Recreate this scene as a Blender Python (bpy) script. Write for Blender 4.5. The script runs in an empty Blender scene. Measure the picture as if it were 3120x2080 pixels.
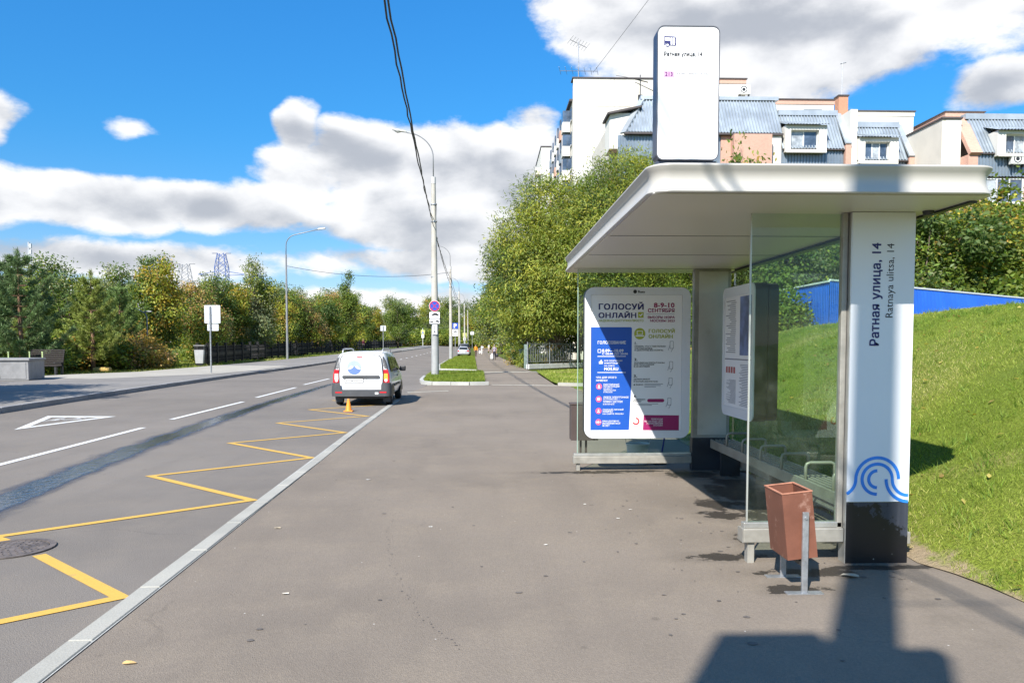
import bpy, math, random
import numpy as np
from mathutils import Vector, Matrix
from mathutils.geometry import tessellate_polygon

# ------------------------------------------------------------------ camera, sky, sun, exposure
SC = bpy.context.scene
COL = SC.collection
R = math.radians
PI = math.pi

cam_data = bpy.data.cameras.new('camera')
cam = bpy.data.objects.new('camera', cam_data)
COL.objects.link(cam)
SC.camera = cam
cam.location = (0, 0, 1.75)
cam.rotation_euler = (R(90 - 2.932), 0, R(-1.782))
cam_data.sensor_width = 36.0
cam_data.lens = 36.0 * 2343 / 3120
cam_data.shift_y = 130 / 3120
cam_data.clip_start = 0.1
cam_data.clip_end = 4000

SUN_DIR = Vector((0.51, 0.97, -1.0)).normalized()      # the way the light travels
sun_elev = math.asin(-SUN_DIR.z)
sl = bpy.data.lights.new('sun', 'SUN')
sl.energy = 5.0
sl.angle = R(0.53)
sl.color = (1.0, 0.945, 0.87)
sun = bpy.data.objects.new('sun', sl)
COL.objects.link(sun)
sun.location = (-40, -60, 80)
sun.rotation_euler = SUN_DIR.to_track_quat('-Z', 'Y').to_euler()

SC.view_settings.view_transform = 'Standard'
SC.view_settings.look = 'None'
SC.view_settings.exposure = 0.86
SC.view_settings.gamma = 1.0
SC.view_settings.use_curve_mapping = False
SC.cycles.use_denoising = True
SC.cycles.max_bounces = 8
SC.cycles.diffuse_bounces = 3
SC.cycles.glossy_bounces = 3
SC.cycles.transmission_bounces = 4
SC.cycles.transparent_max_bounces = 16
SC.cycles.caustics_reflective = False
SC.cycles.caustics_refractive = False
SC.cycles.sample_clamp_indirect = 6


class Graph:
    """small helper for node graphs"""
    def __init__(self, tree):
        self.t = tree; self.n = tree.nodes; self.l = tree.links
    def new(self, kind, **kw):
        nd = self.n.new(kind)
        for k, v in kw.items(): setattr(nd, k, v)
        return nd
    def put(self, sock, v):
        if isinstance(v, bpy.types.NodeSocket): self.l.new(v, sock)
        elif v is not None: sock.default_value = v
    def m(self, op, a, b=None, c=None, clamp=False):
        nd = self.new('ShaderNodeMath', operation=op, use_clamp=clamp)
        self.put(nd.inputs[0], a)
        if b is not None: self.put(nd.inputs[1], b)
        if c is not None: self.put(nd.inputs[2], c)
        return nd.outputs[0]
    def vm(self, op, a, b=None):
        nd = self.new('ShaderNodeVectorMath', operation=op)
        self.put(nd.inputs[0], a)
        if b is not None: self.put(nd.inputs[1], b)
        return nd.outputs['Value'] if op in ('LENGTH', 'DISTANCE', 'DOT_PRODUCT') else nd.outputs['Vector']
    def scale(self, a, s):
        nd = self.new('ShaderNodeVectorMath', operation='SCALE')
        self.put(nd.inputs[0], a); self.put(nd.inputs['Scale'], s)
        return nd.outputs['Vector']
    def sep(self, v):
        nd = self.new('ShaderNodeSeparateXYZ'); self.put(nd.inputs[0], v); return nd.outputs
    def comb(self, x, y, z):
        nd = self.new('ShaderNodeCombineXYZ')
        for s, v in zip(nd.inputs, (x, y, z)): self.put(s, v)
        return nd.outputs[0]
    def noise(self, v, scale, detail=4, rough=.55, dist=0.0):
        nd = self.new('ShaderNodeTexNoise'); self.put(nd.inputs['Vector'], v)
        nd.inputs['Scale'].default_value = scale; nd.inputs['Detail'].default_value = detail
        nd.inputs['Roughness'].default_value = rough; nd.inputs['Distortion'].default_value = dist
        return nd.outputs[0]
    def voro(self, v, scale, feature='F1', out='Distance', rand=1.0):
        nd = self.new('ShaderNodeTexVoronoi', feature=feature); self.put(nd.inputs['Vector'], v)
        nd.inputs['Scale'].default_value = scale; nd.inputs['Randomness'].default_value = rand
        return nd.outputs[out]
    def ramp(self, v, a, b, lo=0.0, hi=1.0, smooth=True):
        nd = self.new('ShaderNodeMapRange', interpolation_type='SMOOTHSTEP' if smooth else 'LINEAR')
        self.put(nd.inputs['Value'], v)
        for k, x in (('From Min', a), ('From Max', b), ('To Min', lo), ('To Max', hi)): self.put(nd.inputs[k], x)
        return nd.outputs[0]
    def mix(self, f, a, b, blend='MIX'):
        nd = self.new('ShaderNodeMix', data_type='RGBA', blend_type=blend)
        self.put(nd.inputs[0], f)
        self.put(nd.inputs[6], a if isinstance(a, bpy.types.NodeSocket) else (*a, 1))
        self.put(nd.inputs[7], b if isinstance(b, bpy.types.NodeSocket) else (*b, 1))
        return nd.outputs[2]
    def bump(self, h, strength, dist=0.01):
        nd = self.new('ShaderNodeBump'); self.put(nd.inputs['Height'], h)
        nd.inputs['Strength'].default_value = strength; nd.inputs['Distance'].default_value = dist
        return nd.outputs[0]


def make_world():
    w = bpy.data.worlds.new('World'); SC.world = w; w.use_nodes = True
    g = Graph(w.node_tree); g.n.clear()
    out = g.new('ShaderNodeOutputWorld'); bg = g.new('ShaderNodeBackground')
    bg.inputs['Strength'].default_value = 0.082
    g.l.new(bg.outputs[0], out.inputs[0])
    sky = g.new('ShaderNodeTexSky', sky_type='NISHITA')
    sky.sun_disc = False
    sky.sun_elevation = sun_elev
    sky.sun_rotation = math.atan2(-SUN_DIR.x, -SUN_DIR.y)
    sky.altitude = 150; sky.air_density = 1.0; sky.dust_density = 0.4; sky.ozone_density = 3.0
    hsv = g.new('ShaderNodeHueSaturation'); hsv.inputs['Saturation'].default_value = 1.3
    hsv.inputs['Value'].default_value = 1.58
    g.l.new(sky.outputs[0], hsv.inputs['Color'])
    tc = g.new('ShaderNodeTexCoord').outputs['Generated']
    d = g.vm('NORMALIZE', tc)
    x, y, z = g.sep(d)
    az = g.m('MULTIPLY', g.m('ARCTAN2', x, y), 180 / PI)                 # degrees, 0 = +Y, + = right
    el = g.m('MULTIPLY', g.m('ARCSINE', z), 180 / PI)
    dim = g.ramp(el, -2.0, 34.0, .50, 1.0)                                # clean dry air: the sky keeps its blue low down
    skyc = g.mix(1.0, hsv.outputs[0], g.comb(g.m('MULTIPLY', dim, g.ramp(el, 0.0, 16.0, 1.0, .50)), g.m('MULTIPLY', dim, g.ramp(el, 4.0, 30.0, 1.0, .90)), g.m('POWER', dim, .72)), 'MULTIPLY')
    # cumulus banks: (azimuth, elevation, half-width, half-height, weight), degrees
    blobs = [(-9.0, 12.2, 5.0, 3.2, .86), (-3.5, 12.6, 5.2, 3.1, .88), (2.4, 12.4, 4.6, 3.4, .86), (7.0, 11.5, 5.0, 4.0, .8), (-13.3, 14.6, 1.8, 2.0, .80), (-13.5, 12.0, 3.0, 2.6, .76), (-3, 9.0, 12, 2.6, .86), (3.2, 15.9, 2.0, 1.4, .62), (-15.5, 9.4, 4.0, 1.9, .8),
             (-25.5, 9.2, 8.0, 1.8, .88), (-36, 9.2, 7, 2.3, .9), (-18.5, 9.0, 4.0, 1.7, .82), (-25, 5.5, 12, 1.35, .80), (1, 5.8, 14, 1.5, .80), (-11, 6.0, 7, 1.2, .72), (-40, 5.4, 9, 1.7, .85), (-20, 2.8, 28, 1.5, .8), (24, 3.0, 28, 1.6, .8),
             (-24.3, 13.9, 1.9, .8, .47), (-32.6, 13.4, 2.6, 1.8, .82),
             (12.5, 24.0, 7.4, 6.2, .98), (22, 23.8, 10, 7.0, 1.15), (33, 24.5, 8, 5.6, 1.05), (27, 33, 17, 8, .95), (34, 15.6, 3.8, 1.7, .7),
             (58, 14, 15, 5, .8), (-62, 11, 14, 4, .8), (88, 22, 16, 8, .75), (-98, 17, 18, 7, .75), (128, 12, 22, 5, .8), (-142, 13, 22, 5, .8), (172, 24, 14, 6, .7), (-55, 36, 12, 4, .5)]
    warp = g.noise(g.comb(g.m('MULTIPLY', az, .16), g.m('MULTIPLY', el, .2), 3.3), 1.0, 2)
    az2 = g.m('ADD', az, g.m('MULTIPLY', g.m('SUBTRACT', warp, .5), 5.0))
    el2 = g.m('ADD', el, g.m('MULTIPLY', g.m('SUBTRACT', warp, .5), -1.6))
    p = g.comb(az2, el2, 0.0); cov = None
    for a, e, sa, se, wt in blobs:
        nd = g.new('ShaderNodeVectorMath', operation='MULTIPLY_ADD'); g.put(nd.inputs[0], p)
        nd.inputs[1].default_value = (1 / sa, 1 / se, 0); nd.inputs[2].default_value = (-a / sa, -e / se, 0)
        q = g.m('MULTIPLY_ADD', g.vm('DOT_PRODUCT', nd.outputs[0], nd.outputs[0]), -.55 * wt, wt)
        cov = q if cov is None else g.m('MAXIMUM', cov, q)
    cov = g.m('MAXIMUM', cov, -.35)
    def fbm(dz, det, rg):
        c = g.comb(g.m('MULTIPLY', az, .13), g.m('MULTIPLY', g.m('ADD', el, dz), .24), 7.1)
        return g.m('MULTIPLY', g.m('SUBTRACT', g.noise(c, 1.0, det, rg, .1), .5), 1.5)
    f0 = fbm(0.0, 9, .62); f1 = fbm(.7, 6, .60); s0 = fbm(0.0, 2, .5); s1 = fbm(1.6, 2, .5)
    cov = g.m('MAXIMUM', cov, g.ramp(el, 6.0, 1.0, -.3, .40))
    dens = g.m('ADD', cov, g.m('MULTIPLY', f0, .95))
    alpha = g.ramp(dens, .22, .54)
    # lit from above: brighter where the bank thins upward, greyer inside thick banks and towards the base
    br = g.m('ADD', g.m('MULTIPLY', g.m('SUBTRACT', s0, s1), 1.3), .72)
    br = g.m('SUBTRACT', br, g.ramp(dens, .50, 1.20, 0.0, .50))
    br = g.m('ADD', br, g.m('MULTIPLY', g.m('SUBTRACT', f0, f1), 1.0))
    cloud = g.mix(g.ramp(br, .02, .95), (3.5, 3.7, 4.1), (7.3, 7.3, 7.35))
    vis = g.m('MULTIPLY', alpha, g.ramp(el, -1.5, 1.0))
    col = g.mix(g.m('MULTIPLY', vis, .97), skyc, cloud)
    g.l.new(col, bg.inputs['Color'])


make_world()
SC.world.cycles.sampling_method = 'MANUAL'
SC.world.cycles.sample_map_resolution = 256

# ------------------------------------------------------------------ helpers: materials
MATS = {}


def pm(name, col, rough=.6, metal=0.0, var=.12, scale=2.0, bump=0.0, bscale=60.0, spec=.5, coat=0.0, fine=0.0, dirt=None):
    """principled material with procedural colour variation"""
    if name in MATS: return MATS[name]
    mt = bpy.data.materials.new(name); mt.use_nodes = True; MATS[name] = mt
    g = Graph(mt.node_tree); b = g.n['Principled BSDF']
    pos = g.new('ShaderNodeNewGeometry').outputs['Position']
    n1 = g.noise(pos, scale, 5, .6)
    c = g.mix(g.ramp(n1, .3, .7), tuple(v * (1 - var) for v in col), tuple(min(1, v * (1 + var)) for v in col))
    if fine:
        n2 = g.noise(pos, bscale, 3)
        c = g.mix(g.ramp(n2, .35, .65, 0, fine), c, tuple(v * .5 for v in col))
    if dirt:
        n3 = g.noise(pos, dirt[1], 8, .7)
        c = g.mix(g.ramp(n3, dirt[2], dirt[2] + .12, 0, dirt[3]), c, dirt[0])
    g.l.new(c, b.inputs['Base Color'])
    g.put(b.inputs['Roughness'], g.ramp(n1, .2, .8, max(0, rough - .08), min(1, rough + .08)))
    b.inputs['Metallic'].default_value = metal
    b.inputs['Specular IOR Level'].default_value = spec
    b.inputs['Coat Weight'].default_value = coat
    if bump:
        g.l.new(g.bump(g.noise(pos, bscale, 4), bump, .01), b.inputs['Normal'])
    return mt


def glass_mat(name, tint, refl=1.0):
    if name in MATS: return MATS[name]
    mt = bpy.data.materials.new(name); mt.use_nodes = True; MATS[name] = mt
    g = Graph(mt.node_tree); g.n.clear()
    out = g.new('ShaderNodeOutputMaterial'); tr = g.new('ShaderNodeBsdfTransparent'); gl = g.new('ShaderNodeBsdfGlossy')
    tr.inputs['Color'].default_value = (*tint, 1); gl.inputs['Roughness'].default_value = .01
    fr = g.new('ShaderNodeFresnel'); fr.inputs['IOR'].default_value = 1.45
    mx = g.new('ShaderNodeMixShader')
    pos = g.new('ShaderNodeNewGeometry').outputs['Position']
    dust = g.new('ShaderNodeBsdfDiffuse'); dust.inputs['Color'].default_value = (.5, .52, .46, 1)
    bf = g.new('ShaderNodeNewGeometry').outputs['Backfacing']
    g.put(mx.inputs[0], g.m('MULTIPLY', g.m('MULTIPLY', fr.outputs[0], refl), g.m('SUBTRACT', 1.0, bf)))
    g.l.new(tr.outputs[0], mx.inputs[1]); g.l.new(gl.outputs[0], mx.inputs[2])
    m2 = g.new('ShaderNodeMixShader')
    g.put(m2.inputs[0], g.ramp(g.noise(pos, 3.0, 6, .65), .45, .85, .006, .05))
    g.l.new(mx.outputs[0], m2.inputs[1]); g.l.new(dust.outputs[0], m2.inputs[2])
    g.l.new(m2.outputs[0], out.inputs[0])
    return mt


def leaf_mat(name, trans=.35, rough=.55):
    if name in MATS: return MATS[name]
    mt = bpy.data.materials.new(name); mt.use_nodes = True; MATS[name] = mt
    g = Graph(mt.node_tree); b = g.n['Principled BSDF']; out = g.n['Material Output']
    at = g.new('ShaderNodeAttribute', attribute_name='tint')
    g.l.new(at.outputs['Color'], b.inputs['Base Color'])
    b.inputs['Roughness'].default_value = rough; b.inputs['Specular IOR Level'].default_value = .35
    tl = g.new('ShaderNodeBsdfTranslucent')
    hs = g.new('ShaderNodeHueSaturation'); hs.inputs['Value'].default_value = 1.5; hs.inputs['Saturation'].default_value = 1.1
    g.l.new(at.outputs['Color'], hs.inputs['Color']); g.l.new(hs.outputs[0], tl.inputs['Color'])
    mx = g.new('ShaderNodeMixShader'); mx.inputs[0].default_value = trans
    g.l.new(b.outputs[0], mx.inputs[1]); g.l.new(tl.outputs[0], mx.inputs[2]); g.l.new(mx.outputs[0], out.inputs[0])
    return mt


# ------------------------------------------------------------------ helpers: meshes and objects
class MB:
    def __init__(self): self.v = []; self.f = []; self.mi = []
    def add(self, vs, fs, mi=0):
        o = len(self.v); self.v += [tuple(p) for p in vs]
        self.f += [tuple(i + o for i in f) for f in fs]; self.mi += [mi] * len(fs)
        return self
    def box(self, x0, x1, y0, y1, z0, z1, mi=0):
        vs = [(x, y, z) for z in (z0, z1) for y in (y0, y1) for x in (x0, x1)]
        return self.add(vs, [(0, 2, 3, 1), (4, 5, 7, 6), (0, 1, 5, 4), (2, 6, 7, 3), (0, 4, 6, 2), (1, 3, 7, 5)], mi)
    def obox(self, c, size, rot=None, mi=0):
        m = rot.to_matrix() if rot is not None else Matrix.Identity(3)
        hx, hy, hz = (s / 2 for s in size); c = Vector(c)
        vs = [c + m @ Vector((x, y, z)) for z in (-hz, hz) for y in (-hy, hy) for x in (-hx, hx)]
        return self.add(vs, [(0, 2, 3, 1), (4, 5, 7, 6), (0, 1, 5, 4), (2, 6, 7, 3), (0, 4, 6, 2), (1, 3, 7, 5)], mi)
    def tube(self, pts, rad, n=8, cap=True, mi=0):
        pts = [Vector(p) for p in pts]; k = len(pts)
        if not hasattr(rad, '__len__'): rad = [rad] * k
        vs = []; ref = Vector((0, 0, 1))
        t0 = (pts[1] - pts[0]).normalized()
        u = t0.cross(ref if abs(t0.z) < .9 else Vector((1, 0, 0))).normalized()
        for i, p in enumerate(pts):
            t = (pts[min(i + 1, k - 1)] - pts[max(i - 1, 0)])
            t = t.normalized() if t.length > 1e-9 else t0
            u = (u - t * u.dot(t)); u = u.normalized() if u.length > 1e-6 else t.orthogonal().normalized()
            w = t.cross(u)
            for j in range(n):
                a = 2 * PI * j / n
                vs.append(p + (u * math.cos(a) + w * math.sin(a)) * rad[i])
        fs = [(i * n + j, i * n + (j + 1) % n, (i + 1) * n + (j + 1) % n, (i + 1) * n + j) for i in range(k - 1) for j in range(n)]
        if cap:
            fs.append(tuple(range(n - 1, -1, -1))); fs.append(tuple((k - 1) * n + j for j in range(n)))
        return self.add(vs, fs, mi)
    def bar(self, a, b, w, d=None, mi=0):
        return self.tube([a, b], w / 2 * 1.2, 4, True, mi) if d is None else self._rbar(a, b, w, d, mi)
    def _rbar(self, a, b, w, d, mi):
        a = Vector(a); b = Vector(b); L = (b - a).length
        q = (b - a).to_track_quat('Z', 'Y')
        return self.obox((a + b) / 2, (w, d, L), q, mi)
    def lathe(self, prof, c=(0, 0, 0), n=16, mi=0):
        vs = []; c = Vector(c)
        for r, z in prof:
            for j in range(n):
                a = 2 * PI * j / n; vs.append((c.x + r * math.cos(a), c.y + r * math.sin(a), c.z + z))
        k = len(prof)
        fs = [(i * n + j, i * n + (j + 1) % n, (i + 1) * n + (j + 1) % n, (i + 1) * n + j) for i in range(k - 1) for j in range(n)]
        fs.append(tuple(range(n - 1, -1, -1))); fs.append(tuple((k - 1) * n + j for j in range(n)))
        return self.add(vs, fs, mi)
    def prism(self, poly, y0, y1, mi=0):
        """outline of (x, z) points, extruded from y0 to y1"""
        k = len(poly)
        vs = [(x, y0, z) for x, z in poly] + [(x, y1, z) for x, z in poly]
        fs = [tuple(range(k)), tuple(range(2 * k - 1, k - 1, -1))] + [(i, i + k, (i + 1) % k + k, (i + 1) % k) for i in range(k)]
        return self.add(vs, fs, mi)
    def ring(self, outer, inner, y0, y1, mi=0):
        k = len(outer); vs = []
        for pl, y in ((outer, y0), (inner, y0), (outer, y1), (inner, y1)): vs += [(x, y, z) for x, z in pl]
        fs = []
        for i in range(k):
            j = (i + 1) % k
            fs += [(i, j, k + j, k + i), (2 * k + i, 3 * k + i, 3 * k + j, 2 * k + j), (i, 2 * k + i, 2 * k + j, j), (k + i, k + j, 3 * k + j, 3 * k + i)]
        return self.add(vs, fs, mi)
    def flat(self, poly, z, mi=0):
        return self.add([(x, y, z) for x, y in poly], [tuple(range(len(poly)))], mi)
    def mesh(self, name, smooth=False, fix=True):
        me = bpy.data.meshes.new(name); me.from_pydata([tuple(p) for p in self.v], [], self.f)
        if any(self.mi): me.polygons.foreach_set('material_index', self.mi)
        if fix:
            import bmesh
            bm = bmesh.new(); bm.from_mesh(me); bmesh.ops.recalc_face_normals(bm, faces=bm.faces); bm.to_mesh(me); bm.free()
        if smooth: me.polygons.foreach_set('use_smooth', [True] * len(me.polygons))
        me.update(); return me


def obj(name, me, mat, parent=None, loc=(0, 0, 0), bevel=0.0, smooth=False, fix=True, auto=None, seg=2):
    if isinstance(me, MB): me = me.mesh(name, smooth or auto is not None, fix)
    mats = mat if isinstance(mat, (list, tuple)) else [mat]
    if not me.materials:
        for q in mats: me.materials.append(q)
    o = bpy.data.objects.new(name, me); COL.objects.link(o); o.location = loc
    if parent is not None: o.parent = parent
    if bevel:
        bv = o.modifiers.new('bevel', 'BEVEL'); bv.width = bevel; bv.segments = seg; bv.limit_method = 'ANGLE'; bv.angle_limit = R(40)
    if auto is not None and not bevel:
        me.set_sharp_from_angle(angle=R(auto))
    return o


def tag(o, label=None, cat=None, group=None, kind=None):
    if label: o['label'] = label
    if cat: o['category'] = cat
    if group: o['group'] = group
    if kind: o['kind'] = kind
    return o


def thing(name, label, cat, loc=(0, 0, 0), rotz=0.0, group=None):
    o = bpy.data.objects.new(name, None); COL.objects.link(o); o.empty_display_size = .2
    o.location = loc; o.rotation_euler = (0, 0, rotz)
    return tag(o, label, cat, group)


def struct(name, me, mat, **kw):
    o = obj(name, me, mat, **kw); o['kind'] = 'structure'; return o


def copy_tree(o, parent=None):
    c = o.copy(); COL.objects.link(c); c.parent = parent
    for ch in o.children: copy_tree(ch, c)
    return c


def rrect(x0, x1, z0, z1, r, n=6):
    pts = []
    for cx, cz, a0 in ((x1 - r, z0 + r, -90), (x1 - r, z1 - r, 0), (x0 + r, z1 - r, 90), (x0 + r, z0 + r, 180)):
        for i in range(n + 1):
            a = R(a0 + 90 * i / n); pts.append((cx + r * math.cos(a), cz + r * math.sin(a)))
    return pts


def circ(cx, cz, r, n=24): return [(cx + r * math.cos(2 * PI * i / n), cz + r * math.sin(2 * PI * i / n)) for i in range(n)]


TEXTS = {}


def text_mesh(body, bold=0.0):
    """lettering as a flat mesh in XY, each contour filled with its own holes; heavier letters are made of copies
    shifted by a fraction of the size; the third coordinate counts thin layers"""
    key = (body, bold)
    if key in TEXTS: return TEXTS[key]
    cu = bpy.data.curves.new('lettering', 'FONT'); cu.body = body; cu.size = 1.0; cu.resolution_u = 2
    cu.fill_mode = 'NONE'; cu.space_character = 1.0 + bold * 1.6
    o = bpy.data.objects.new('lettering', cu); COL.objects.link(o)
    dg = bpy.context.evaluated_depsgraph_get(); dg.update()
    me = bpy.data.meshes.new_from_object(o.evaluated_get(dg))
    bpy.data.objects.remove(o); bpy.data.curves.remove(cu)
    pts = [(q.co.x, q.co.y) for q in me.vertices]; nxt = {}
    for e in me.edges: nxt.setdefault(e.vertices[0], []).append(e.vertices[1]); nxt.setdefault(e.vertices[1], []).append(e.vertices[0])
    bpy.data.meshes.remove(me)
    seen = set(); loops = []
    for s in range(len(pts)):
        if s in seen or s not in nxt: continue
        lp = [s]; seen.add(s); c = s
        while True:
            q = [w for w in sorted(nxt[c], key=lambda w: (abs(w - c), -w)) if w not in seen]
            if not q: break
            c = q[0]; seen.add(c); lp.append(c)
        if len(lp) > 2: loops.append(lp)
    def area(lp): return sum(pts[lp[i - 1]][0] * pts[lp[i]][1] - pts[lp[i]][0] * pts[lp[i - 1]][1] for i in range(len(lp))) / 2
    def inside(p, lp):
        r = False
        for i in range(len(lp)):
            (x0, y0), (x1, y1) = pts[lp[i - 1]], pts[lp[i]]
            if (y0 > p[1]) != (y1 > p[1]) and p[0] < (x1 - x0) * (p[1] - y0) / (y1 - y0) + x0: r = not r
        return r
    A = [area(lp) for lp in loops]; holes = {}; owner = {}
    for i, lp in enumerate(loops):                                        # a hole lies inside a larger contour of the opposite turn
        own = [j for j in range(len(loops)) if abs(A[j]) > abs(A[i]) and A[j] * A[i] < 0 and inside(pts[lp[0]], loops[j])]
        if own: owner[i] = min(own, key=lambda j: abs(A[j]))
        else: holes[i] = []
    for i, j in owner.items():
        if j in holes: holes[j].append(i)
    outs = list(holes)
    V_, F_ = [], []
    for k, i in enumerate(outs):
        polys = [[Vector((*pts[q], 0)) for q in loops[j]] for j in [i] + holes[i]]; off = len(V_)
        for pl_ in polys: V_ += [(p.x, p.y, k % 3) for p in pl_]
        F_ += [tuple(off + q for q in t) for t in tessellate_polygon(polys)]
    co = np.array(V_, np.float32); fs = F_
    if bold:
        n = len(co); cs = []; fa = []
        for k, (dx, dy) in enumerate(((0, 0), (1, .6), (-1, .6), (1, -.6), (-1, -.6))):
            c = co.copy(); c[:, 0] += dx * bold; c[:, 1] += dy * bold; c[:, 2] += 3 * k; cs.append(c); fa += [tuple(i + k * n for i in f) for f in fs]
        co = np.concatenate(cs); fs = fa
    TEXTS[key] = (co, fs)
    return TEXTS[key]


def lettering(body, x0, x1, z0, z1, y, mat, parent, bold=0.0, name='lettering', spin=0):
    """letters on a wall that faces -Y, filling the box x0..x1, z0..z1; spin=1 reads bottom to top"""
    co, fs = text_mesh(body, bold)
    a = co[:, 0]; b = co[:, 1]
    u = (a - a.min()) / (a.max() - a.min()); v = (b - b.min()) / (b.max() - b.min())
    if spin: X = x1 - v * (x1 - x0); Z = z0 + u * (z1 - z0)
    else: X = x0 + u * (x1 - x0); Z = z0 + v * (z1 - z0)
    me = bpy.data.meshes.new(name)
    me.from_pydata([(float(X[i]), y - .00008 * float(co[i, 2]), float(Z[i])) for i in range(len(X))], [], fs); me.update()
    o = obj(name, me, mat, parent); o['kind'] = 'stuff'; return o


def mesh_np(name, v, f, tint=None, mat=None, smooth=False):
    v = np.asarray(v, np.float32); f = np.asarray(f, np.int32); k = f.shape[1]
    me = bpy.data.meshes.new(name)
    me.vertices.add(len(v)); me.vertices.foreach_set('co', v.ravel())
    me.loops.add(f.size); me.loops.foreach_set('vertex_index', f.ravel())
    me.polygons.add(len(f)); me.polygons.foreach_set('loop_start', np.arange(0, f.size, k, dtype=np.int32))
    if smooth: me.polygons.foreach_set('use_smooth', np.ones(len(f), bool))
    me.update(calc_edges=True)
    if tint is not None:
        at = me.attributes.new('tint', 'FLOAT_COLOR', 'POINT')
        rgba = np.ones((len(v), 4), np.float32); rgba[:, :3] = tint; at.data.foreach_set('color', rgba.ravel())
    if mat: me.materials.append(mat)
    return me


def ordinal(i): return ('first', 'second', 'third', 'fourth', 'fifth', 'sixth', 'seventh', 'eighth', 'ninth', 'tenth', 'eleventh', 'twelfth',
                        'thirteenth', 'fourteenth', 'fifteenth', 'sixteenth', 'seventeenth', 'eighteenth', 'nineteenth', 'twentieth')[i]


# common materials
WHITE = pm('white_enamel', (.80, .81, .82), .35, var=.03, scale=.8)
OFFWHITE = pm('offwhite_metal', (.43, .415, .375), .38, var=.04, scale=1.2, dirt=((.4, .38, .33), 2.2, .62, .3))
SOFFIT = pm('soffit_panel', (.62, .60, .56), .45, var=.03, scale=1.0)
ALU = pm('brushed_aluminium', (.50, .50, .47), .38, .7, var=.1, scale=6)
ALUD = pm('weathered_aluminium', (.34, .325, .285), .5, .35, var=.14, scale=5, dirt=((.24, .22, .18), 3.0, .58, .5))
DARKM = pm('dark_metal', (.03, .032, .035), .45, .2, var=.2)
BLACK = pm('black_iron', (.006, .006, .008), .6, .0, var=.2)
BLACKP = pm('black_plastic', (.02, .02, .022), .45, var=.15)
GALV = pm('galvanised_steel', (.42, .43, .44), .42, .75, var=.18, scale=14)
CONC = pm('pole_concrete', (.42, .40, .35), .85, var=.12, scale=1.5, bump=.2, bscale=40, dirt=((.3, .28, .24), 1.1, .6, .4))
KERBC = pm('kerb_concrete', (.42, .42, .39), .85, var=.14, scale=1.3, bump=.25, bscale=90, fine=.25, dirt=((.26, .25, .22), 3.0, .58, .5))
GRANITE = pm('grey_granite', (.27, .27, .27), .7, var=.15, scale=3, bump=.1, bscale=120, fine=.4)
NAVY = pm('navy_print', (.016, .017, .12), .5, var=.02)
INK = pm('black_print', (.012, .012, .014), .5, var=.02)
GREYINK = pm('grey_print', (.22, .22, .24), .5, var=.02)
MAG = pm('magenta_print', (.28, .01, .10), .5, var=.03)
OLIVE = pm('lime_print', (.36, .40, .03), .5, var=.03)
BLUEP = pm('blue_print', (.012, .085, .42), .42, var=.05, scale=1.5)
PAPER = pm('paper_white', (.78, .78, .77), .4, var=.015)
PINK = pm('pink_print', (.75, .10, .22), .5, var=.03)
SIGNWHITE = pm('sign_white', (.82, .82, .82), .4, var=.02)
SIGNBACK = pm('sign_back', (.62, .64, .66), .45, .3, var=.06)
# ------------------------------------------------------------------ terrain
def sp(v, k): return k * np.logaddexp(0, np.asarray(v, float) / k)
def sstep(a, b, v): t = np.clip((np.asarray(v, float) - a) / (b - a), 0, 1); return t * t * (3 - 2 * t)
def zt(x, y):
    """height of street level: flat by the shelter, the far left pavement and the far road rise a little"""
    a = .011 * (sp(np.subtract(y, 50), 6) - sp(np.subtract(y, 110), 6)); b = .008 * (sp(np.subtract(y, 110), 8) - sp(np.subtract(y, 280), 8))
    return a * (1 - sstep(-14, -4, x)) + b


def lerp_pts(pts, ys):
    p = sorted(pts, key=lambda q: q[1]); return np.interp(ys, [q[1] for q in p], [q[0] for q in p])


ROAD_L = [(-10.6, -60), (-11.2, 0), (-11.9, 12), (-12.43, 20), (-12.8, 25), (-13.1, 30), (-13.5, 38), (-13.75, 48), (-13.5, 60), (-13.2, 105), (-13.1, 165), (-13.0, 300)]
ROAD_R = [(-1.7, -60), (-2.35, 0), (-2.47, 4), (-2.51, 5.4), (-2.6, 8.7), (-2.67, 11.9), (-2.79, 15.3), (-2.93, 23.7), (-2.98, 28), (-2.9, 33.3), (-3.25, 40), (-3.45, 47), (-3.5, 53), (-3.95, 62), (-4.4, 85), (-4.6, 110), (-5.0, 160), (-5.6, 300)]
PAV_L = [(-24, -60), (-24, 38), (-22.4, 42), (-20.5, 45.5), (-20.1, 54), (-19.3, 65), (-18.6, 80), (-17.6, 110), (-17, 160), (-16.8, 300)]
PATH_L = [(-.12, 33), (-.2, 36), (-.35, 47), (-.7, 51), (-1.9, 110), (-2.4, 160), (-2.8, 300)]
PATH_R = [(2.9, 33), (3.0, 48), (2.65, 56), (2.2, 85), (1.5, 112), (1.0, 160), (.6, 300)]


def ys_grid(a, b): return np.unique(np.concatenate([np.arange(a, min(b, 60), 1.0), np.arange(max(a, 60), b, 4.0), [b]]))


def ribbon(name, L, Rr, y0, y1, dz, mat, nx=8, kind='structure', padr=0.0):
    ys = ys_grid(y0, y1); xl = lerp_pts(L, ys); xr = lerp_pts(Rr, ys) + padr
    t = np.linspace(0, 1, nx + 1)
    X = xl[:, None] + (xr - xl)[:, None] * t[None]; Y = np.repeat(ys[:, None], nx + 1, 1); Z = zt(X, Y) + dz
    v = np.stack([X, Y, Z], -1).reshape(-1, 3); n = nx + 1
    f = [(i * n + j, i * n + j + 1, (i + 1) * n + j + 1, (i + 1) * n + j) for i in range(len(ys) - 1) for j in range(nx)]
    o = obj(name, mesh_np(name, v, f, smooth=True), mat); o['kind'] = kind
    return o


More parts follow.
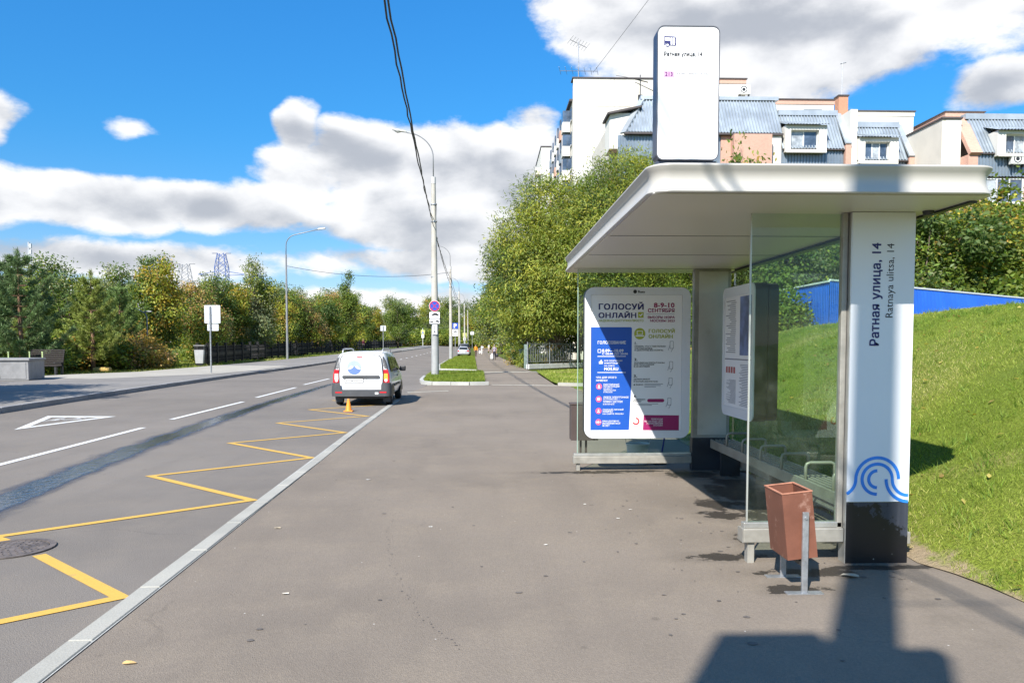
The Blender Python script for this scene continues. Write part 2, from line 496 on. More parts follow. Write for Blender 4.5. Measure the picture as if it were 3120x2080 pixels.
def asphalt(name, col, warm, stains_shade=(), speck=.5):
    mt = bpy.data.materials.new(name); mt.use_nodes = True; MATS[name] = mt
    g = Graph(mt.node_tree); b = g.n['Principled BSDF']
    pos = g.new('ShaderNodeNewGeometry').outputs['Position']
    big = g.noise(pos, .22, 6, .6); mid = g.noise(pos, 1.7, 6, .65); fine = g.noise(pos, 70, 4, .7); grain = g.voro(pos, 150)
    c = g.mix(g.ramp(big, .3, .7), tuple(v * .82 for v in col), tuple(v * 1.13 for v in col))
    c = g.mix(g.ramp(mid, .42, .72, 0, .55), c, warm)
    # long faint drag marks along the street
    sx = g.vm('MULTIPLY', pos, (1.0, .07, 1.0)); streak = g.noise(sx, 2.2, 5, .6)
    c = g.mix(g.ramp(streak, .52, .75, 0, .3), c, tuple(v * .72 for v in col))
    c = g.mix(g.ramp(fine, .38, .62, .32, 0), c, tuple(v * .55 for v in col))
    c = g.mix(g.ramp(grain, .0, .22, .22, 0), c, tuple(min(1, v * 2.0) for v in col))
    # small pale grit and dark gum spots
    v1 = g.voro(pos, 7.0); c1 = g.voro(pos, 7.0, out='Color'); r1 = g.sep(c1)[0]
    grit = g.m('MULTIPLY', g.ramp(v1, .03, .05, 1, 0), g.m('GREATER_THAN', r1, .72))
    c = g.mix(g.m('MULTIPLY', grit, speck), c, (.62, .6, .55))
    v2 = g.voro(g.vm('ADD', pos, (3.7, 9.1, 0)), 2.3); r2 = g.sep(g.voro(g.vm('ADD', pos, (3.7, 9.1, 0)), 2.3, out='Color'))[1]
    gum = g.m('MULTIPLY', g.ramp(v2, .05, .085, 1, 0), g.m('GREATER_THAN', r2, .78))
    c = g.mix(g.m('MULTIPLY', gum, .35), c, tuple(v * .3 for v in col))
    # hairline cracks
    wp = g.vm('ADD', pos, g.scale(g.comb(g.noise(pos, 1.3, 5), g.noise(g.vm('ADD', pos, (5, 5, 5)), 1.3, 5), 0.0), .9))
    ed = g.voro(wp, .33, 'DISTANCE_TO_EDGE'); cr = g.m('MULTIPLY', g.ramp(ed, .0, .007, 1, 0), g.ramp(g.noise(pos, .5, 2), .52, .62))
    c = g.mix(g.m('MULTIPLY', cr, .22), c, tuple(v * .35 for v in col))
    rough = g.ramp(mid, .3, .8, .78, .9)
    wet = None
    for (sx0, sy0, rx, ry) in stains_shade:
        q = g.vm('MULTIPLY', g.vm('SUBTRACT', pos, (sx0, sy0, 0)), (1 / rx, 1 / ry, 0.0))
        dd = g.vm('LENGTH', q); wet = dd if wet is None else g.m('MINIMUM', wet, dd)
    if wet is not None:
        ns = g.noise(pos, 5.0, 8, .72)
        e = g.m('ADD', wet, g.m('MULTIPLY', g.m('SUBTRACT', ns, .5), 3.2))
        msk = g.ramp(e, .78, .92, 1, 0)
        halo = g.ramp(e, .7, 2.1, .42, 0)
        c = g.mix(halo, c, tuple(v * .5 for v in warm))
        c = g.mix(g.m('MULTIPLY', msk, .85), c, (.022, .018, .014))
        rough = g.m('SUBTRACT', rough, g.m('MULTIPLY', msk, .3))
    g.l.new(c, b.inputs['Base Color']); g.put(b.inputs['Roughness'], rough)
    b.inputs['Specular IOR Level'].default_value = .3
    h = g.m('ADD', fine, g.m('MULTIPLY', grain, .8))
    g.l.new(g.bump(h, .55, .006), b.inputs['Normal'])
    return mt


ROADM = asphalt('road_asphalt', (.190, .168, .144), (.215, .187, .155), speck=.25)
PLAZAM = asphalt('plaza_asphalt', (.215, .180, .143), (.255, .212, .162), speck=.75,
                 stains_shade=[(2.48, 8.25, .26, .30), (2.38, 7.75, .22, .22), (2.75, 7.7, .2, .3), (1.95, 6.2, .34, .12), (2.5, 5.75, .4, .10), (1.35, 10.42, .7, .10),
                         (2.2, 5.35, .22, .12), (2.0, 10.5, .8, .08), (3.05, 5.86, .5, .07), (3.05, 8.3, .30, 2.3), (2.8, 8.9, .22, .6), (2.75, 10.2, .4, .3), (2.3, 6.75, .1, .2)])  # stains; the long ellipse under the bench is shelter shade painted in
PAVM = asphalt('pavement_asphalt', (.225, .212, .195), (.26, .24, .215), speck=.15)
SLABM = pm('pale_paving', (.36, .335, .285), .9, var=.1, scale=.6, bump=.2, bscale=60, fine=.2)


def grass_mat(name, a, b_, dry):
    mt = bpy.data.materials.new(name); mt.use_nodes = True; MATS[name] = mt
    g = Graph(mt.node_tree); b = g.n['Principled BSDF']
    pos = g.new('ShaderNodeNewGeometry').outputs['Position']
    c = g.mix(g.ramp(g.noise(pos, .5, 5), .35, .65), a, b_)
    c = g.mix(g.ramp(g.noise(pos, 1.1, 6, .65), .55, .75, 0, .7), c, dry)
    c = g.mix(g.ramp(g.noise(pos, 45, 3, .7), .4, .62, .6, 0), c, tuple(v * .35 for v in a))
    if name == 'lawn':                                                    # trodden bare earth where the turf meets the asphalt
        x_, y_, z_ = g.sep(pos); e_ = g.m('ADD', g.m('SUBTRACT', x_, 3.47), g.m('MULTIPLY', g.m('SUBTRACT', g.noise(pos, 2.6, 5, .65), .5), -.9))
        c = g.mix(g.m('MULTIPLY', g.ramp(e_, .05, .22, 1, 0), g.m('LESS_THAN', y_, 30.0)), c, (.30, .235, .15))
    g.l.new(c, b.inputs['Base Color']); b.inputs['Roughness'].default_value = .9; b.inputs['Specular IOR Level'].default_value = .1
    g.l.new(g.bump(g.noise(pos, 30, 4, .7), .8, .05), b.inputs['Normal'])
    return mt


LAWN = grass_mat('lawn', (.16, .215, .03), (.23, .275, .042), (.36, .32, .12))
PARK = grass_mat('park_grass', (.085, .125, .025), (.13, .155, .03), (.18, .15, .06))

xs = np.unique(np.concatenate([np.linspace(-900, -60, 12), np.linspace(-60, 40, 41), np.linspace(40, 900, 12)]))
ys = np.unique(np.concatenate([np.linspace(-300, -20, 6), np.linspace(-20, 300, 65), np.linspace(300, 1900, 10)]))
X, Y = np.meshgrid(xs, ys)
v = np.stack([X, Y, zt(X, Y) - .07], -1).reshape(-1, 3); n = len(xs)
f = [(i * n + j, i * n + j + 1, (i + 1) * n + j + 1, (i + 1) * n + j) for i in range(len(ys) - 1) for j in range(n - 1)]
struct('ground', mesh_np('ground', v, f, smooth=True), PARK)

ribbon('road', ROAD_L, ROAD_R, -60, 300, 0.0, ROADM, 10, padr=.25)
ribbon('pavement', PAV_L, [(x - .19, y) for x, y in ROAD_L], -60, 300, .142, PAVM, 6)
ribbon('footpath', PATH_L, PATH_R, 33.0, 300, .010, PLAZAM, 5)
pl = MB()
pr = lerp_pts(ROAD_R, [-60, 0, 4, 8.7, 15.3, 23.7, 28])
poly = [(float(x) + .17, y) for x, y in zip(pr, (-60, 0, 4, 8.7, 15.3, 23.7, 28))] + [(-2.6, 33.42), (14, 33.0), (14, 29), (5, 29), (3.75, 26), (3.75, 6.2), (3.9, 5), (4.6, 0), (5, -60)]
pl.flat(poly, .006)
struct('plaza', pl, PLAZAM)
pv = MB(); pv.flat([(-23.6, 38), (-18.5, 36.4), (-15.0, 42.0), (-14.25, 47), (-14.3, 56), (-20.0, 57), (-20.05, 54), (-20.45, 45.6), (-22.35, 42)], 0)
o = struct('paved_corner', pv, SLABM)
for q in o.data.vertices: q.co.z = float(zt(q.co.x, q.co.y)) + .150

# ------------------------------------------------------------------ kerbs, stone by stone
def stone_mesh(L, w, h):
    return MB().box(-w / 2, w / 2, -L / 2 + .006, L / 2 - .006, 0, h).mesh('kerb_stone')


def lay(parent, name, me, mat, x, y, z, ang, bevel=.008):
    o = obj(name, me, mat, parent, bevel=bevel, seg=1); o.location = (x, y, z); o.rotation_euler = (0, 0, ang); return o


KERBD = pm('dark_kerb_stone', (.27, .265, .26), .85, var=.16, scale=1.0, bump=.25, bscale=80, fine=.3, dirt=((.15, .145, .14), 2.0, .55, .5))
base = ribbon('kerb', [(x - .2, y) for x, y in ROAD_L], [(x - .004, y) for x, y in ROAD_L], 118, 300, .146, KERBC, 1)
me_k = stone_mesh(1.0, .17, .30)
y = 9.5; rng = random.Random(4)
while y < 118:
    x0, x1 = lerp_pts(ROAD_L, [y - .5, y + .5]); xm = (x0 + x1) / 2 - .09
    lay(base, 'kerb_stone', me_k, KERBD, xm, y, float(zt(xm, y)) + .15 - .30 + rng.uniform(-.004, .004), math.atan2(-(x1 - x0), 1.0) + rng.uniform(-.003, .003)); y += 1.0
# face of the far stretch
kf = MB()
ysf = np.arange(118, 300, 6.0); xf = lerp_pts(ROAD_L, ysf)
for i in range(len(ysf) - 1):
    a, b = (xf[i], ysf[i]), (xf[i + 1], ysf[i + 1])
    za, zb = float(zt(*a)), float(zt(*b))
    kf.add([(a[0] - .002, a[1], za - .05), (b[0] - .002, b[1], zb - .05), (b[0] - .002, b[1], zb + .146), (a[0] - .002, a[1], za + .146)], [(0, 1, 2, 3)])
obj('kerb_face', kf, KERBC, base)

STRIP = pm('pale_strip_stone', (.35, .34, .295), .8, var=.12, scale=1.1, bump=.25, bscale=70, fine=.22, dirt=((.33, .31, .27), 2.2, .56, .5))
me_s = stone_mesh(1.0, .14, .10)
base = MB(); base.flat([(float(lerp_pts(ROAD_R, [q])[0]) + dx, q) for dx, qs in ((.0, (-3, 0, 8.7, 15, 24.5)), (.155, (24.5, 15, 8.7, 0, -3))) for q in qs], .0065)
base = struct('flush_kerb', base, KERBC)
y = -1.98
while y < 24.6:
    x0, x1 = lerp_pts(ROAD_R, [y - .5, y + .5]); xm = (x0 + x1) / 2 + .08
    lay(base, 'kerb_stone', me_s, STRIP, xm, y, .016 - .10 + rng.uniform(-.002, .002), math.atan2(-(x1 - x0), 1.0) + rng.uniform(-.004, .004), .005); y += 1.0


def kerb_run(name, pts, w, top, mat, L=1.0):
    """a run of kerb stones along a polyline, children of one bedding strip"""
    bed = MB(); P = [Vector((*p, 0)) for p in pts]
    for a, b in zip(P, P[1:]):
        d = (b - a).normalized(); s = Vector((d.y, -d.x, 0)) * (w * .5 - .012)
        bed.add([a + s, b + s, b - s, a - s], [(0, 1, 2, 3)])
    for i, q in enumerate(bed.v): bed.v[i] = (q[0], q[1], float(zt(q[0], q[1])) + min(top - .02, .012))
    root = struct(name, bed, mat)
    mes = {}
    for a, b in zip(P, P[1:]):
        n = max(1, round((b - a).length / L)); d = (b - a) / n
        key = round(d.length, 3)
        me = mes.setdefault(key, stone_mesh(d.length, w, top + .12))
        for i in range(n):
            c = a + d * (i + .5)
            lay(root, 'kerb_stone', me, mat, c.x, c.y, float(zt(c.x, c.y)) - .12 + rng.uniform(-.004, .004), math.atan2(-d.x, d.y))
    return root


kerb_run('island_kerb', [(-3.3, 40.2), (-3.15, 36.4), (-2.9, 34.3), (-2.4, 33.45), (-.8, 33.2), (.02, 33.4)], .16, .15, KERBC)
kerb_run('driveway_edge', [(.15, 33.42), (2.95, 32.75)], .12, .022, STRIP)
kerb_run('lawn_kerb', [(3.0, 32.75), (5.2, 31.6), (9.5, 31.4)], .16, .14, STRIP)
kerb_run('plaza_edge', [(-2.95, 28.25), (-1.5, 29.1)], .10, .02, STRIP)
kerb_run('path_crossing_edge', [(-.66, 48.4), (2.5, 49.0), (4.2, 50.4), (6.1, 52.6)], .16, .04, STRIP)
kerb_run('far_island_kerb', [(-4.4, 86), (-4.0, 63), (-3.45, 54.5), (-3.3, 52.4), (-.75, 50.4)], .15, .13, KERBC, 2.0)

# ------------------------------------------------------------------ lawns
ISL = MB(); ISL.flat([(-.1, 33.5), (-.2, 36), (-.36, 47.2), (-3.4, 47.2), (-3.2, 40), (-3.05, 36.4), (-2.8, 34.3), (-2.35, 33.55), (-.8, 33.3)], .115)
struct('near_grass_island', ISL, LAWN)
sl_ = MB(); sl_.flat([(-.37, 47.25), (-.66, 50.2), (-3.2, 52.3), (-3.4, 47.25)], .07); struct('island_slab', sl_, SLABM)
IS2 = MB(); IS2.flat([(-.72, 50.5), (-1.86, 109), (-4.5, 107), (-4.33, 86), (-3.9, 63), (-3.4, 54.5), (-3.2, 52.5)], .10); struct('far_grass_island', IS2, LAWN)
RG = MB(); RG.flat([(2.9, 35.2), (3.0, 32.85), (5.2, 31.7), (16, 31.5), (16, 66), (6.2, 52.4), (4.2, 50.2), (3.05, 48.8)], .075); struct('shaded_lawn', RG, LAWN)
VG = MB(); VG.flat([(float(lerp_pts(PATH_R, [q])[0]) + .04, q) for q in (56, 70, 85, 100, 112, 140, 170)] + [(9, 170), (9, 60), (4.2, 57.5)], .03)
o = struct('verge', VG, PARK)
for q in o.data.vertices: q.co.z += float(zt(q.co.x, q.co.y))


def hill_edge(y): return 3.47 + np.maximum(0, 6.0 - np.asarray(y, float)) * .16
def hill_z(x, y):
    h = np.interp(y, [-40, 5, 14, 17, 22, 25.6, 28.5, 31.5], [2.2, 2.45, 2.45, 2.37, 2.2, 1.93, 1.05, 0.0])
    s = np.clip((np.asarray(x) - hill_edge(y)) / 6.2, 0, 1); f_ = np.sin(s * PI / 2) ** 1.08
    drop = np.clip(np.asarray(x) - 10.2, 0, 3.0) * .22
    bumps = .05 * np.sin(np.asarray(x) * 1.7 + np.asarray(y) * .9) * np.sin(np.asarray(y) * 1.3) * np.clip(s * 3, 0, 1)
    return np.maximum(h * f_ + bumps - drop * (h / 2.45), 0) + .012


u = np.concatenate([np.linspace(0, 8, 60), np.linspace(8.4, 46, 24)]); ysh = np.concatenate([np.linspace(-40, 3, 22), np.linspace(3.4, 32, 90)])
U, Y = np.meshgrid(u, ysh); X = hill_edge(Y) + U + .06 * np.sin(Y * 5.1) * (U < .01) + .05 * np.sin(Y * 13.7) * (U < .01)
v = np.stack([X, Y, hill_z(X, Y)], -1).reshape(-1, 3); n = len(u)
f = [(i * n + j, i * n + j + 1, (i + 1) * n + j + 1, (i + 1) * n + j) for i in range(len(ysh) - 1) for j in range(n - 1)]
struct('grass_slope', mesh_np('grass_slope', v, f, smooth=True), LAWN)

# ------------------------------------------------------------------ road markings
def paint(name, col, wear):
    mt = bpy.data.materials.new(name); mt.use_nodes = True; MATS[name] = mt
    g = Graph(mt.node_tree); b = g.n['Principled BSDF']
    pos = g.new('ShaderNodeNewGeometry').outputs['Position']
    w = g.noise(pos, 9, 8, .75)
    c = g.mix(g.ramp(w, .58, .72, 0, wear), col, (.2, .19, .17))
    c = g.mix(g.ramp(g.noise(pos, 90, 3), .35, .6, .3, 0), c, tuple(q * .6 for q in col))
    g.l.new(c, b.inputs['Base Color']); b.inputs['Roughness'].default_value = .7
    g.l.new(g.bump(g.noise(pos, 80, 3), .3, .004), b.inputs['Normal'])
    return mt


WP = paint('white_road_paint', (.66, .66, .63), .55)
YP = paint('yellow_road_paint', (.60, .36, .065), .6)


def stroke(pts, w):
    P = [Vector(p) for p in pts]; L_, R_ = [], []
    for i, p in enumerate(P):
        d0 = (p - P[i - 1]).normalized() if i else None
        d1 = (P[i + 1] - p).normalized() if i < len(P) - 1 else None
        if d0 is None or d1 is None:
            d = d1 or d0; nrm = Vector((-d.y, d.x)); k = 1
        else:
            n0 = Vector((-d0.y, d0.x)); n1 = Vector((-d1.y, d1.x)); nrm = (n0 + n1)
            nrm = nrm.normalized() if nrm.length > 1e-3 else d0
            k = min(2.6, 1 / max(.2, nrm.dot(n0)))
        L_.append(p + nrm * w / 2 * k); R_.append(p - nrm * w / 2 * k)
    return L_, R_


def marking(name, pts, w, mat, z=.006):
    L_, R_ = stroke(pts, w); m = MB(); k = len(L_)
    vs = [(p.x, p.y, float(zt(p.x, p.y)) + z) for p in L_ + R_]
    m.add(vs, [(i, k + i, k + i + 1, i + 1) for i in range(k - 1)])
    return struct(name, m, mat, fix=False)


zl = [(-4.45, 3.7), (-4.5, 7.06), (-4.5, 10.32), (-4.59, 13.77), (-4.7, 17.29), (-4.81, 20.84), (-4.9, 24.3)]
zr = [(-2.50, 5.33), (-2.6, 8.67), (-2.67, 11.92), (-2.79, 15.34), (-2.9, 18.89), (-2.98, 22.5)]
marking('zigzag_marking', [zl[0], (zr[0][0] - .05, zr[0][1]), (-3.74, 6.44)], .10, YP)
zz = [(-4.24, 6.86), zl[1]]
for a, b in zip(zr[1:], zl[2:]): zz += [(a[0] - .06, a[1]), b]
marking('zigzag_marking', zz, .10, YP)
marking('zigzag_marking', [(-2.45, 2.0), zl[0]], .10, YP, .0045)
for (a, b) in [((-7.02, 8.0), (-7.28, 16.4)), ((-7.42, 18.2), (-7.52, 23.8)), ((-7.68, 25.7), (-7.87, 31.7)), ((-8.06, 33.9), (-8.17, 39.8)), ((-8.3, 42), (-8.5, 48)), ((-8.6, 50.2), (-8.8, 56.2)),
               ((-8.9, 58.4), (-9.05, 64.4)), ((-9.1, 66.6), (-9.2, 70))]:
    marking('lane_dash', [a, b], .13, WP)
for q in range(12): marking('lane_dash', [(-9.25 - .02 * q, 75.2 + 6.2 * q), (-9.26 - .02 * q, 77.0 + 6.2 * q)], .16, WP)
marking('lane_dash', [(-11.2, 82), (-12.6, 92)], .14, WP)
# warning triangle with running figures
A, B, Cc = Vector((-9.76, 16.08)), Vector((-10.81, 19.17)), Vector((-9.08, 19.01))
cen = (A + B + Cc) / 3; tri = MB(); outer = [A, B, Cc]
inner = [cen + (p - cen) * .70 for p in outer]
for i in range(3):
    j = (i + 1) % 3
    tri.add([(p.x, p.y, .006) for p in (outer[i], outer[j], inner[j], inner[i])], [(0, 1, 2, 3)])
for k, (ox, oy) in enumerate([(-10.07, 18.0), (-9.72, 18.3)]):
    for a, b in [((0, 0), (-.05, .5)), ((-.02, .1), (.16, .02)), ((-.02, .12), (-.15, -.2)), ((-.05, .42), (.13, .3)), ((-.05, .46), (-.2, .4)), ((-.06, .58), (-.07, .74))]:
        L_, R_ = stroke([(ox + a[0], oy + a[1]), (ox + b[0], oy + b[1])], .06)
        tri.add([(p.x, p.y, .006 + .0004 * (len(tri.f) % 9)) for p in (L_[0], R_[0], R_[1], L_[1])], [(0, 1, 2, 3)])
struct('warning_triangle_marking', tri, WP, fix=False)

# water running along the lane
wu = [(-4.95, 4), (-5.80, 9.11), (-6.25, 12.58), (-6.62, 17.7), (-6.98, 25.5), (-7.15, 32.8), (-7.35, 40)]
wl = [(-4.2, 4), (-5.02, 8.3), (-5.34, 10.63), (-5.76, 15.33), (-6.31, 22.96), (-6.62, 31.3), (-7.05, 40)]
ysw = np.arange(4, 40, .25); xl = lerp_pts(wu, ysw); xr = lerp_pts(wl, ysw); t = np.linspace(-.35, 1.35, 15)
X = xl[:, None] + (xr - xl)[:, None] * t; Y = np.repeat(ysw[:, None], 15, 1)
v = np.stack([X, Y, np.full_like(X, .0045)], -1).reshape(-1, 3)
tint = np.stack([np.repeat(np.abs(t * 2 - 1)[None], len(ysw), 0).ravel(), Y.ravel() / 40, np.zeros(X.size)], -1)
f = [(i * 15 + j, i * 15 + j + 1, (i + 1) * 15 + j + 1, (i + 1) * 15 + j) for i in range(len(ysw) - 1) for j in range(14)]
mt = bpy.data.materials.new('street_water'); mt.use_nodes = True
g = Graph(mt.node_tree); b = g.n['Principled BSDF']
at = g.sep(g.new('ShaderNodeAttribute', attribute_name='tint').outputs['Color'])
pos = g.new('ShaderNodeNewGeometry').outputs['Position']; st = g.vm('MULTIPLY', pos, (1.0, .35, 1.0))
ed = g.m('ADD', at[0], g.m('MULTIPLY', g.m('SUBTRACT', g.noise(st, 3.2, 7, .7), .5), 1.5))
ed = g.m('ADD', ed, g.ramp(at[1], .62, 1.0, 0, .55))
core = g.ramp(ed, .50, .78, .92, 0); al = g.m('MAXIMUM', core, g.ramp(ed, .62, 1.25, .42, 0))
b.inputs['Base Color'].default_value = (.03, .042, .07, 1)
g.put(b.inputs['Alpha'], al)
wetn = g.noise(g.vm('MULTIPLY', pos, (1, .5, 1)), 6.5, 6, .7)
g.put(b.inputs['Roughness'], g.m('ADD', g.ramp(ed, .40, .85, .05, .75), g.ramp(wetn, .5, .7, 0, .06)))
b.inputs['IOR'].default_value = 1.6; b.inputs['Specular IOR Level'].default_value = 1.0
g.l.new(g.bump(g.noise(g.vm('MULTIPLY', pos, (1, .45, 1)), 13, 4, .6), .34, .02), b.inputs['Normal'])
o = struct('water', mesh_np('water', v, f, tint), mt)

# dried drips and gum on the plaza
rng_ = np.random.default_rng(3); mb = MB()
line = [(-.95, 8.0), (-.95, 7.2), (-.85, 6.6), (-.76, 6.0), (-.62, 5.5), (-.48, 5.0), (-.3, 4.6), (-.15, 4.3)]
spots = []
for (x0, y0), (x1, y1) in zip(line, line[1:]):
    for k in range(9):
        t = k / 9; spots.append((x0 + (x1 - x0) * t + rng_.normal(0, .012), y0 + (y1 - y0) * t + rng_.normal(0, .015), rng_.uniform(.003, .007)))
for k in range(34): spots.append((rng_.uniform(-2.1, 3.0), 4 + rng_.random() ** 1.6 * 16, rng_.uniform(.006, .02)))
for k in range(60): spots.append((rng_.normal(2.0, .7), rng_.normal(6.4, 1.2), rng_.uniform(.006, .024)))
for x, y, r in spots:
    if x > 3.2 or y < 3: continue
    k = 7; a0 = rng_.random() * 6.28; e = rng_.uniform(.6, 1.7)
    mb.add([(x + r * e * math.cos(a0 + 6.283 * i / k) * rng_.uniform(.7, 1.2), y + r * math.sin(a0 + 6.283 * i / k) * rng_.uniform(.7, 1.2), .0105) for i in range(k)], [tuple(range(k))])
tag(obj('ground_spots', mb, pm('dried_gum', (.115, .10, .088), .85, var=.3, scale=30), fix=False), 'scattered small dark gum spots and drips on the asphalt', 'spots', kind='stuff')

# fallen leaves and scraps
rl = random.Random(8)
def scrap(name, label, cat, x, y, s, col, z=.012, group=None):
    m = MB(); k = 8; a0 = rl.random() * 6.28
    pts = [(s * rl.uniform(.6, 1.1) * math.cos(a0 + 6.283 * i / k), s * .55 * rl.uniform(.6, 1.1) * math.sin(a0 + 6.283 * i / k), rl.uniform(0, s * .22)) for i in range(k)]
    m.add(pts + [(0, 0, s * .05)], [(i, (i + 1) % k, k) for i in range(k)])
    o = obj(name, m, pm('scrap_' + name + str(len(MATS)), col, .8, var=.15, scale=40), loc=(x, y, z)); return tag(o, label, cat, group)
scrap('fallen_leaf', 'dry tan leaf lying on the asphalt at the bottom left near the kerb', 'leaf', -1.97, 4.19, .045, (.55, .36, .14))
scrap('fallen_leaf', 'pale curled leaf on the asphalt below the middle zigzag', 'leaf', -2.0, 7.3, .04, (.55, .45, .3))
scrap('paper_scrap', 'small white paper scrap on the asphalt between kerb and shelter', 'paper', -1.55, 9.9, .04, (.75, .74, .7))
scrap('stone_chip', 'pale broken stone chip on the ground behind the litter bin', 'stone', 2.72, 5.62, .085, (.42, .37, .28), .02)
for k, (x, y) in enumerate([(-.55, 7.3), (1.3, 7.6), (1.5, 8.0), (1.05, 8.3), (.5, 6.6)]):
    scrap('paper_scrap', 'tiny pale scrap on the open asphalt in front of the shelter', 'paper', x, y, .022, (.7, .68, .62), group='tiny pale scraps in front of the shelter')
scrap('puddle_clod', 'thin white twig lying on the asphalt right of the kerb', 'twig', -1.42, 5.35, .03, (.6, .55, .45)).name = 'twig'

# manhole
mh = thing('manhole_cover', 'round cast iron manhole cover interrupting the yellow zigzag', 'manhole', (-4.08, 6.64, .002))
IRON = pm('cast_iron', (.155, .13, .115), .7, .4, var=.25, scale=8, bump=.3, bscale=60)
m = MB()
for r0, r1, z0, z1 in ((.28, .33, .002, .012),):
    ring = [(r1, z0), (r1, z1), (r0, z1), (r0, z0)]
    k = 32; vs = [(r * math.cos(2 * PI * i / k), r * math.sin(2 * PI * i / k), z) for r, z in ring for i in range(k)]
    m.add(vs, [(a * k + i, a * k + (i + 1) % k, ((a + 1) % 4) * k + (i + 1) % k, ((a + 1) % 4) * k + i) for a in range(4) for i in range(k)])
obj('rim', m, IRON, mh)
m = MB(); m.lathe([(.272, 0), (.272, .007), (.262, .009)], n=32)
obj('lid', m, IRON, mh)
m = MB()
for rr in (.07, .13, .19, .245):
    k = int(rr * 120)
    for i in range(k):
        a = 2 * PI * i / k; m.obox((rr * math.cos(a), rr * math.sin(a), .0105), (.026, .018, .005), Matrix.Rotation(a, 3, 'Z').to_quaternion())
obj('tread', m, IRON, mh)['kind'] = 'stuff'
# ------------------------------------------------------------------ bus shelter
GLASS = glass_mat('shelter_glass', (.86, .93, .88), .9)
EDGE = pm('glass_edge', (.30, .42, .36), .2, var=.05)
PANEL = pm('pillar_panel', (.70, .72, .75), .35, var=.02, scale=.7)
SH = thing('bus_shelter', 'pale metal and glass bus shelter with flat overhanging roof and white pillar', 'bus shelter', (3.1, 8.3, 0))
OX, OY = 3.1, 8.3
def shp(name, m, mat, parent=SH, **kw):
    """geometry given in street coordinates, stored relative to the shelter"""
    m.v = [(x - OX, y - OY, z) for x, y, z in m.v]
    return obj(name, m, mat, parent, **kw)


# roof: fascia swept round the plan, top deck, soffit panels
X0, X1, Y0, Y1 = 1.135, 3.525, 5.30, 11.15
prof = [(.000, 2.790), (.022, 2.792), (.028, 2.800), (.024, 2.815), (.008, 2.842), (-.002, 2.870), (-.002, 2.900), (.004, 2.925), (.016, 2.945), (.028, 2.962), (.034, 2.974), (.032, 2.984), (.016, 2.990), (-.20, 2.992)]
def plan(off, r=.13, n=7):
    pts = []
    for cx, cy, a0 in ((X1 - r, Y0 + r, -90), (X1 - r, Y1 - r, 0), (X0 + r, Y1 - r, 90), (X0 + r, Y0 + r, 180)):
        for i in range(n + 1):
            a = R(a0 + 90 * i / n); pts.append((cx + (r + off) * math.cos(a), cy + (r + off) * math.sin(a)))
    return pts
m = MB(); k = None
for off, z in prof:
    rr = max(off, -.12) if off > -.19 else -.12
    pts = plan(rr); k = len(pts); m.v += [(x, y, z) for x, y in pts]
for i in range(len(prof) - 1): m.f += [(i * k + j, i * k + (j + 1) % k, (i + 1) * k + (j + 1) % k, (i + 1) * k + j) for j in range(k)]
m.f.append(tuple((len(prof) - 1) * k + j for j in range(k))); m.mi = [0] * len(m.f)
roof = shp('roof', m, OFFWHITE, auto=30)
joints = [Y0 + .02, 7.35, 8.90, 10.50, Y1 - .02]
for a, b in zip(joints, joints[1:]):
    m = MB().box(X0 + .004, X1 - .004, a + .008, b - .008, 2.787, 2.800)
    shp('ceiling_panel', m, SOFFIT, bevel=.004, seg=1)
for yj in joints[1:-1]: shp('joint_seal', MB().box(X0 + .03, X1 - .03, yj - .009, yj + .009, 2.7845, 2.7865), DARKM)
m = MB().box(X0 + .06, X1 - .06, Y0 + .06, Y1 - .06, 2.81, 2.90); shp('roof_core', m, DARKM)
m = MB().box(X1 - .05, X1 + .004, Y0 + .2, Y1 - .1, 2.770, 2.786); shp('drip_edge', m, DARKM)
# small black lamp housing under the right edge of the roof
m = MB(); m.lathe([(.0, -.035), (.035, -.035), (.038, -.02), (.042, 0)], (3.42, 5.93, 2.786), 14); shp('ceiling_lamp', m, DARKM, smooth=False)

# pillars
CEIL = 2.786
PX0, PX1, PY0, PY1 = 2.845, 3.355, 5.98, 6.10
BASEM = pm('black_plinth', (.028, .032, .040), .42, .1, var=.2, scale=2)
def plinth_mat():
    mt = bpy.data.materials.new('scuffed_plinth'); mt.use_nodes = True
    g = Graph(mt.node_tree); b = g.n['Principled BSDF']
    pos = g.new('ShaderNodeNewGeometry').outputs['Position']; x, y, z = g.sep(pos)
    n = g.noise(g.vm('MULTIPLY', pos, (1, 1, .8)), 6.5, 8, .72)
    # old black paint kept low down, worn to grey higher up and at the right
    e = g.m('ADD', g.m('ADD', g.m('MULTIPLY', z, -1.9), g.m('MULTIPLY', g.m('SUBTRACT', x, 3.1), -1.0)), g.m('MULTIPLY', g.m('SUBTRACT', n, .5), 1.7))
    msk = g.ramp(e, -.74, -.71)
    drip = g.noise(g.vm('MULTIPLY', pos, (9, 1, .6)), 3.0, 4, .6)
    c = g.mix(g.ramp(drip, .45, .7, 0, .5), (.035, .040, .056), (.07, .075, .092))
    c = g.mix(msk, c, (.0065, .0065, .009))
    sp_ = g.m('MULTIPLY', g.ramp(g.voro(pos, 16), .10, .14, 1, 0), g.ramp(g.m('ADD', z, g.m('MULTIPLY', n, .16)), .13, .18, 1, 0))
    c = g.mix(g.m('MULTIPLY', sp_, .8), c, (.40, .38, .34))
    g.l.new(c, b.inputs['Base Color']); g.put(b.inputs['Roughness'], g.m('SUBTRACT', .5, g.m('MULTIPLY', msk, .1)))
    return mt
PLINTH = plinth_mat()
m = MB().box(PX0, PX1, PY0 + .006, PY1, .0, CEIL); pil = shp('pillar', m, ALU, bevel=.006)
def pilp(name, mm, mat, **kw): return shp(name, mm, mat, pil, **kw)
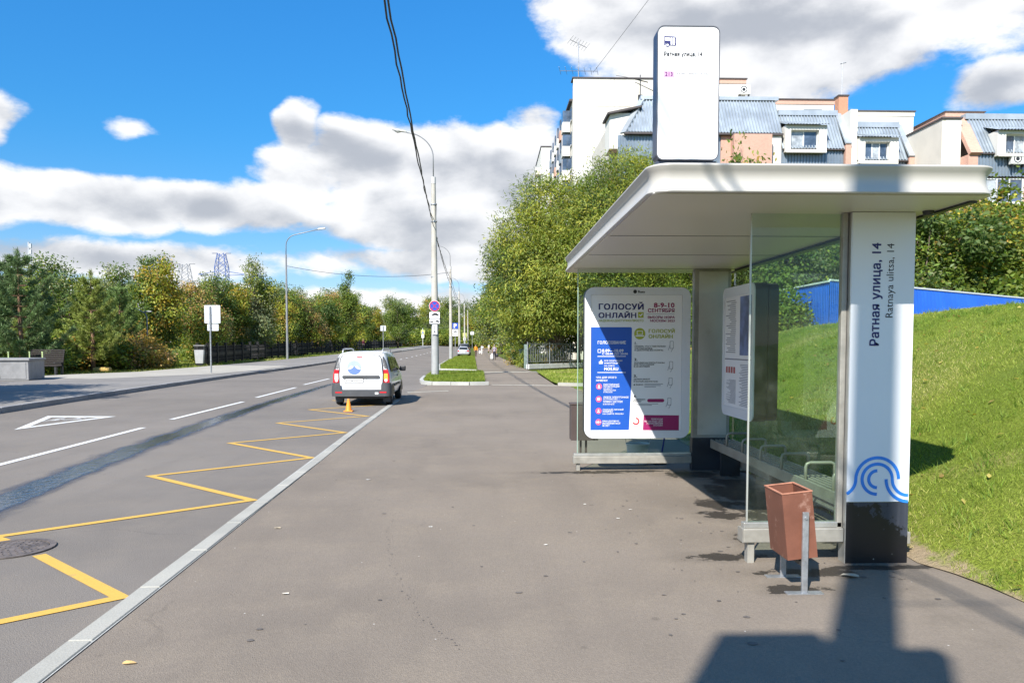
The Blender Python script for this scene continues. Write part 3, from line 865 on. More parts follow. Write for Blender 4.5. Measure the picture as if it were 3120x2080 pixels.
m = MB().prism(rrect(PX0 + .006, PX1 - .003, .503, CEIL - .003, .003, 2), PY0, PY0 + .0055); pilp('front_panel', m, PANEL)
m = MB().box(PX0 + .006, PX1 - .003, PY0 + .002, PY0 + .0058, .004, .498); pilp('plinth', m, PLINTH)
m = MB().box(PX0 - .045, PX0 - .003, PY0 + .05, PY1 - .01, .16, CEIL); pilp('glazing_post', m, ALUD, bevel=.004)
for body, xa, xb, za, zb, bold, mt in (('Ратная улица, 14', 3.0036, 3.1005, 1.7422, 2.5459, .022, NAVY), ('Ratnaya ulitsa, 14', 3.1266, 3.2026, 1.9643, 2.5412, .0, INK)):
    lettering(body, xa - OX, xb - OX, za, zb, PY0 - .002 - OY, mt, pil, bold, spin=1)

# wave emblem: bands of constant width on arcs (unit = 0.651 mm)
WAVE = pm('wave_blue', (.026, .215, .70), .4, var=.12, scale=3)
def band(path, w):
    m = MB(); P = [Vector(p) for p in path]; k = len(P)
    for i, p in enumerate(P):
        d = (P[min(i + 1, k - 1)] - P[max(i - 1, 0)]).normalized(); nn = Vector((-d.y, d.x)) * w / 2
        for q in (p + nn, p - nn):
            sx = 2200 + q.x / 3.92; sy = 1400 + q.y / 3.92
            m.v.append((2.8416 + (sx - 2577.5) * 0.002653, PY0 - .002, 0.8391 + (sy - 1400) * -0.002630))
    m.f = [(2 * i, 2 * i + 1, 2 * i + 3, 2 * i + 2) for i in range(k - 1)]; m.mi = [0] * len(m.f)
    return m
def arc(cx, cy, r, a0, a1, n=22): return [(cx + r * math.cos(R(a0 + (a1 - a0) * i / n)), cy + r * math.sin(R(a0 + (a1 - a0) * i / n))) for i in range(n + 1)]
for path in (arc(1400, 232, 196, 62, 0, 10) + arc(1851, 232, 255, 180, 360)[1:], arc(1851, 232, 180, 90, 360, 30) + arc(2226, 232, 195, 180, 90, 14)[1:], arc(1851, 232, 101, 90, 270), arc(2226, 232, 268, 180, 90)):
    pilp('emblem_band', band(path, 38), WAVE)

# far pillar
FY0, FY1 = 10.56, 10.68
m = MB().box(2.845, 3.355, FY0, FY1, .0, CEIL); fp = shp('pillar', m, ALUD, bevel=.006)
m = MB().box(2.905, 3.31, FY0 - .006, FY0 - .0005, .50, CEIL - .03); shp('front_panel', m, pm('pillar_back_panel', (.52, .50, .45), .4, .25, var=.08, scale=2, dirt=((.3, .27, .2), 3, .6, .4)), fp, bevel=.002)
m = MB().box(2.835, 3.365, FY0 - .012, FY1 + .006, .0, .46); shp('plinth', m, BASEM, fp)

# near wing
def pane(x0, x1, y0, y1, z0, z1, par=SH):
    m = MB().box(x0, x1, y0, y1, z0, z1); o = shp('glass_pane', m, GLASS, par); return o
def pole_edge(x0, x1, y0, y1, z0, z1, mat=EDGE):
    return shp('pane_edge', MB().box(x0, x1, y0, y1, z0, z1), mat)
pane(2.085, PX0 - .046, 6.060, 6.070, .33, CEIL - .004)
pole_edge(2.073, 2.0845, 6.058, 6.072, .33, CEIL - .004, pm('edge_trim', (.45, .47, .43), .3, .3, var=.06))
w1 = shp('bottom_rail', MB().box(2.035, PX0 - .005, 5.995, 6.125, .175, .285), ALUD, bevel=.006)
shp('glazing_bead', MB().box(2.045, PX0 - .006, 6.03, 6.10, .286, .328), ALU, w1, bevel=.004)
shp('rail_end', MB().box(2.025, 2.0345, 5.997, 6.123, .177, .283), ALUD, w1)
shp('leg', MB().box(2.075, 2.13, 6.02, 6.10, .0, .174), ALUD, bevel=.004)
# far wing
pane(1.245, 2.83, 10.612, 10.622, .245, CEIL - .004)
pole_edge(1.235, 1.2445, 10.610, 10.624, .245, CEIL - .004)
w2 = shp('bottom_rail', MB().box(1.18, 2.83, 10.55, 10.68, .105, .205), ALUD, bevel=.006)
shp('glazing_bead', MB().box(1.19, 2.83, 10.585, 10.65, .206, .243), ALU, w2, bevel=.004)
shp('leg', MB().box(1.225, 1.275, 10.575, 10.655, .0, .104), ALUD, bevel=.004)
# back wall
for a, b in ((6.16, 7.755), (7.765, 9.285), (9.295, 10.60)):
    pane(3.405, 3.415, a, b, .22, CEIL - .004)
shp('bottom_rail', MB().box(3.36, 3.46, 6.125, 10.54, .12, .218), ALUD, bevel=.006)
shp('top_channel', MB().box(3.39, 3.43, 6.12, 10.54, CEIL - .028, CEIL - .001), DARKM)

# bench along the back wall
BENCHM = pm('bench_metal', (.27, .26, .215), .5, .3, var=.14, scale=5, dirt=((.16, .15, .12), 3.0, .58, .5))
bench = shp('bench', MB().box(3.055, 3.085, 6.22, 10.45, .335, .452), BENCHM, bevel=.006)
for i in range(5):
    x = 3.118 + i * .056
    shp('slat', MB().box(x, x + .030, 6.22, 10.45, .425, .452), BENCHM, bench, bevel=.006)
for yy in (6.7, 7.30, 7.91, 8.53, 9.15, 9.76):
    m = MB(); pth = [(3.072, yy, .40), (3.072, yy, .575), (3.082, yy, .60), (3.11, yy, .612), (3.32, yy, .612), (3.348, yy, .60), (3.355, yy, .575), (3.355, yy, .40)]
    for a, b in zip(pth, pth[1:]): pass
    m.tube(pth, .016, 8); shp('armrest', m, BENCHM, bench, smooth=True)
for yy in (6.5, 8.3, 10.1):
    shp('bench_support', MB().box(3.10, 3.35, yy - .03, yy + .03, .0, .424), DARKM, bench)

# ------------------------------------------------------------------ poster case on the far wing
FRAMEM = pm('case_white', (.66, .68, .70), .35, var=.03)
PC = thing('poster_case', 'rounded white advertising case with blue and white poster in the shelter', 'poster case', (2.04, 10.5, .47))
CX, CY, CZ = 2.04, 10.5, .47
def pcp(name, m, mat, par=PC, **kw):
    m.v = [(x - CX, y - CY, z - CZ) for x, y, z in m.v]; return obj(name, m, mat, par, **kw)
out_ = rrect(1.315, 2.765, .470, 2.530, .13, 8)
inn = rrect(1.400, 2.650, .575, 2.430, .004, 8)
pcp('case_body', MB().prism(rrect(1.312, 2.768, .467, 2.533, .132, 8), 10.462, 10.60), BLACKP, auto=30)
pcp('frame', MB().ring(out_, inn, 10.448, 10.4615), FRAMEM, auto=30)
poster = pcp('poster', MB().box(1.402, 2.648, 10.4585, 10.4612, .577, 2.428), PAPER)
pu = lambda px: 1.405 + (px - 68) * (1.239 / 917)
pz = lambda py: 2.424 - (py - 65) * (1.844 / 1345)
PYP = 10.4575
def plate(poly_px, mat, dy=0.0, name='printed_block'):
    m = MB(); m.add([(pu(x), PYP - dy, pz(y)) for x, y in poly_px], [tuple(range(len(poly_px)))])
    return pcp(name, m, mat, poster, fix=False)
def rpx(x0, x1, y0, y1, r=10): return [(x, y) for x, y in rrect(x0, x1, y0, y1, r, 4)]
def word(body, x0, x1, y0, y1, mat, bold=.02):
    co, fs = text_mesh(body, bold)
    return lettering(body, pu(x0) - CX, pu(x1) - CX, pz(y1) - CZ, pz(y0) - CZ, PYP - .0012 - CY, mat, poster, bold)
plate([(66, 382), (470, 382), (480, 392), (480, 900), (470, 1150), (458, 1408), (60, 1408)], BLUEP)
plate([(606, 1258), (968, 1262), (968, 1412), (600, 1410)], MAG)
plate([(541, 232), (597, 232), (597, 289), (541, 289)], OLIVE)
plate([(552, 262), (560, 254), (567, 262), (582, 243), (590, 250), (568, 277)], PAPER, .001, 'tick_mark')
plate(circ(560, 447, 57), OLIVE, name='printed_disc')
plate([(530, 418), (590, 418), (590, 458), (530, 458)], PAPER, .001); plate([(537, 424), (583, 424), (583, 452), (537, 452)], OLIVE, .0016)
plate([(520, 463), (600, 463), (606, 474), (514, 474)], PAPER, .001)
word('ГОЛОСУЙ', 142, 598, 133, 210, NAVY, .035); word('ОНЛАЙН', 140, 524, 224, 292, NAVY, .035)
word('НАДЕЖНО·ДОСТУПНО·ПРОСТО', 145, 597, 305, 333, OLIVE, .02)
word('8-9-10', 700, 911, 140, 188, MAG, .035); word('СЕНТЯБРЯ', 641, 911, 196, 236, MAG, .03)
plate([(626, 250), (911, 250), (911, 254), (626, 254)], GREYINK)
word('ВЫБОРЫ МЭРА', 640, 913, 270, 297, MAG, .025); word('МОСКВЫ 2023', 664, 913, 305, 331, MAG, .025)
word('ГОЛОСУЙ', 650, 916, 392, 438, OLIVE, .035); word('ОНЛАЙН', 650, 896, 445, 492, OLIVE, .035)
for lines in ([('1.', 510, 535, 528, 555, .03), ('ПРОВЕРЬ, ЧТО У ТЕБЯ ПОЛНАЯ', 508, 822, 564, 582, .015), ('УЧЕТНАЯ ЗАПИСЬ', 508, 690, 584, 602, .015), ('И «ДОСТУПНЫ ВСЕ УСЛУГИ»', 508, 800, 603, 622, .015)],
              [('2.', 506, 540, 690, 716, .03), ('ЗАХОДИМ НА ПОРТАЛ MOS.RU', 504, 816, 728, 746, .015), ('ДЛЯ ГОЛОСОВАНИЯ', 504, 708, 746, 763, .015), ('8–10 СЕНТЯБРЯ', 502, 662, 764, 781, .015)],
              [('3.', 502, 536, 854, 880, .03), ('ДЕЛАЕМ ВЫБОР', 502, 668, 892, 909, .015), ('В ОНЛАЙН-БЮЛЛЕТЕНЕ', 502, 748, 912, 930, .015), ('▲ ВАЖНО', 500, 600, 945, 962, .01)],
              [('4.', 499, 534, 1058, 1084, .03), ('НАЖИМАЕМ', 498, 620, 1094, 1110, .015), ('КНОПКУ', 498, 582, 1113, 1130, .015)]):
    for bd, a, b, c_, d_, bo in lines: word(bd, a, b, c_, d_, INK, bo)
for a, b, yy in ((612, 800, 948), (612, 778, 962), (612, 730, 976), (498, 754, 1146), (498, 690, 1160)):
    plate([(a, yy - 3), (b, yy - 3), (b, yy + 3), (a, yy + 3)], GREYINK, name='fine_print')
plate(rpx(642, 816, 1096, 1130, 16), MAG, name='printed_button')
for cx_, y0 in ((886, 520), (882, 722), (878, 884), (868, 1086)):
    q = rrect(cx_ - 19, cx_ + 19, y0, y0 + 76, 6, 3); q2 = rrect(cx_ - 15, cx_ + 15, y0 + 4, y0 + 72, 4, 3)
    k = len(q); m = MB(); m.add([(pu(x), PYP - .001, pz(y)) for x, y in q + q2], [(i, (i + 1) % k, k + (i + 1) % k, k + i) for i in range(k)])
    pcp('phone_drawing', m, GREYINK, poster, fix=False)
    plate([(cx_ - 20, y0 + 40), (cx_ - 17, y0 + 42), (cx_ - 32, y0 + 92), (cx_ - 36, y0 + 90)], GREYINK, .001, 'hand_drawing')
    plate([(cx_ + 16, y0 + 60), (cx_ + 19, y0 + 62), (cx_ - 4, y0 + 108), (cx_ - 8, y0 + 106)], GREYINK, .001, 'hand_drawing')
word('ГОЛОСОВАНИЕ', 134, 420, 518, 550, PAPER, .02)
word('8.09—10.09', 180, 396, 600, 630, PAPER, .025); word('С 08:00 ДО 20:00', 180, 440, 636, 660, PAPER, .02)
for yy in (672, 832): plate([(132, yy - 3), (420, yy - 3), (420, yy + 3), (132, yy + 3)], PAPER, .001, 'printed_rule')
m = MB(); q = rrect(134, 170, 600, 636, 8, 3); q2 = rrect(139, 165, 605, 631, 6, 3); k = len(q)
m.add([(pu(x), PYP - .001, pz(y)) for x, y in q + q2], [(i, (i + 1) % k, k + (i + 1) % k, k + i) for i in range(k)]); pcp('printed_icon', m, PAPER, poster, fix=False)
plate([(148, 722), (158, 722), (170, 706), (176, 708), (174, 722), (188, 722), (186, 746), (148, 746)], PAPER, .001, 'thumb_icon')
for bd, a, b, y0, y1, bo in (('ВСЯ ПОДРОБНАЯ', 202, 384, 708, 726, .02), ('ИНФОРМАЦИЯ', 202, 354, 731, 750, .02), ('НА САЙТЕ', 202, 308, 755, 773, .02), ('MOS.RU', 202, 344, 782, 812, .03),
                             ('ЧТО ДЛЯ ЭТОГО', 120, 326, 872, 895, .02), ('НУЖНО?', 120, 236, 902, 922, .02), ('ПОСТОЯННАЯ', 196, 354, 944, 962, .02), ('РЕГИСТРАЦИЯ', 196, 358, 965, 983, .02), ('ПО МЕСТУ', 196, 286, 986, 1000, .015), ('ЖИТЕЛЬСТВА', 196, 322, 1003, 1017, .015), ('В МОСКВЕ', 196, 288, 1021, 1034, .015),
                             ('ЛЮБОЕ ЭЛЕКТРОННОЕ', 194, 452, 1070, 1088, .02), ('УСТРОЙСТВО —', 192, 368, 1091, 1106, .02), ('ТЕЛЕФОН С ДОСТУПОМ', 192, 390, 1112, 1138, .015), ('В ИНТЕРНЕТЕ', 192, 306, 1142, 1156, .015),
                             ('ПОЛНЫЙ ЛИЧНЫЙ', 190, 400, 1192, 1210, .02), ('КАБИНЕТ', 190, 296, 1213, 1230, .02), ('НА САЙТЕ MOS.RU', 188, 400, 1234, 1252, .02), ('ВАМ ДОЛЖНО', 188, 356, 1310, 1328, .02), ('ИСПОЛНИТЬСЯ', 188, 368, 1331, 1350, .02), ('18 ЛЕТ', 188, 260, 1354, 1372, .02)):
    word(bd, a, b, y0, y1, PAPER, bo)
for cx_, cy_ in ((150, 972), (148, 1098), (146, 1216), (146, 1328)): plate(circ(cx_, cy_, 30), PINK, .0006, 'printed_disc')
word('18+', 122, 172, 1316, 1340, PAPER, .02)
for cx_, cy_ in ((150, 972), (146, 1216)):
    plate(circ(cx_, cy_ - 8, 8, 12), PAPER, .001, 'printed_icon'); plate([(cx_ - 14, cy_ + 16), (cx_ - 9, cy_ + 4), (cx_ + 9, cy_ + 4), (cx_ + 14, cy_ + 16)], PAPER, .001, 'printed_icon')
plate([(132, 1086), (162, 1086), (162, 1108), (132, 1108)], PAPER, .001, 'printed_icon')
for bd, a, b, y0, y1 in (('ПЕРЕХОДИ', 684, 802, 1292, 1310), ('ПО QR-КОДУ ДЛЯ', 614, 802, 1313, 1332), ('ГОЛОСОВАНИЯ', 640, 802, 1334, 1351), ('ОНЛАЙН', 706, 802, 1354, 1370)): word(bd, a, b, y0, y1, PAPER, .015)
k = 20; q = [(528 + 37 * math.cos(R(-90 + 250 * i / k)), 1320 + 37 * math.sin(R(-90 + 250 * i / k))) for i in range(k + 1)]; q2 = [(528 + 22 * math.cos(R(-90 + 250 * i / k)), 1320 + 22 * math.sin(R(-90 + 250 * i / k))) for i in range(k + 1)]
m = MB(); m.add([(pu(x), PYP - .001, pz(y)) for x, y in q + q2], [(i, i + 1, k + 2 + i, k + 1 + i) for i in range(k)]); pcp('printed_mark', m, pm('red_print', (.6, .03, .04), .5, var=.03), poster, fix=False)
word('Russ', 538, 606, 20, 44, INK, .03).location.y -= .0105
m = MB(); m.add([(pu(x), 10.4468, pz(y)) for x, y in circ(508, 31, 19, 16)], [tuple(range(16))]); pcp('printed_mark', m, INK, fix=False)

# ------------------------------------------------------------------ timetable board on the back wall, facing the road
TB = thing('timetable_board', 'thick rounded timetable board with map hung on the shelter back glass', 'timetable board', (3.27, 9.5, .84))
def tbp(name, m, mat, par=TB, **kw): return obj(name, m, mat, par, **kw)
BOARDSIDE = pm('board_side', (.045, .045, .03), .35, .4, var=.1)
def yz(poly, x0, x1):
    """outline in (y, z), extruded along x, relative to the board"""
    k = len(poly); m = MB()
    m.add([(x0, a, b) for a, b in poly] + [(x1, a, b) for a, b in poly], [tuple(range(k)), tuple(range(2 * k - 1, k - 1, -1))] + [(i, i + k, (i + 1) % k + k, (i + 1) % k) for i in range(k)])
    return m
def yzring(o_, i_, x0, x1):
    k = len(o_); m = MB(); vs = []
    for pl_, x in ((o_, x0), (i_, x0), (o_, x1), (i_, x1)): vs += [(x, a, b) for a, b in pl_]
    fs = []
    for i in range(k):
        j = (i + 1) % k; fs += [(i, j, k + j, k + i), (2 * k + i, 3 * k + i, 3 * k + j, 2 * k + j), (i, 2 * k + i, 2 * k + j, j), (k + i, k + j, 3 * k + j, 3 * k + i)]
    return m.add(vs, fs)
oo = rrect(-.60, .60, 0, 1.64, .10, 6); ii = rrect(-.515, .515, .12, 1.52, .006, 6)
tbp('case', yz(rrect(-.60, .60, 0, 1.64, .10, 6), -.155, -.005), BOARDSIDE, auto=30)
tbp('back_case', yz(rrect(-.59, .59, .01, 1.63, .10, 6), .005, .125), BOARDSIDE, auto=30)
tbp('spacer', yz(rrect(-.5, .5, .1, 1.5, .10, 4), -.006, .006), BLACKP)
tbp('frame', yzring(oo, ii, -.170, -.156), FRAMEM, auto=30)
sheet = tbp('timetable', yz(rrect(-.514, .514, .121, 1.519, .005, 2), -.162, -.157), PAPER)
def tq(y0, y1, z0, z1, mat, name='printed_block', dx=0.0):
    m = MB(); m.add([(-.1635 - dx, y0, z0), (-.1635 - dx, y1, z0), (-.1635 - dx, y1, z1), (-.1635 - dx, y0, z1)], [(0, 3, 2, 1)]); return tbp(name, m, mat, sheet, fix=False)
tq(-.50, -.08, .78, 1.50, pm('map_print', (.12, .16, .30), .4, var=.5, scale=6), 'map')
tq(.0, .50, .72, .735, GREYINK, 'printed_rule'); tq(-.505, -.0, .72, .735, GREYINK, 'printed_rule')
rr_ = random.Random(2)
for i in range(26): y0 = rr_.uniform(.06, .1); tq(y0, rr_.uniform(.25, .48), 1.46 - i * .026, 1.47 - i * .026, GREYINK, 'fine_print', .0005)
for i in range(22): tq(.05, rr_.uniform(.2, .45), .46 - i * .014, .466 - i * .014, GREYINK, 'fine_print', .0005)
for i in range(26): tq(-.45, rr_.uniform(-.2, -.06), .66 - i * .02, .668 - i * .02, GREYINK, 'fine_print', .0005)
for i in range(4): tq(.08 + i * .1, .15 + i * .1, .55, .63, pm('red_pictures', (.42, .10, .09), .5, var=.3, scale=20), 'picture', .0005)

# ------------------------------------------------------------------ stop sign on the roof
SG = thing('stop_sign', 'tall rounded white stop sign with bus symbol standing on the shelter roof', 'stop sign', (1.455, 5.71, 2.99))
SGX, SGY, SGZ = 1.455, 5.71, 2.99
def sgp(name, m, mat, par=SG, **kw):
    m.v = [(x - SGX, y - SGY, z - SGZ) for x, y, z in m.v]; return obj(name, m, mat, par, **kw)
SIDEM = pm('sign_side', (.055, .065, .095), .4, .3, var=.06)
out_ = rrect(1.228, 1.686, 3.095, 4.055, .05, 6)
sgp('case', MB().prism(out_, 5.662, 5.785), SIDEM, auto=30)
sgp('rim', MB().ring(out_, rrect(1.235, 1.679, 3.102, 4.048, .044, 6), 5.648, 5.6615), pm('sign_rim', (.13, .13, .14), .4, .4, var=.05), auto=30)
def sign_face():
    mt = bpy.data.materials.new('sign_face'); mt.use_nodes = True
    b = mt.node_tree.nodes['Principled BSDF']; g = Graph(mt.node_tree)
    pos = g.new('ShaderNodeNewGeometry').outputs['Position']
    g.l.new(g.mix(g.noise(pos, 2.0, 3), (.84, .84, .84), (.88, .88, .88)), b.inputs['Base Color']); b.inputs['Roughness'].default_value = .4
    return mt
sface = sgp('face', MB().prism(rrect(1.2355, 1.6785, 3.1025, 4.0475, .0435, 6), 5.652, 5.6605), sign_face(), auto=30)
sgp('foot_frame', MB().box(1.24, 1.675, 5.675, 5.77, 3.055, 3.094), SIDEM); sgp('leg', MB().box(1.24, 1.27, 5.68, 5.765, 2.985, 3.054), SIDEM); sgp('leg', MB().box(1.64, 1.67, 5.68, 5.765, 2.985, 3.054), SIDEM)
su = lambda px: 1.2355 + (px - 135) / 680 * .443
sz = lambda py: 4.048 - (py - 90) / 1355 * .946
def sword(body, x0, x1, y0, y1, mat, bold=.0):
    return lettering(body, su(x0) - SGX, su(x1) - SGX, sz(y1) - SGZ, sz(y0) - SGZ, 5.6495 - SGY, mat, sface, bold)
def splate(poly, mat, dy=0.0, name='bus_symbol'):
    m = MB(); m.add([(su(x), 5.650 - dy, sz(y)) for x, y in poly], [tuple(range(len(poly)))]); return sgp(name, m, mat, sface, fix=False)
# bus drawn as outline strokes
for poly in ([(200, 188), (320, 192), (333, 206), (330, 210), (318, 200), (200, 198)], [(318, 200), (332, 206), (332, 258), (338, 262), (334, 276), (330, 286), (320, 286)], [(260, 276), (320, 278), (320, 286), (260, 284)], [(200, 198), (208, 198), (208, 240), (200, 240)],
             [(200, 234), (266, 238), (266, 284), (258, 284), (250, 262), (236, 252), (218, 258), (208, 284), (200, 284)], [(262, 200), (270, 200), (270, 238), (262, 238)], [(266, 238), (272, 238), (272, 278), (266, 278)], [(292, 200), (299, 200), (299, 278), (292, 278)]):
    splate(poly, NAVY)
k = 18; m = MB(); m.add([(su(238 + r * math.cos(2 * PI * i / k)), 5.6494, sz(277 + r * math.sin(2 * PI * i / k))) for r in (22, 14) for i in range(k)], [(i, (i + 1) % k, k + (i + 1) % k, k + i) for i in range(k)])
sgp('bus_symbol', m, NAVY, sface, fix=False)
sword('Ратная улица, 14', 200, 628, 345, 402, INK, .026); sword('Ratnaya ulitsa, 14', 196, 505, 412, 446, pm('pale_print', (.36, .36, .38), .5, var=.02))
sword('Социальный', 194, 338, 494, 516, GREYINK); sword('до 30', 700, 756, 492, 514, MATS['pale_print'])
splate([(192, 540), (322, 545), (322, 605), (192, 602)], pm('lilac_print', (.62, .36, .56), .5, var=.02), .0, 'printed_block')
sword('213', 214, 299, 554, 596, pm('purple_print', (.10, .015, .12), .5, var=.02), .03)
sword('4-й мкр. Северного Бутова', 344, 704, 552, 582, GREYINK, .004); sword('4 Mikrorayon Severnogo Butova', 362, 730, 592, 614, MATS['pale_print']); sword('через 5 мин', 362, 510, 628, 648, MATS['pale_print'])

# ------------------------------------------------------------------ litter bin in front of the shelter
RUST = pm('terracotta_paint', (.165, .062, .036), .65, var=.14, scale=5, fine=.1, bscale=90, dirt=((.34, .20, .15), 9, .56, .6))
LB = thing('litter_bin', 'terracotta steel litter bin hung between two grey posts by the pillar', 'litter bin', (2.19, 5.46, .006))
w_, d_, h_ = .215, .335, .47
tilt = Matrix.Rotation(R(-6.2), 4, 'Y')
def binp(name, m, mat, par=LB, **kw):
    piv = Vector((0, 0, .50))
    m.v = [tuple(tilt @ (Vector(p) - piv) + piv) for p in m.v]; return obj(name, m, mat, par, **kw)
z0, z1 = .235, .705; t_ = .006
m = MB()
a, b = w_ / 2, d_ / 2
m.box(-a, a, -b, -b + t_, z0, z1); m.box(-a, a, b - t_, b, z0, z1); m.box(-a, -a + t_, -b + t_ + .0005, b - t_ - .0005, z0, z1); m.box(a - t_, a, -b + t_ + .0005, b - t_ - .0005, z0, z1); m.box(-a + .007, a - .007, -b + .007, b - .007, z0 + .002, z0 + .008)
body = binp('body', m, RUST)
m = MB()
for x0, x1, y0, y1 in ((-a - .004, a + .004, -b - .004, -b + .010), (-a - .004, a + .004, b - .010, b + .004), (-a - .004, -a + .010, -b + .0105, b - .0105), (a - .010, a + .004, -b + .0105, b - .0105)): m.box(x0, x1, y0, y1, z1 + .0005, z1 + .008)
binp('rim', m, pm('worn_terracotta', (.43, .19, .12), .6, var=.15, scale=12), body)
for yy in (-b - .028, b + .028):
    m = MB().box(.01, .052, yy - .010, yy + .010, .006, .575); obj('post', m, GALV, LB, bevel=.002)
    m = MB().box(-.10, .16, yy - .035, yy + .035, .0, .0055); obj('foot_plate', m, GALV, LB)
    m = MB(); m.tube([(.031, yy - .018, .535), (.031, yy + .018, .535)], .010, 8); obj('pivot_bolt', m, GALV, LB)
obj('crossbar', MB().box(.018, .044, -b - .017, b + .017, .185, .215), DARKM, LB)

# ------------------------------------------------------------------ things behind the far wing
BR = thing('brown_bin', 'dark brown box bin on two legs behind the poster case', 'litter bin', (1.42, 11.35, .006))
BROWN = pm('brown_paint', (.075, .055, .05), .5, var=.1)
obj('body', MB().box(-.20, .20, -.13, .13, .34, .86), BROWN, BR, bevel=.004)
obj('rim', MB().box(-.21, .21, -.14, .14, .862, .885), BROWN, BR, bevel=.003)
for x in (-.06, .02): obj('leg', MB().box(x, x + .03, -.015, .015, .0, .339), BROWN, BR)
BK = thing('bucket', 'white translucent plastic bucket on the ground behind the far shelter glass', 'bucket', (2.20, 11.2, .006))
m = MB(); m.lathe([(.135, 0), (.165, .27), (.175, .272), (.175, .30), (.168, .30), (.160, .275), (.128, .012)], n=24); obj('pail', m, pm('bucket_plastic', (.62, .66, .68), .35, var=.05), BK, auto=30)
m = MB(); m.tube([(-.172, 0, .29), (-.19, -.05, .40), (-.12, -.09, .47), (.0, -.10, .49), (.12, -.09, .47), (.19, -.05, .40), (.172, 0, .29)], .004, 6); obj('handle', m, GALV, BK)
MP = thing('mop', 'blue handled mop leaning behind the far shelter glass', 'mop', (2.55, 11.15, .006))
m = MB(); m.tube([(-.02, 0, .05), (.10, -.28, 1.25)], .012, 8); obj('handle', m, pm('mop_blue', (.01, .03, .35), .4, var=.05), MP)
obj('head', MB().box(-.14, .06, -.05, .05, .0, .05), DARKM, MP, bevel=.01)
# ------------------------------------------------------------------ street lamps and wires
LAMPG = pm('lamp_grey', (.26, .27, .28), .5, .3, var=.08)
PAINTBASE = pm('pole_paint', (.33, .335, .33), .7, var=.1, scale=2.5, dirt=((.24, .23, .2), 3, .6, .4))
LENS = pm('lamp_lens', (.55, .56, .55), .25, var=.05)
LAMPS = [(-1.93, -3.5), (-2.82, 41.1), (-4.2, 87.3), (-4.85, 131), (-5.3, 175), (-5.7, 219)]
desc = ['tall concrete pole with banner boxes, standing behind the viewer at the kerb', 'nearest concrete street lamp pole, carrying the no stopping signs on the grass island', 'second concrete street lamp pole beyond the one with road signs, on the far grass island',
        'third concrete street lamp pole beyond the parked cars', 'fourth concrete street lamp pole far along the road', 'farthest concrete street lamp pole of the row']
for i, (x, y) in enumerate(LAMPS):
    z = float(zt(x, y)) + (.1 if i else 0)
    L = thing('street_lamp', desc[i], 'street lamp', (x, y, z), 0, 'concrete street lamps along the road')
    n = 18 if i < 3 else 8
    if i == 0:
        m = MB(); m.tube([(0, 0, -.2), (0, 0, 14.5)], [.23, .165], 18); obj('pole', m, CONC, L, auto=40)
        m = MB().box(-.86, -.24, -.10, .10, 6.6, 8.2); obj('banner_box', m, PANEL, L, bevel=.02)  # unseen boxes added to cast the broad shadow at the plaza's near edge
        m = MB().box(.22, .47, -.08, .08, 6.4, 7.95); obj('banner_box', m, PANEL, L, bevel=.02)
        m = MB(); m._rbar((0, -.18, 8.98), (.9, -.18, 8.98), .014, .014, 0); obj('cross_arm', m, GALV, L)
        continue
    m = MB(); m.tube([(0, 0, -.2), (0, 0, 2.6)], [.205, .19], n); obj('pole_base', m, PAINTBASE, L, auto=40)
    m = MB(); m.tube([(0, 0, 2.601), (-.02, 0, 6), (-.04, 0, 10.1)], [.188, .155, .115], n); obj('pole', m, CONC, L, auto=40)
    m = MB(); m.tube([(-.04, 0, 10.1005), (-.042, 0, 10.45)], .125, n); obj('cap', m, pm('cap_grey', (.5, .5, .48), .6, var=.06), L, auto=40)
    path = [(-.042, 0, 10.4)] + [(-.05 - 1.55 * (1 - math.cos(t)), -.1 * math.sin(t), 11.5 + 1.25 * math.sin(t)) for t in np.linspace(0, 1.25, 12)]
    path.append((path[-1][0] - .30, path[-1][1], path[-1][2] + .03))
    m = MB(); m.tube(path, .03, 8); arm = obj('arm', m, LAMPG, L, smooth=True)
    e = Vector(path[-1])
    m = MB()
    ax = Vector((-1, 0, .17)).normalized()
    for s_, (aa, bb) in enumerate([(0, 0)]):
        secs = [(.0, .05, .05), (.12, .085, .07), (.35, .12, .085), (.62, .13, .08), (.74, .09, .05), (.78, .03, .02)]
        vs = []; kk = 10
        for t, wy, hz in secs:
            c = e + ax * t
            for j in range(kk):
                a = 2 * PI * j / kk; vs.append((c.x, c.y + wy * math.cos(a), c.z + hz * max(-.25, math.sin(a)) + .02))
        m.add(vs, [(q * kk + j, q * kk + (j + 1) % kk, (q + 1) * kk + (j + 1) % kk, (q + 1) * kk + j) for q in range(len(secs) - 1) for j in range(kk)] + [tuple(range(kk)), tuple((len(secs) - 1) * kk + j for j in range(kk))])
    head = obj('lamp_head', m, pm('lamp_white', (.62, .62, .60), .45, var=.05), L, smooth=True)
    m = MB(); vs = []
    for t, wy, hz in [(.30, .03, .0), (.36, .09, -.05), (.5, .105, -.10), (.62, .08, -.06), (.68, .03, .0)]:
        c = e + ax * t
        for j in range(8):
            a = PI + PI * j / 7; vs.append((c.x, c.y + wy * math.cos(a), c.z - .001 + abs(hz) * math.sin(a)))
    m.add(vs, [(q * 8 + j, q * 8 + j + 1, (q + 1) * 8 + j + 1, (q + 1) * 8 + j) for q in range(4) for j in range(7)]); obj('lens', m, LENS, head, smooth=True)
    for hz in (8.1, 9.0, 5.2):
        m = MB(); m.tube([(-.03, 0, hz), (-.03, 0, hz + .05)], .165, 14); obj('band', m, GALV, L)
    m = MB(); m.bar((.12, -.02, 9.02), (.12, -.3, 9.02), .03); m.bar((.1, 0, 8.12), (.16, -.25, 8.12), .03); m.tube([(.12, -.3, 9.0), (.1, -.28, 8.4)], .02, 6); obj('bracket', m, DARKM, L)

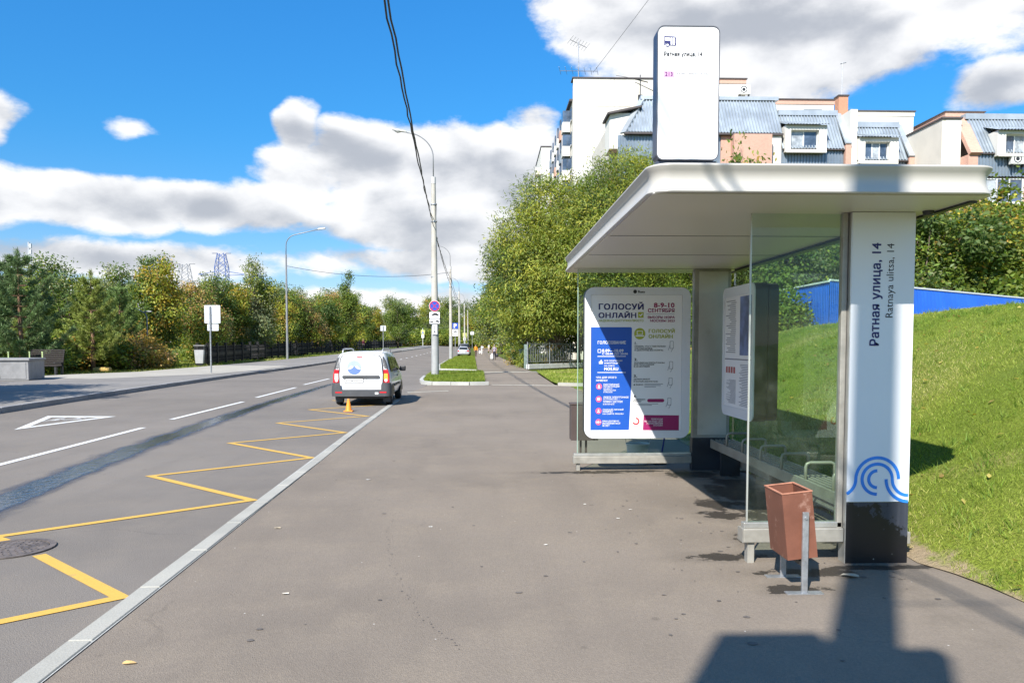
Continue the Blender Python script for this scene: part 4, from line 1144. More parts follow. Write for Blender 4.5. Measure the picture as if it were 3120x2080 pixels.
WIRE = pm('black_cable', (.012, .012, .013), .6, var=.1)
def cable(name, label, pts, sag, r=.014, wob=0.0, group=None, seed=1):
    rg = random.Random(seed); path = []
    for a, b in zip(pts, pts[1:]):
        a = Vector(a); b = Vector(b); n = max(8, int((b - a).length / .8))
        for k in range(n + 1 if b == Vector(pts[-1]) else n):
            t = k / n; p = a.lerp(b, t); p.z -= sag * 4 * t * (1 - t)
            p += Vector((rg.uniform(-wob, wob), 0, rg.uniform(-wob, wob))); path.append(p)
    m = MB(); m.tube(path, r, 6); return tag(obj(name, m, WIRE, smooth=True), label, 'cable', group)
top = [(x, y) for x, y in LAMPS]
a0 = (-.75, -52, 9.0)
cable('overhead_cable', 'thicker overhead cable strung between the lamp poles, left of the pair', [a0, (-1.22, -3.7, 8.95), (-2.98, 40.8, 8.55), (-4.08, 87, 9.0), (-4.75, 130.7, 9.2), (-5.2, 174.7, 9.4)], .55, .021, .022, 'overhead cables', 3)
cable('overhead_cable', 'overhead cable strung between the lamp poles, right of the pair', [(-.6, -52, 8.2), (-1.05, -3.7, 8.45), (-2.86, 40.8, 8.0), (-4.04, 87, 8.2), (-4.7, 130.7, 8.4), (-5.15, 174.7, 8.6)], .42, .020, .018, 'overhead cables', 9)
cable('span_wire', 'thin wire crossing the road from the left lamp to the far pole', [(-20.1, 78, 9.6), (-4.2, 87.2, 9.9)], .75, .022)

# tall lamp behind the left pavement
x, y = -20.15, 78.0; z = float(zt(x, y))
LL = thing('street_lamp', 'tall slim grey street lamp rising behind the black fence on the left', 'street lamp', (x, y, z))
m = MB(); m.tube([(0, 0, -.1), (0, 0, 6), (0, 0, 10.4)], [.12, .10, .08], 10); obj('pole', m, LAMPG, LL, auto=40)
path = [(0, 0, 10.4), (.02, 0, 11.2)] + [(1.25 - 1.23 * math.cos(t), -.4 * math.sin(t), 11.2 + 1.15 * math.sin(t)) for t in np.linspace(.1, 1.35, 9)] + [(3.5, -1.2, 12.75)]
m = MB(); m.tube(path, .045, 8); obj('arm', m, LAMPG, LL, smooth=True)
m = MB(); m.obox((3.85, -1.3, 12.80), (.75, .26, .14), Matrix.Rotation(R(-8), 3, 'Y').to_quaternion()); obj('lamp_head', m, pm('lamp_white', (.6, .6, .6), .45), LL, bevel=.05)
# small park lamp seen among the pines
PL = thing('park_lamp', 'slim grey park lamp with curved arm among the young pines', 'lamp', (-24.4, 56, .1))
m = MB(); m.tube([(0, 0, -.2), (0, 0, 3.6), (-.1, 0, 3.9), (-.8, 0, 4.25)], [.05, .045, .035, .03], 8); obj('pole', m, LAMPG, PL, smooth=True)
m = MB().box(-.15, .35, -.1, .1, 3.98, 4.06); obj('lamp_head', m, LAMPG, PL, bevel=.02)

# ------------------------------------------------------------------ road signs
def sign_plate(parent, name, x0, x1, z0, z1, y, mat, r=.04, rim=None, th=.006):
    o = obj(name, MB().prism(rrect(x0, x1, z0, z1, r, 4), y, y + th), mat, parent)
    if rim: obj('rim', MB().ring(rrect(x0, x1, z0, z1, r, 4), rrect(x0 + .018, x1 - .018, z0 + .018, z1 - .018, max(.005, r - .018), 4), y - .002, y - .0005), rim, o)
    return o
BLKRIM = INK
SGB = pm('sign_blue', (.02, .07, .45), .4, var=.03); SGR = pm('sign_red', (.42, .012, .02), .4, var=.03)
fy = LAMPS[1][1] - .235; fx = LAMPS[1][0]
NS = thing('road_sign', 'round blue no stopping sign with red rim on the nearest lamp pole', 'road sign', (fx, fy, 3.505))
NS.scale = (.79, 1, .79)
obj('disc', MB().prism(circ(0, .36, .35, 32), 0, .006), SGB, NS)
obj('rim', MB().ring(circ(0, .36, .352, 32), circ(0, .36, .285, 32), -.004, -.001), SGR, NS)
for k, s in enumerate((1, -1)):
    m = MB(); m.obox((0, -.0025 - .0012 * k, .36), (.60, .001, .045), Matrix.Rotation(R(45 * s), 3, 'Y').to_quaternion()); obj('red_bar', m, SGR, NS)
obj('backing', MB().prism(circ(0, .36, .375, 32), .0065, .012), SIGNWHITE, NS)
def car_icon(m, cx, cz, s, y=-.002):
    pts = [(-.5, 0), (-.5, .13), (-.3, .18), (-.16, .34), (.2, .34), (.36, .19), (.5, .16), (.5, 0)]
    m.add([(cx + a * s, y, cz + b * s) for a, b in pts], [tuple(range(len(pts)))])
    for q in (-.28, .28): m.add([(cx + q * s + .09 * s * math.cos(R(45 * i)), y, cz - .01 * s + .09 * s * math.sin(R(45 * i))) for i in range(8)], [tuple(range(8))])
S2 = thing('road_sign', 'white plate with car symbol and word under the no stopping sign', 'road sign', (fx, fy, 3.10))
S2.scale = (.79, 1, .72)
p = sign_plate(S2, 'plate', -.36, .36, .04, .54, 0, SIGNWHITE, .05, INK); m = MB(); car_icon(m, .03, .28, .5); obj('car_symbol', m, INK, p, fix=False)
lettering('кроме', -.28, .28, .10, .20, -.0025, INK, p, .01)
S3 = thing('road_sign', 'white plate with tow truck symbol, third sign on the nearest lamp pole', 'road sign', (fx, fy, 2.835))
S3.scale = (.79, 1, .77)
p = sign_plate(S3, 'plate', -.36, .36, .02, .37, 0, SIGNWHITE, .05, INK); m = MB(); car_icon(m, .17, .16, .3); car_icon(m, -.2, .12, .26); m.add([(-.08, -.0025, .2), (.32, -.0025, .10), (.32, -.0025, .12), (-.08, -.0025, .23)], [(0, 1, 2, 3)]); obj('tow_symbol', m, INK, p, fix=False)
S4 = thing('road_sign', 'narrow white plate with black down arrow, lowest on the nearest lamp pole', 'road sign', (fx, fy, 2.257))
S4.scale = (.79, 1, .775)
p = sign_plate(S4, 'plate', -.165, .185, .03, .74, 0, SIGNWHITE, .04, INK)
m = MB(); m.add([(-.015, -.0025, .68), (.035, -.0025, .68), (.035, -.0025, .26), (-.015, -.0025, .26)], [(0, 1, 2, 3)]); m.add([(-.06, -.0025, .27), (.08, -.0025, .27), (.01, -.0025, .09)], [(0, 1, 2)]); obj('arrow', m, INK, p, fix=False)
for q in (NS, S2, S3, S4): obj('clamp', MB().box(-.12, .12, .013, .04, .12, .16), GALV, q)

def post_sign(label, x, y, h, plates, back=False, name='road_sign', r=.038, post=GALV):
    z = float(zt(x, y)) + (.15 if x < -13 else .05)
    t = thing(name, label, 'road sign', (x, y, z)); m = MB(); m.tube([(0, .05, -.15), (0, .05, h)], r, 10); obj('post', m, post, t, auto=40)
    for x0, x1, z0, z1, mat, nm in plates: 
        o = sign_plate(t, nm, x0, x1, z0, z1, -.0 if not back else .095, mat, .04)
        if back: obj('clamp', MB().box(-.06, .06, .045, .094, (z0 + z1) / 2 - .03, (z0 + z1) / 2 + .03), GALV, o)
    return t
t = post_sign('square sign and smaller plate seen from the back on a thin post at left', -15.5, 43.5, 3.72, [(-.33, .55, 2.78, 3.78, SIGNBACK, 'plate'), (-.18, .44, 2.36, 2.74, SIGNBACK, 'small_plate')], True, r=.045)
post_sign('small white sign seen from the back on a thin post far left', -14.9, 110, 3.6, [(-.38, .38, 2.9, 3.65, SIGNBACK, 'plate')], True, r=.06)
t = post_sign('blue parking sign with white plates beside the parked silver car', -4.5, 106, 4.6, [(-.38, .38, 3.85, 4.65, SGB, 'plate'), (-.38, .38, 3.15, 3.78, SIGNWHITE, 'small_plate'), (-.38, .38, 2.85, 3.12, SIGNWHITE, 'small_plate')], r=.06)
lettering('P', -.2, .2, 3.97, 4.55, -.003, SIGNWHITE, t, .03)
m = MB(); car_icon(m, 0, 3.4, .5, -.003); obj('car_symbol', m, INK, t, fix=False)
FLUO = pm('fluorescent_sign', (.50, .52, .16), .5, var=.05)
for (x, y, nm) in ((-16.2, 192, 'yellow green crossing sign on the left at the end of the road'), (-6.0, 198, 'yellow green crossing sign right of the road, beyond the parked cars')):
    t = post_sign(nm, x, y, 4.4, [(-.5, .5, 2.95, 3.95, FLUO, 'plate'), (-.32, .32, 2.0, 2.85, SIGNWHITE, 'small_plate')], r=.07, post=pm('sign_post_white', (.6, .6, .6), .6))
    m = MB(); m.add([(-.3, -.004, 3.1), (.3, -.004, 3.1), (0, -.004, 3.75)], [(0, 1, 2)]); obj('crossing_symbol', m, SGB, t, fix=False)
t = post_sign('yield sign and white plate on a post far along the footpath', -4.2, 205, 4.8, [(-.45, .45, 3.6, 4.4, SIGNWHITE, 'plate')], r=.07)

# ------------------------------------------------------------------ left pavement furniture
z = .16
PB = thing('granite_planter', 'low grey granite box at the left edge of the pavement', 'planter', (-22.4, 35.9, z - .01))
obj('block', MB().obox((0, 0, .45), (3.1, 2.3, .88), None), GRANITE, PB, bevel=.015)
obj('coping', MB().obox((0, 0, .94), (3.22, 2.42, .10), None), GRANITE, PB, bevel=.015)
for x0, x1 in ((-1.45, -.1), (.05, 1.45)): obj('face_panel', MB().box(x0, x1, -1.165, -1.151, .08, .80), GRANITE, PB, bevel=.008)
PB.rotation_euler.z = R(14)
BN = thing('park_bench', 'dark slatted park bench with tall backrest behind the granite box', 'bench', (-23.7, 41.8, z), R(-4))
WOOD = pm('dark_slats', (.014, .009, .008), .8, var=.25, scale=12)
for i in range(9):
    t = i / 8; yy = .1 + .22 * t + .06 * t * t; zz = .50 + .80 * t
    obj('backrest_slat', MB().obox((0, yy, zz), (2.0 - .12 * t, .025, .075), Matrix.Rotation(R(-16 - 8 * t), 3, 'X').to_quaternion()), WOOD, BN, bevel=.006, seg=1)
for i in range(5): obj('seat_slat', MB().box(-1.0, 1.0, -.48 + .115 * i, -.385 + .115 * i, .44, .475), WOOD, BN, bevel=.006, seg=1)
for s in (-.9, .9):
    obj('leg', MB().box(s - .05, s + .05, -.45, -.33, .0, .439), DARKM, BN); obj('leg', MB().box(s - .05, s + .05, .08, .20, .0, .439), DARKM, BN)
    obj('armrest', MB().box(s - .04, s + .06, -.52, .14, .62, .66), DARKM, BN, bevel=.01)
    m = MB(); m.tube([(s, .15, .40), (s, .26, .9), (s * .95, .42, 1.32)], .03, 6); obj('back_bracket', m, DARKM, BN)
GB = thing('litter_bin', 'pale grey tapering litter bin at the start of the black fence', 'litter bin', (-21.5, 58.2, .24), R(8))
m = MB(); m.add([(-.30, -.2, .12), (.22, -.2, .12), (.22, .2, .12), (-.30, .2, .12), (-.38, -.24, 1.12), (.30, -.24, 1.12), (.30, .24, 1.12), (-.38, .24, 1.12)], [(0, 1, 5, 4), (1, 2, 6, 5), (2, 3, 7, 6), (3, 0, 4, 7), (0, 3, 2, 1), (4, 5, 6, 7)])
obj('body', m, pm('bin_grey', (.46, .46, .46), .5, .2, var=.06), GB, bevel=.01)
for x in (-.36, .28): obj('hood_post', MB().box(x - .02, x + .02, -.2, .2, 1.12, 1.42), DARKM, GB)
obj('hood', MB().box(-.42, .36, -.26, .26, 1.42, 1.48), pm('bin_hood', (.3, .29, .28), .5), GB, bevel=.01); obj('foot', MB().box(-.22, .16, -.15, .15, -.05, .12), DARKM, GB)
# scooter wheel just inside the left edge
SCT = thing('scooter', 'black wheel of a scooter parked at the left edge of the picture', 'scooter', (-20.75, 32.9, .155))
def wheel(parent, loc, r, w, tyre, rim, axis='Y', n=20):
    m = MB(); prof = [(r * .62, -w / 2), (r * .93, -w / 2), (r, -w * .3), (r, w * .3), (r * .93, w / 2), (r * .62, w / 2)]
    k = n; vs = []
    for rad, o_ in prof:
        for j in range(k):
            a = 2 * PI * j / k
            p = (o_, rad * math.cos(a), rad * math.sin(a)) if axis == 'X' else (rad * math.cos(a), o_, rad * math.sin(a))
            vs.append((p[0] + loc[0], p[1] + loc[1], p[2] + loc[2]))
    kk = len(prof); m.add(vs, [(i * k + j, i * k + (j + 1) % k, ((i + 1) % kk) * k + (j + 1) % k, ((i + 1) % kk) * k + j) for i in range(kk) for j in range(k)])
    w_ = obj('wheel', m, tyre, parent, auto=40)
    m = MB(); m.tube([tuple(Vector(loc) + (Vector((-w * .42, 0, 0)) if axis == 'X' else Vector((0, -w * .42, 0)))), tuple(Vector(loc) + (Vector((w * .42, 0, 0)) if axis == 'X' else Vector((0, w * .42, 0))))], r * .625, 16); obj('rim', m, rim, w_, auto=40)
    return w_
TYRE = pm('tyre_rubber', (.018, .018, .019), .8, var=.2)
wheel(SCT, (0.05, 0, .22), .22, .09, TYRE, pm('rim_grey', (.35, .36, .38), .4, .6)); wheel(SCT, (-1.15, 0, .22), .22, .09, TYRE, MATS['rim_grey'])
m = MB(); m.tube([(0.05, 0, .22), (-.12, 0, .75), (-.18, 0, 1.0)], .035, 8); obj('fork', m, DARKM, SCT)
m = MB(); m.tube([(-.2, -.3, 1.02), (-.18, 0, 1.04), (-.2, .3, 1.02)], .018, 8); obj('handlebar', m, DARKM, SCT)
obj('deck', MB().box(-1.2, -.2, -.13, .13, .25, .35), DARKM, SCT, bevel=.03); obj('seat', MB().box(-1.25, -.65, -.14, .14, .66, .76), BLACKP, SCT, bevel=.04); obj('seat_post', MB().box(-1.05, -.85, -.07, .07, .35, .66), DARKM, SCT)
for k, (x, y) in enumerate([(-24.8, 40.6), (-23.9, 40.9), (-23.3, 41.0)]):
    m = MB(); m.tube([(0, 0, 0), (0, 0, 1.25)], .035, 8); m.tube([(0, 0, 1.2501), (0, 0, 1.30)], .045, 8)
    tag(obj('marker_post', m, pm('pale_green_post', (.45, .55, .25), .6), loc=(x, y, .1)), 'short pale green stake behind the granite box', 'stake', 'pale green stakes behind the granite box')
m = MB(); m.add([(-.4, -.3, 0), (.4, -.3, 0), (.4, .3, 0), (-.4, .3, 0), (-.28, -.2, .55), (.28, -.2, .55), (.28, .2, .55), (-.28, .2, .55)], [(0, 1, 5, 4), (1, 2, 6, 5), (2, 3, 7, 6), (3, 0, 4, 7), (4, 5, 6, 7)])
tag(obj('plastic_crate', m, pm('pale_green_plastic', (.45, .6, .4), .5), loc=(-24.6, 59, .1), bevel=.04), 'pale green plastic tub under the pines', 'tub')
m = MB().obox((0, 0, .14), (1.1, .5, .28), None); tag(obj('sand_pile', m, pm('yellow_sand', (.55, .38, .12), .9), loc=(-24.5, 49.6, .05), bevel=.12), 'small heap of yellow sand on the park grass', 'sand heap')

# ------------------------------------------------------------------ black iron fence on the left
FL = [(-22.0, 59), (-22.6, 70), (-22.7, 85), (-22.3, 105), (-21.2, 135), (-19.2, 175)]
IF = thing('iron_fence', 'long black iron fence with posts and railings along the left pavement', 'fence', (-22, 59, 0))
def fpt(y): return float(lerp_pts(FL, [y])[0])
y = 59.0; pm_bar = None
post_me = MB().box(-.09, .09, -.09, .09, 0, 1.62).mesh('post'); cap_me = MB().box(-.11, .11, -.11, .11, 1.621, 1.70).mesh('cap')
while y < 173:
    x = fpt(y); y2 = y + 2.5; x2 = fpt(y2); z0 = float(zt(x, y)) + .06; z2 = float(zt(x2, y2)) + .06
    lo = Vector((x + 22, y - 59, z0)); hi = Vector((x2 + 22, y2 - 59, z2))
    o = obj('post', post_me, BLACK, IF); o.location = lo; c = obj('cap', cap_me, BLACK, o)
    m = MB(); d = (hi - lo)
    for h in (.16, .36, 1.20, 1.42): m._rbar(lo + d * .03 + Vector((0, 0, h)), hi - d * .03 + Vector((0, 0, h)), .05, .04, 0)
    nb = 14
    for k in range(1, nb):
        p = lo + d * (k / nb); m.box(p.x - .022, p.x + .022, p.y - .022, p.y + .022, p.z + .18, p.z + 1.40)
        if k % 2: m.obox(p + Vector((0, d.y / nb * .5, .78)), (.03, .15, .42), Matrix.Rotation(R(30), 3, 'X').to_quaternion())
        else: m.obox(p + Vector((0, d.y / nb * .5, .78)), (.03, .13, .42), Matrix.Rotation(R(-30), 3, 'X').to_quaternion())
    obj('railing', m, BLACK, IF)
    y = y2

# iron fence with pointed arches on a white plinth, right of the footpath
RF = thing('iron_fence', 'grey iron fence with pointed arches on a white plinth beside the footpath', 'fence', (2.8, 54.4, .03))
RI = pm('fence_grey', (.26, .27, .28), .55, .3, var=.2, scale=8)
P0 = Vector((0, 0, 0)); dirv = Vector((3.9, 4.3, 0)).normalized(); L3 = 2.55
PLW = pm('plinth_white', (.62, .61, .57), .8, var=.1, scale=3)
for i in range(5):
    a = P0 + dirv * (L3 * i); b = a + dirv * L3
    ang = math.atan2(dirv.y, dirv.x)
    for s in range(2):
        c = a + dirv * (L3 * (s + .5) / 2); o = obj('plinth_block', MB().box(-L3 / 4 + .006, L3 / 4 - .006, -.13, .13, 0, .34), PLW, RF, bevel=.01); o.location = c; o.rotation_euler.z = ang
    o = obj('post', MB().box(-.03, .03, -.03, .03, 0, 1.92), RI, RF); o.location = a; o.rotation_euler.z = ang
    m = MB(); zb, ztop, zm = .50, 1.80, 1.42
    m.box(.04, L3 - .04, -.02, .02, zb - .02, zb + .02); m.box(.04, L3 - .04, -.02, .02, ztop - .02, ztop + .02)
    for u in range(2):
        o0 = .1 + u * 1.22
        for k in range(6):
            xx = o0 + k * .2; hh = [zm - .05, zm + .06, zm + .2, zm + .2, zm + .06, zm - .05][k]
            m.box(xx - .011, xx + .011, -.011, .011, zb + .021, hh)
        for (xa, za, xb, zb_) in ((o0, zm - .05, o0 + .5, zm + .37), (o0 + 1.0, zm - .05, o0 + .5, zm + .37), (o0 + .2, zm + .06, o0 + .5, zm + .28), (o0 + .8, zm + .06, o0 + .5, zm + .28), (o0 + .4, zm + .2, o0 - .05, ztop - .03), (o0 + .6, zm + .2, o0 + 1.05, ztop - .03)):
            m._rbar((xa, 0, za), (xb, 0, zb_), .022, .018, 0)
    o = obj('railing', m, RI, RF); o.location = a; o.rotation_euler.z = ang
# weathered teal pickets along the footpath
WF = thing('picket_fence', 'weathered teal picket fence half hidden by leaves along the footpath', 'fence', (2.7, 55.6, .03))
TEAL = pm('weathered_teal', (.16, .21, .19), .8, var=.3, scale=6)
pk = MB().box(-.012, .012, -.065, .065, 0, 1.35).mesh('picket')
m = MB().box(-.10, .14, -.12, .12, 0, 1.75); obj('gate_post', m, TEAL, WF, bevel=.01)
yy = .35; rp = random.Random(5)
while yy < 26:
    x = float(lerp_pts(PATH_R, [55.6 + yy])[0]) + .12 - 2.7; o = obj('picket', pk, TEAL, WF); o.location = (x, yy, rp.uniform(-.05, .05)); o.rotation_euler = (rp.uniform(-.04, .04), rp.uniform(-.05, .05), rp.uniform(-.1, .1))
    yy += .21 if yy < 12 else .5
m = MB(); prev = None
for q in np.linspace(.2, 26, 14):
    p = Vector((float(lerp_pts(PATH_R, [55.6 + q])[0]) + .16 - 2.7, q, .9))
    if prev: m._rbar(prev, p, .05, .03, 0); m._rbar(prev - Vector((0, 0, .6)), p - Vector((0, 0, .6)), .05, .03, 0)
    prev = p
obj('rail', m, TEAL, WF)

# ------------------------------------------------------------------ blue corrugated fence on the slope
BLUEM = pm('blue_sheet', (.010, .115, .60), .38, .1, var=.10, scale=.8, fine=.06, bscale=30)
BF = thing('corrugated_fence', 'bright blue corrugated sheet fence with white cap on top of the slope', 'fence', (11.2, 25, 0))
capm = pm('white_cap', (.72, .73, .74), .45, var=.05)
def blue_run(a, b, top0, top1, hgt=2.35):
    a = Vector(a); b = Vector(b); L = (b - a).length; d = (b - a).normalized(); nrm = Vector((d.y, -d.x, 0)); n = max(1, round(L / 1.15)); s = L / n
    prof = [(0, 0), (.035, 0), (.05, .022), (.098, .022), (.113, 0)]; per = s / 10; sc_ = per / .115
    pts = []
    for k in range(10): pts += [(k * per + u_ * sc_, o_) for u_, o_ in prof]
    pts.append((s - .001, 0))
    for i in range(n):
        t0 = top0 + (top1 - top0) * i / n; t1 = top0 + (top1 - top0) * (i + 1) / n; m = MB(); kk = len(pts)
        for u_, o_ in pts:
            p = a + d * (i * s + u_) + nrm * o_; zt_ = t0 + (t1 - t0) * u_ / s
            m.v += [(p.x - 11.2, p.y - 25, zt_ - hgt), (p.x - 11.2, p.y - 25, zt_)]
        m.f = [(2 * k, 2 * k + 2, 2 * k + 3, 2 * k + 1) for k in range(kk - 1)]; m.mi = [0] * len(m.f)
        obj('sheet_panel', m, BLUEM, BF, fix=False)
        q0 = a + d * (i * s) - Vector((11.2, 25, 0)); q1 = a + d * ((i + 1) * s) - Vector((11.2, 25, 0)); q0.z = t0 + .03; q1.z = t1 + .03
        m = MB(); m._rbar(q0, q1, .075, .055, 0); obj('cap', m, capm, BF)
blue_run((11.2, 25, 0), (24.2, 34.3, 0), 3.84, 3.84)
blue_run((24.2, 34.3, 0), (38, 44, 0), 3.84, 3.7)
blue_run((11.2, 25.02, 0), (11.0, 37, 0), 3.80, 3.75)
# ------------------------------------------------------------------ white van
CARW = pm('van_white', (.78, .79, .80), .22, var=.015, coat=.5)
TRIM = pm('van_grey_plastic', (.062, .065, .070), .55, var=.1)
DGLASS = pm('dark_glass', (.015, .018, .02), .08, var=.1, coat=.3)
REDL = pm('tail_red', (.55, .01, .02), .2, var=.05, coat=.5); CLEARL = pm('tail_clear', (.7, .55, .5), .2, var=.05, coat=.5); AMB = pm('tail_amber', (.8, .42, .06), .25, var=.05)
PLATE = pm('number_plate', (.78, .78, .76), .4, var=.03)
def loft(stations, ring, name='body'):
    """stations along y; ring(s) -> list of (x, z) from bottom right round the top to bottom left"""
    m = MB(); k = None
    for s in stations:
        pts = ring(s); k = len(pts); m.v += [(x, s[0], z) for x, z in pts]
    n = len(stations)
    m.f = [(i * k + j, i * k + j + 1, (i + 1) * k + j + 1, (i + 1) * k + j) for i in range(n - 1) for j in range(k - 1)]
    m.f += [(i * k + k - 1, i * k, (i + 1) * k, (i + 1) * k + k - 1) for i in range(n - 1)]
    m.f += [tuple(range(k)), tuple((n - 1) * k + j for j in range(k))]; m.mi = [0] * len(m.f)
    return m
def half(w, zb, belt, top, wt, roofw, side):
    """cross-section: sill, belt, shoulder, window line, roof edge, crown"""
    r = [(w * .93, zb), (w, zb + .16), (w * 1.012, (zb + belt) / 2 + .06), (w, belt), (w - .02, belt + .05), (wt, top - .13), (roofw, top - .045), (roofw * .72, top - .008), (0, top)]
    return r + [(-x, z) for x, z in reversed(r[:-1])]
VAN = thing('parked_van', 'white delivery van with blue round emblem parked in the bus lay-by', 'van', (-3.62, 22.05, 0), R(1.0))
S = .95   # the van's overall scale, from the size it has beside the kerb
st = [(0.02, .80, .42, .98, 1.545, .665, .60), (.10, .845, .40, .98, 1.60, .70, .63), (.5, .865, .34, .98, 1.635, .72, .645), (1.4, .87, .32, .97, 1.65, .725, .65), (2.5, .87, .32, .96, 1.64, .72, .64), (2.75, .868, .32, .96, 1.60, .70, .62),
      (3.45, .86, .34, .93, 1.02, .78, .70), (3.9, .84, .36, .86, .93, .74, .64), (4.25, .78, .42, .78, .82, .66, .56), (4.38, .66, .46, .70, .72, .54, .44)]
m = loft(st, lambda s: half(s[1], s[2], s[3], s[4], s[5], s[6], 0)); VB = obj('body', m, CARW, VAN, auto=35)
def vp(name, m, mat, par=VAN, **kw): return obj(name, m, mat, par, **kw)
def rear(poly, y, th=.012): return MB().prism(poly, y - th, y)
door = vp('rear_door', rear([(-.63, .50), (-.60, .44), (.60, .44), (.63, .50), (.645, .95), (.60, 1.42), (.54, 1.505), (.3, 1.545), (-.3, 1.545), (-.54, 1.505), (-.60, 1.42), (-.645, .95)], .012, .03), CARW, bevel=.018)
vp('door_gap', MB().prism([(-.655, .485), (-.62, .425), (.62, .425), (.655, .485), (.668, .95), (.62, 1.43), (.555, 1.52), (.3, 1.558), (-.3, 1.558), (-.555, 1.52), (-.62, 1.43), (-.668, .95)], -.012, .010), BLACKP)
vp('door_seam', MB().box(.165, .171, -.0195, -.0175, .45, 1.53), TRIM, door)
vp('handle_bar', rear(rrect(-.56, .56, .835, .925, .04, 5), -.020, .03), TRIM, door, bevel=.008)
vp('plate_frame', rear(rrect(-.485, .075, .692, .833, .02, 3), -.0185, .004), BLACKP, door)
npl = vp('number_plate', rear(rrect(-.47, .06, .705, .820, .015, 3), -.0235, .008), PLATE, door); lettering('Е 136 КК 77', -.44, .03, .735, .795, -.032, INK, npl, .02)
vp('brake_lamp', rear(rrect(-.125, .05, 1.455, 1.485, .012, 3), -.019, .01), REDL, door)
em = vp('emblem', rear(circ(-.20, 1.16, .215, 28), -.0185, .002), pm('emblem_pale', (.36, .43, .62), .35, var=.05), door)
m = MB(); m.add([(-.20 + .213 * math.cos(R(a)), -.0212, 1.16 + .213 * math.sin(R(a))) for a in range(200, 341, 10)] + [(-.12, -.0212, 1.13), (-.20, -.0212, 1.20), (-.28, -.0212, 1.13)], [tuple(range(18))]); vp('emblem_wave', m, pm('emblem_blue', (.14, .22, .50), .35), em, fix=False)
m = MB(); m.add([(-.39, -.0208, 1.12), (-.28, -.0208, 1.22), (-.20, -.0208, 1.16), (-.12, -.0208, 1.22), (-.02, -.0208, 1.11), (-.08, -.0208, 1.10), (-.20, -.0208, 1.14), (-.32, -.0208, 1.10)], [(0, 1, 7), (1, 2, 6, 7), (2, 3, 5, 6), (3, 4, 5)]); vp('emblem_peak', m, PLATE, em, fix=False)
lettering('LARGUS', .40, .54, .955, .975, -.0195, INK, door, .01)
for s in (1, -1):
    lamp = vp('tail_lamp', MB().prism([(s * .66, .70), (s * .845, .70), (s * .835, .95), (s * .795, 1.10), (s * .665, 1.10)], .0, .11), REDL, bevel=.012)
    vp('lamp_lens', MB().prism([(s * .675, .80), (s * .80, .80), (s * .79, .98), (s * .68, .98)], -.006, -.0005), AMB if s > 0 else CLEARL, lamp); vp('lamp_lens', MB().prism(circ(s * .738, .775, .045, 14), -.008, -.0065), PLATE, lamp)
    vp('corner_panel', MB().prism([(s * .66, 1.105), (s * .80, 1.105), (s * .735, 1.36), (s * .655, 1.50), (s * .625, 1.46)], .02, .11), TRIM, bevel=.01)
    # roof rails
    m = MB(); m.tube([(s * .60, .35, 1.60), (s * .60, .45, 1.70), (s * .60, .8, 1.715), (s * .60, 2.0, 1.715), (s * .60, 2.4, 1.69), (s * .60, 2.5, 1.61)], .022, 8); vp('roof_rail', m, pm('rail_silver', (.5, .5, .5), .35, .6), smooth=True)
    for y0, y1 in ((.30, .95), (1.0, 1.75), (1.82, 2.6)):
        zt0, zt1 = 1.47, 1.47 if y1 < 2 else 1.40
        m = MB(); xs0, xs1 = s * .872, s * .748
        m.add([(xs0 + s * .006, y0, 1.035), (xs0 + s * .006, y1 + (.25 if y1 > 2 else 0), 1.035), (xs1 + s * .006, y1, zt1), (xs1 + s * .006, y0 + .03, zt0)], [(0, 1, 2, 3)]); vp('side_window', m, DGLASS, fix=False)
    vp('side_moulding', MB().box(s * .885 - .012, s * .885 + .012, 1.05, 2.7, .55, .63), TRIM, bevel=.008)
    m = MB(); m.obox((s * 1.0, 2.62, 1.06), (.20, .10, .17), None); mi = vp('wing_mirror', m, BLACKP, bevel=.035); vp('mirror_stalk', MB().box(min(s * .84, s * .91), max(s * .84, s * .91), 2.60, 2.65, 1.01, 1.05), BLACKP, mi)
    vp('door_handle', MB().box(s * .885 - .012, s * .885 + .015, 1.90, 2.04, .84, .88), TRIM, bevel=.006)
    vp('mud_flap', MB().box(s * .72 - .11, s * .72 + .11, .36, .38, .10, .36), TRIM)
    for y in (.72, 3.42):
        wheel(VAN, (s * .76, y, .30), .30, .19, TYRE, MATS['rim_grey'], 'X', 24)
        m = MB(); k = 14; pts = [(y + .36 * math.cos(PI * i / k), .30 + .36 * math.sin(PI * i / k)) for i in range(k + 1)]
        m.add([(s * .884, a, b) for a, b in pts], [tuple(range(k + 1))]); vp('wheel_arch', m, BLACKP, fix=False)
bp = vp('rear_bumper', loft([(-.10, .72), (-.085, .80), (.0, .875), (.18, .892), (.36, .885)], lambda s: [(s[1], .30), (s[1] + .01, .42), (s[1], .58), (s[1] - .03, .69), (s[1] - .10, .70), (s[1] - .12, .62 if s[0] < .1 else .70), (.60, .50), (-.60, .50), (-(s[1] - .12), .62 if s[0] < .1 else .70), (-(s[1] - .10), .70), (-(s[1] - .03), .69), (-s[1], .58), (-(s[1] + .01), .42), (-s[1], .30)]), TRIM, auto=40)
for s in (1, -1): vp('reflector', MB().box(s * .66 - .10, s * .66 + .10, -.104, -.09, .40, .44), REDL, bp)
vp('tow_eye', MB().box(.42, .52, -.106, -.09, .36, .42), PLATE, bp)
vp('underbody', MB().box(-.70, .70, .15, 4.1, .22, .36), BLACKP)
m = MB(); m.add([(.62, 2.78, 1.57), (-.62, 2.78, 1.57), (-.74, 3.42, 1.045), (.74, 3.42, 1.045)], [(0, 1, 2, 3)]); vp('windscreen', m, DGLASS, fix=False)
VAN.scale = (S, S, S)

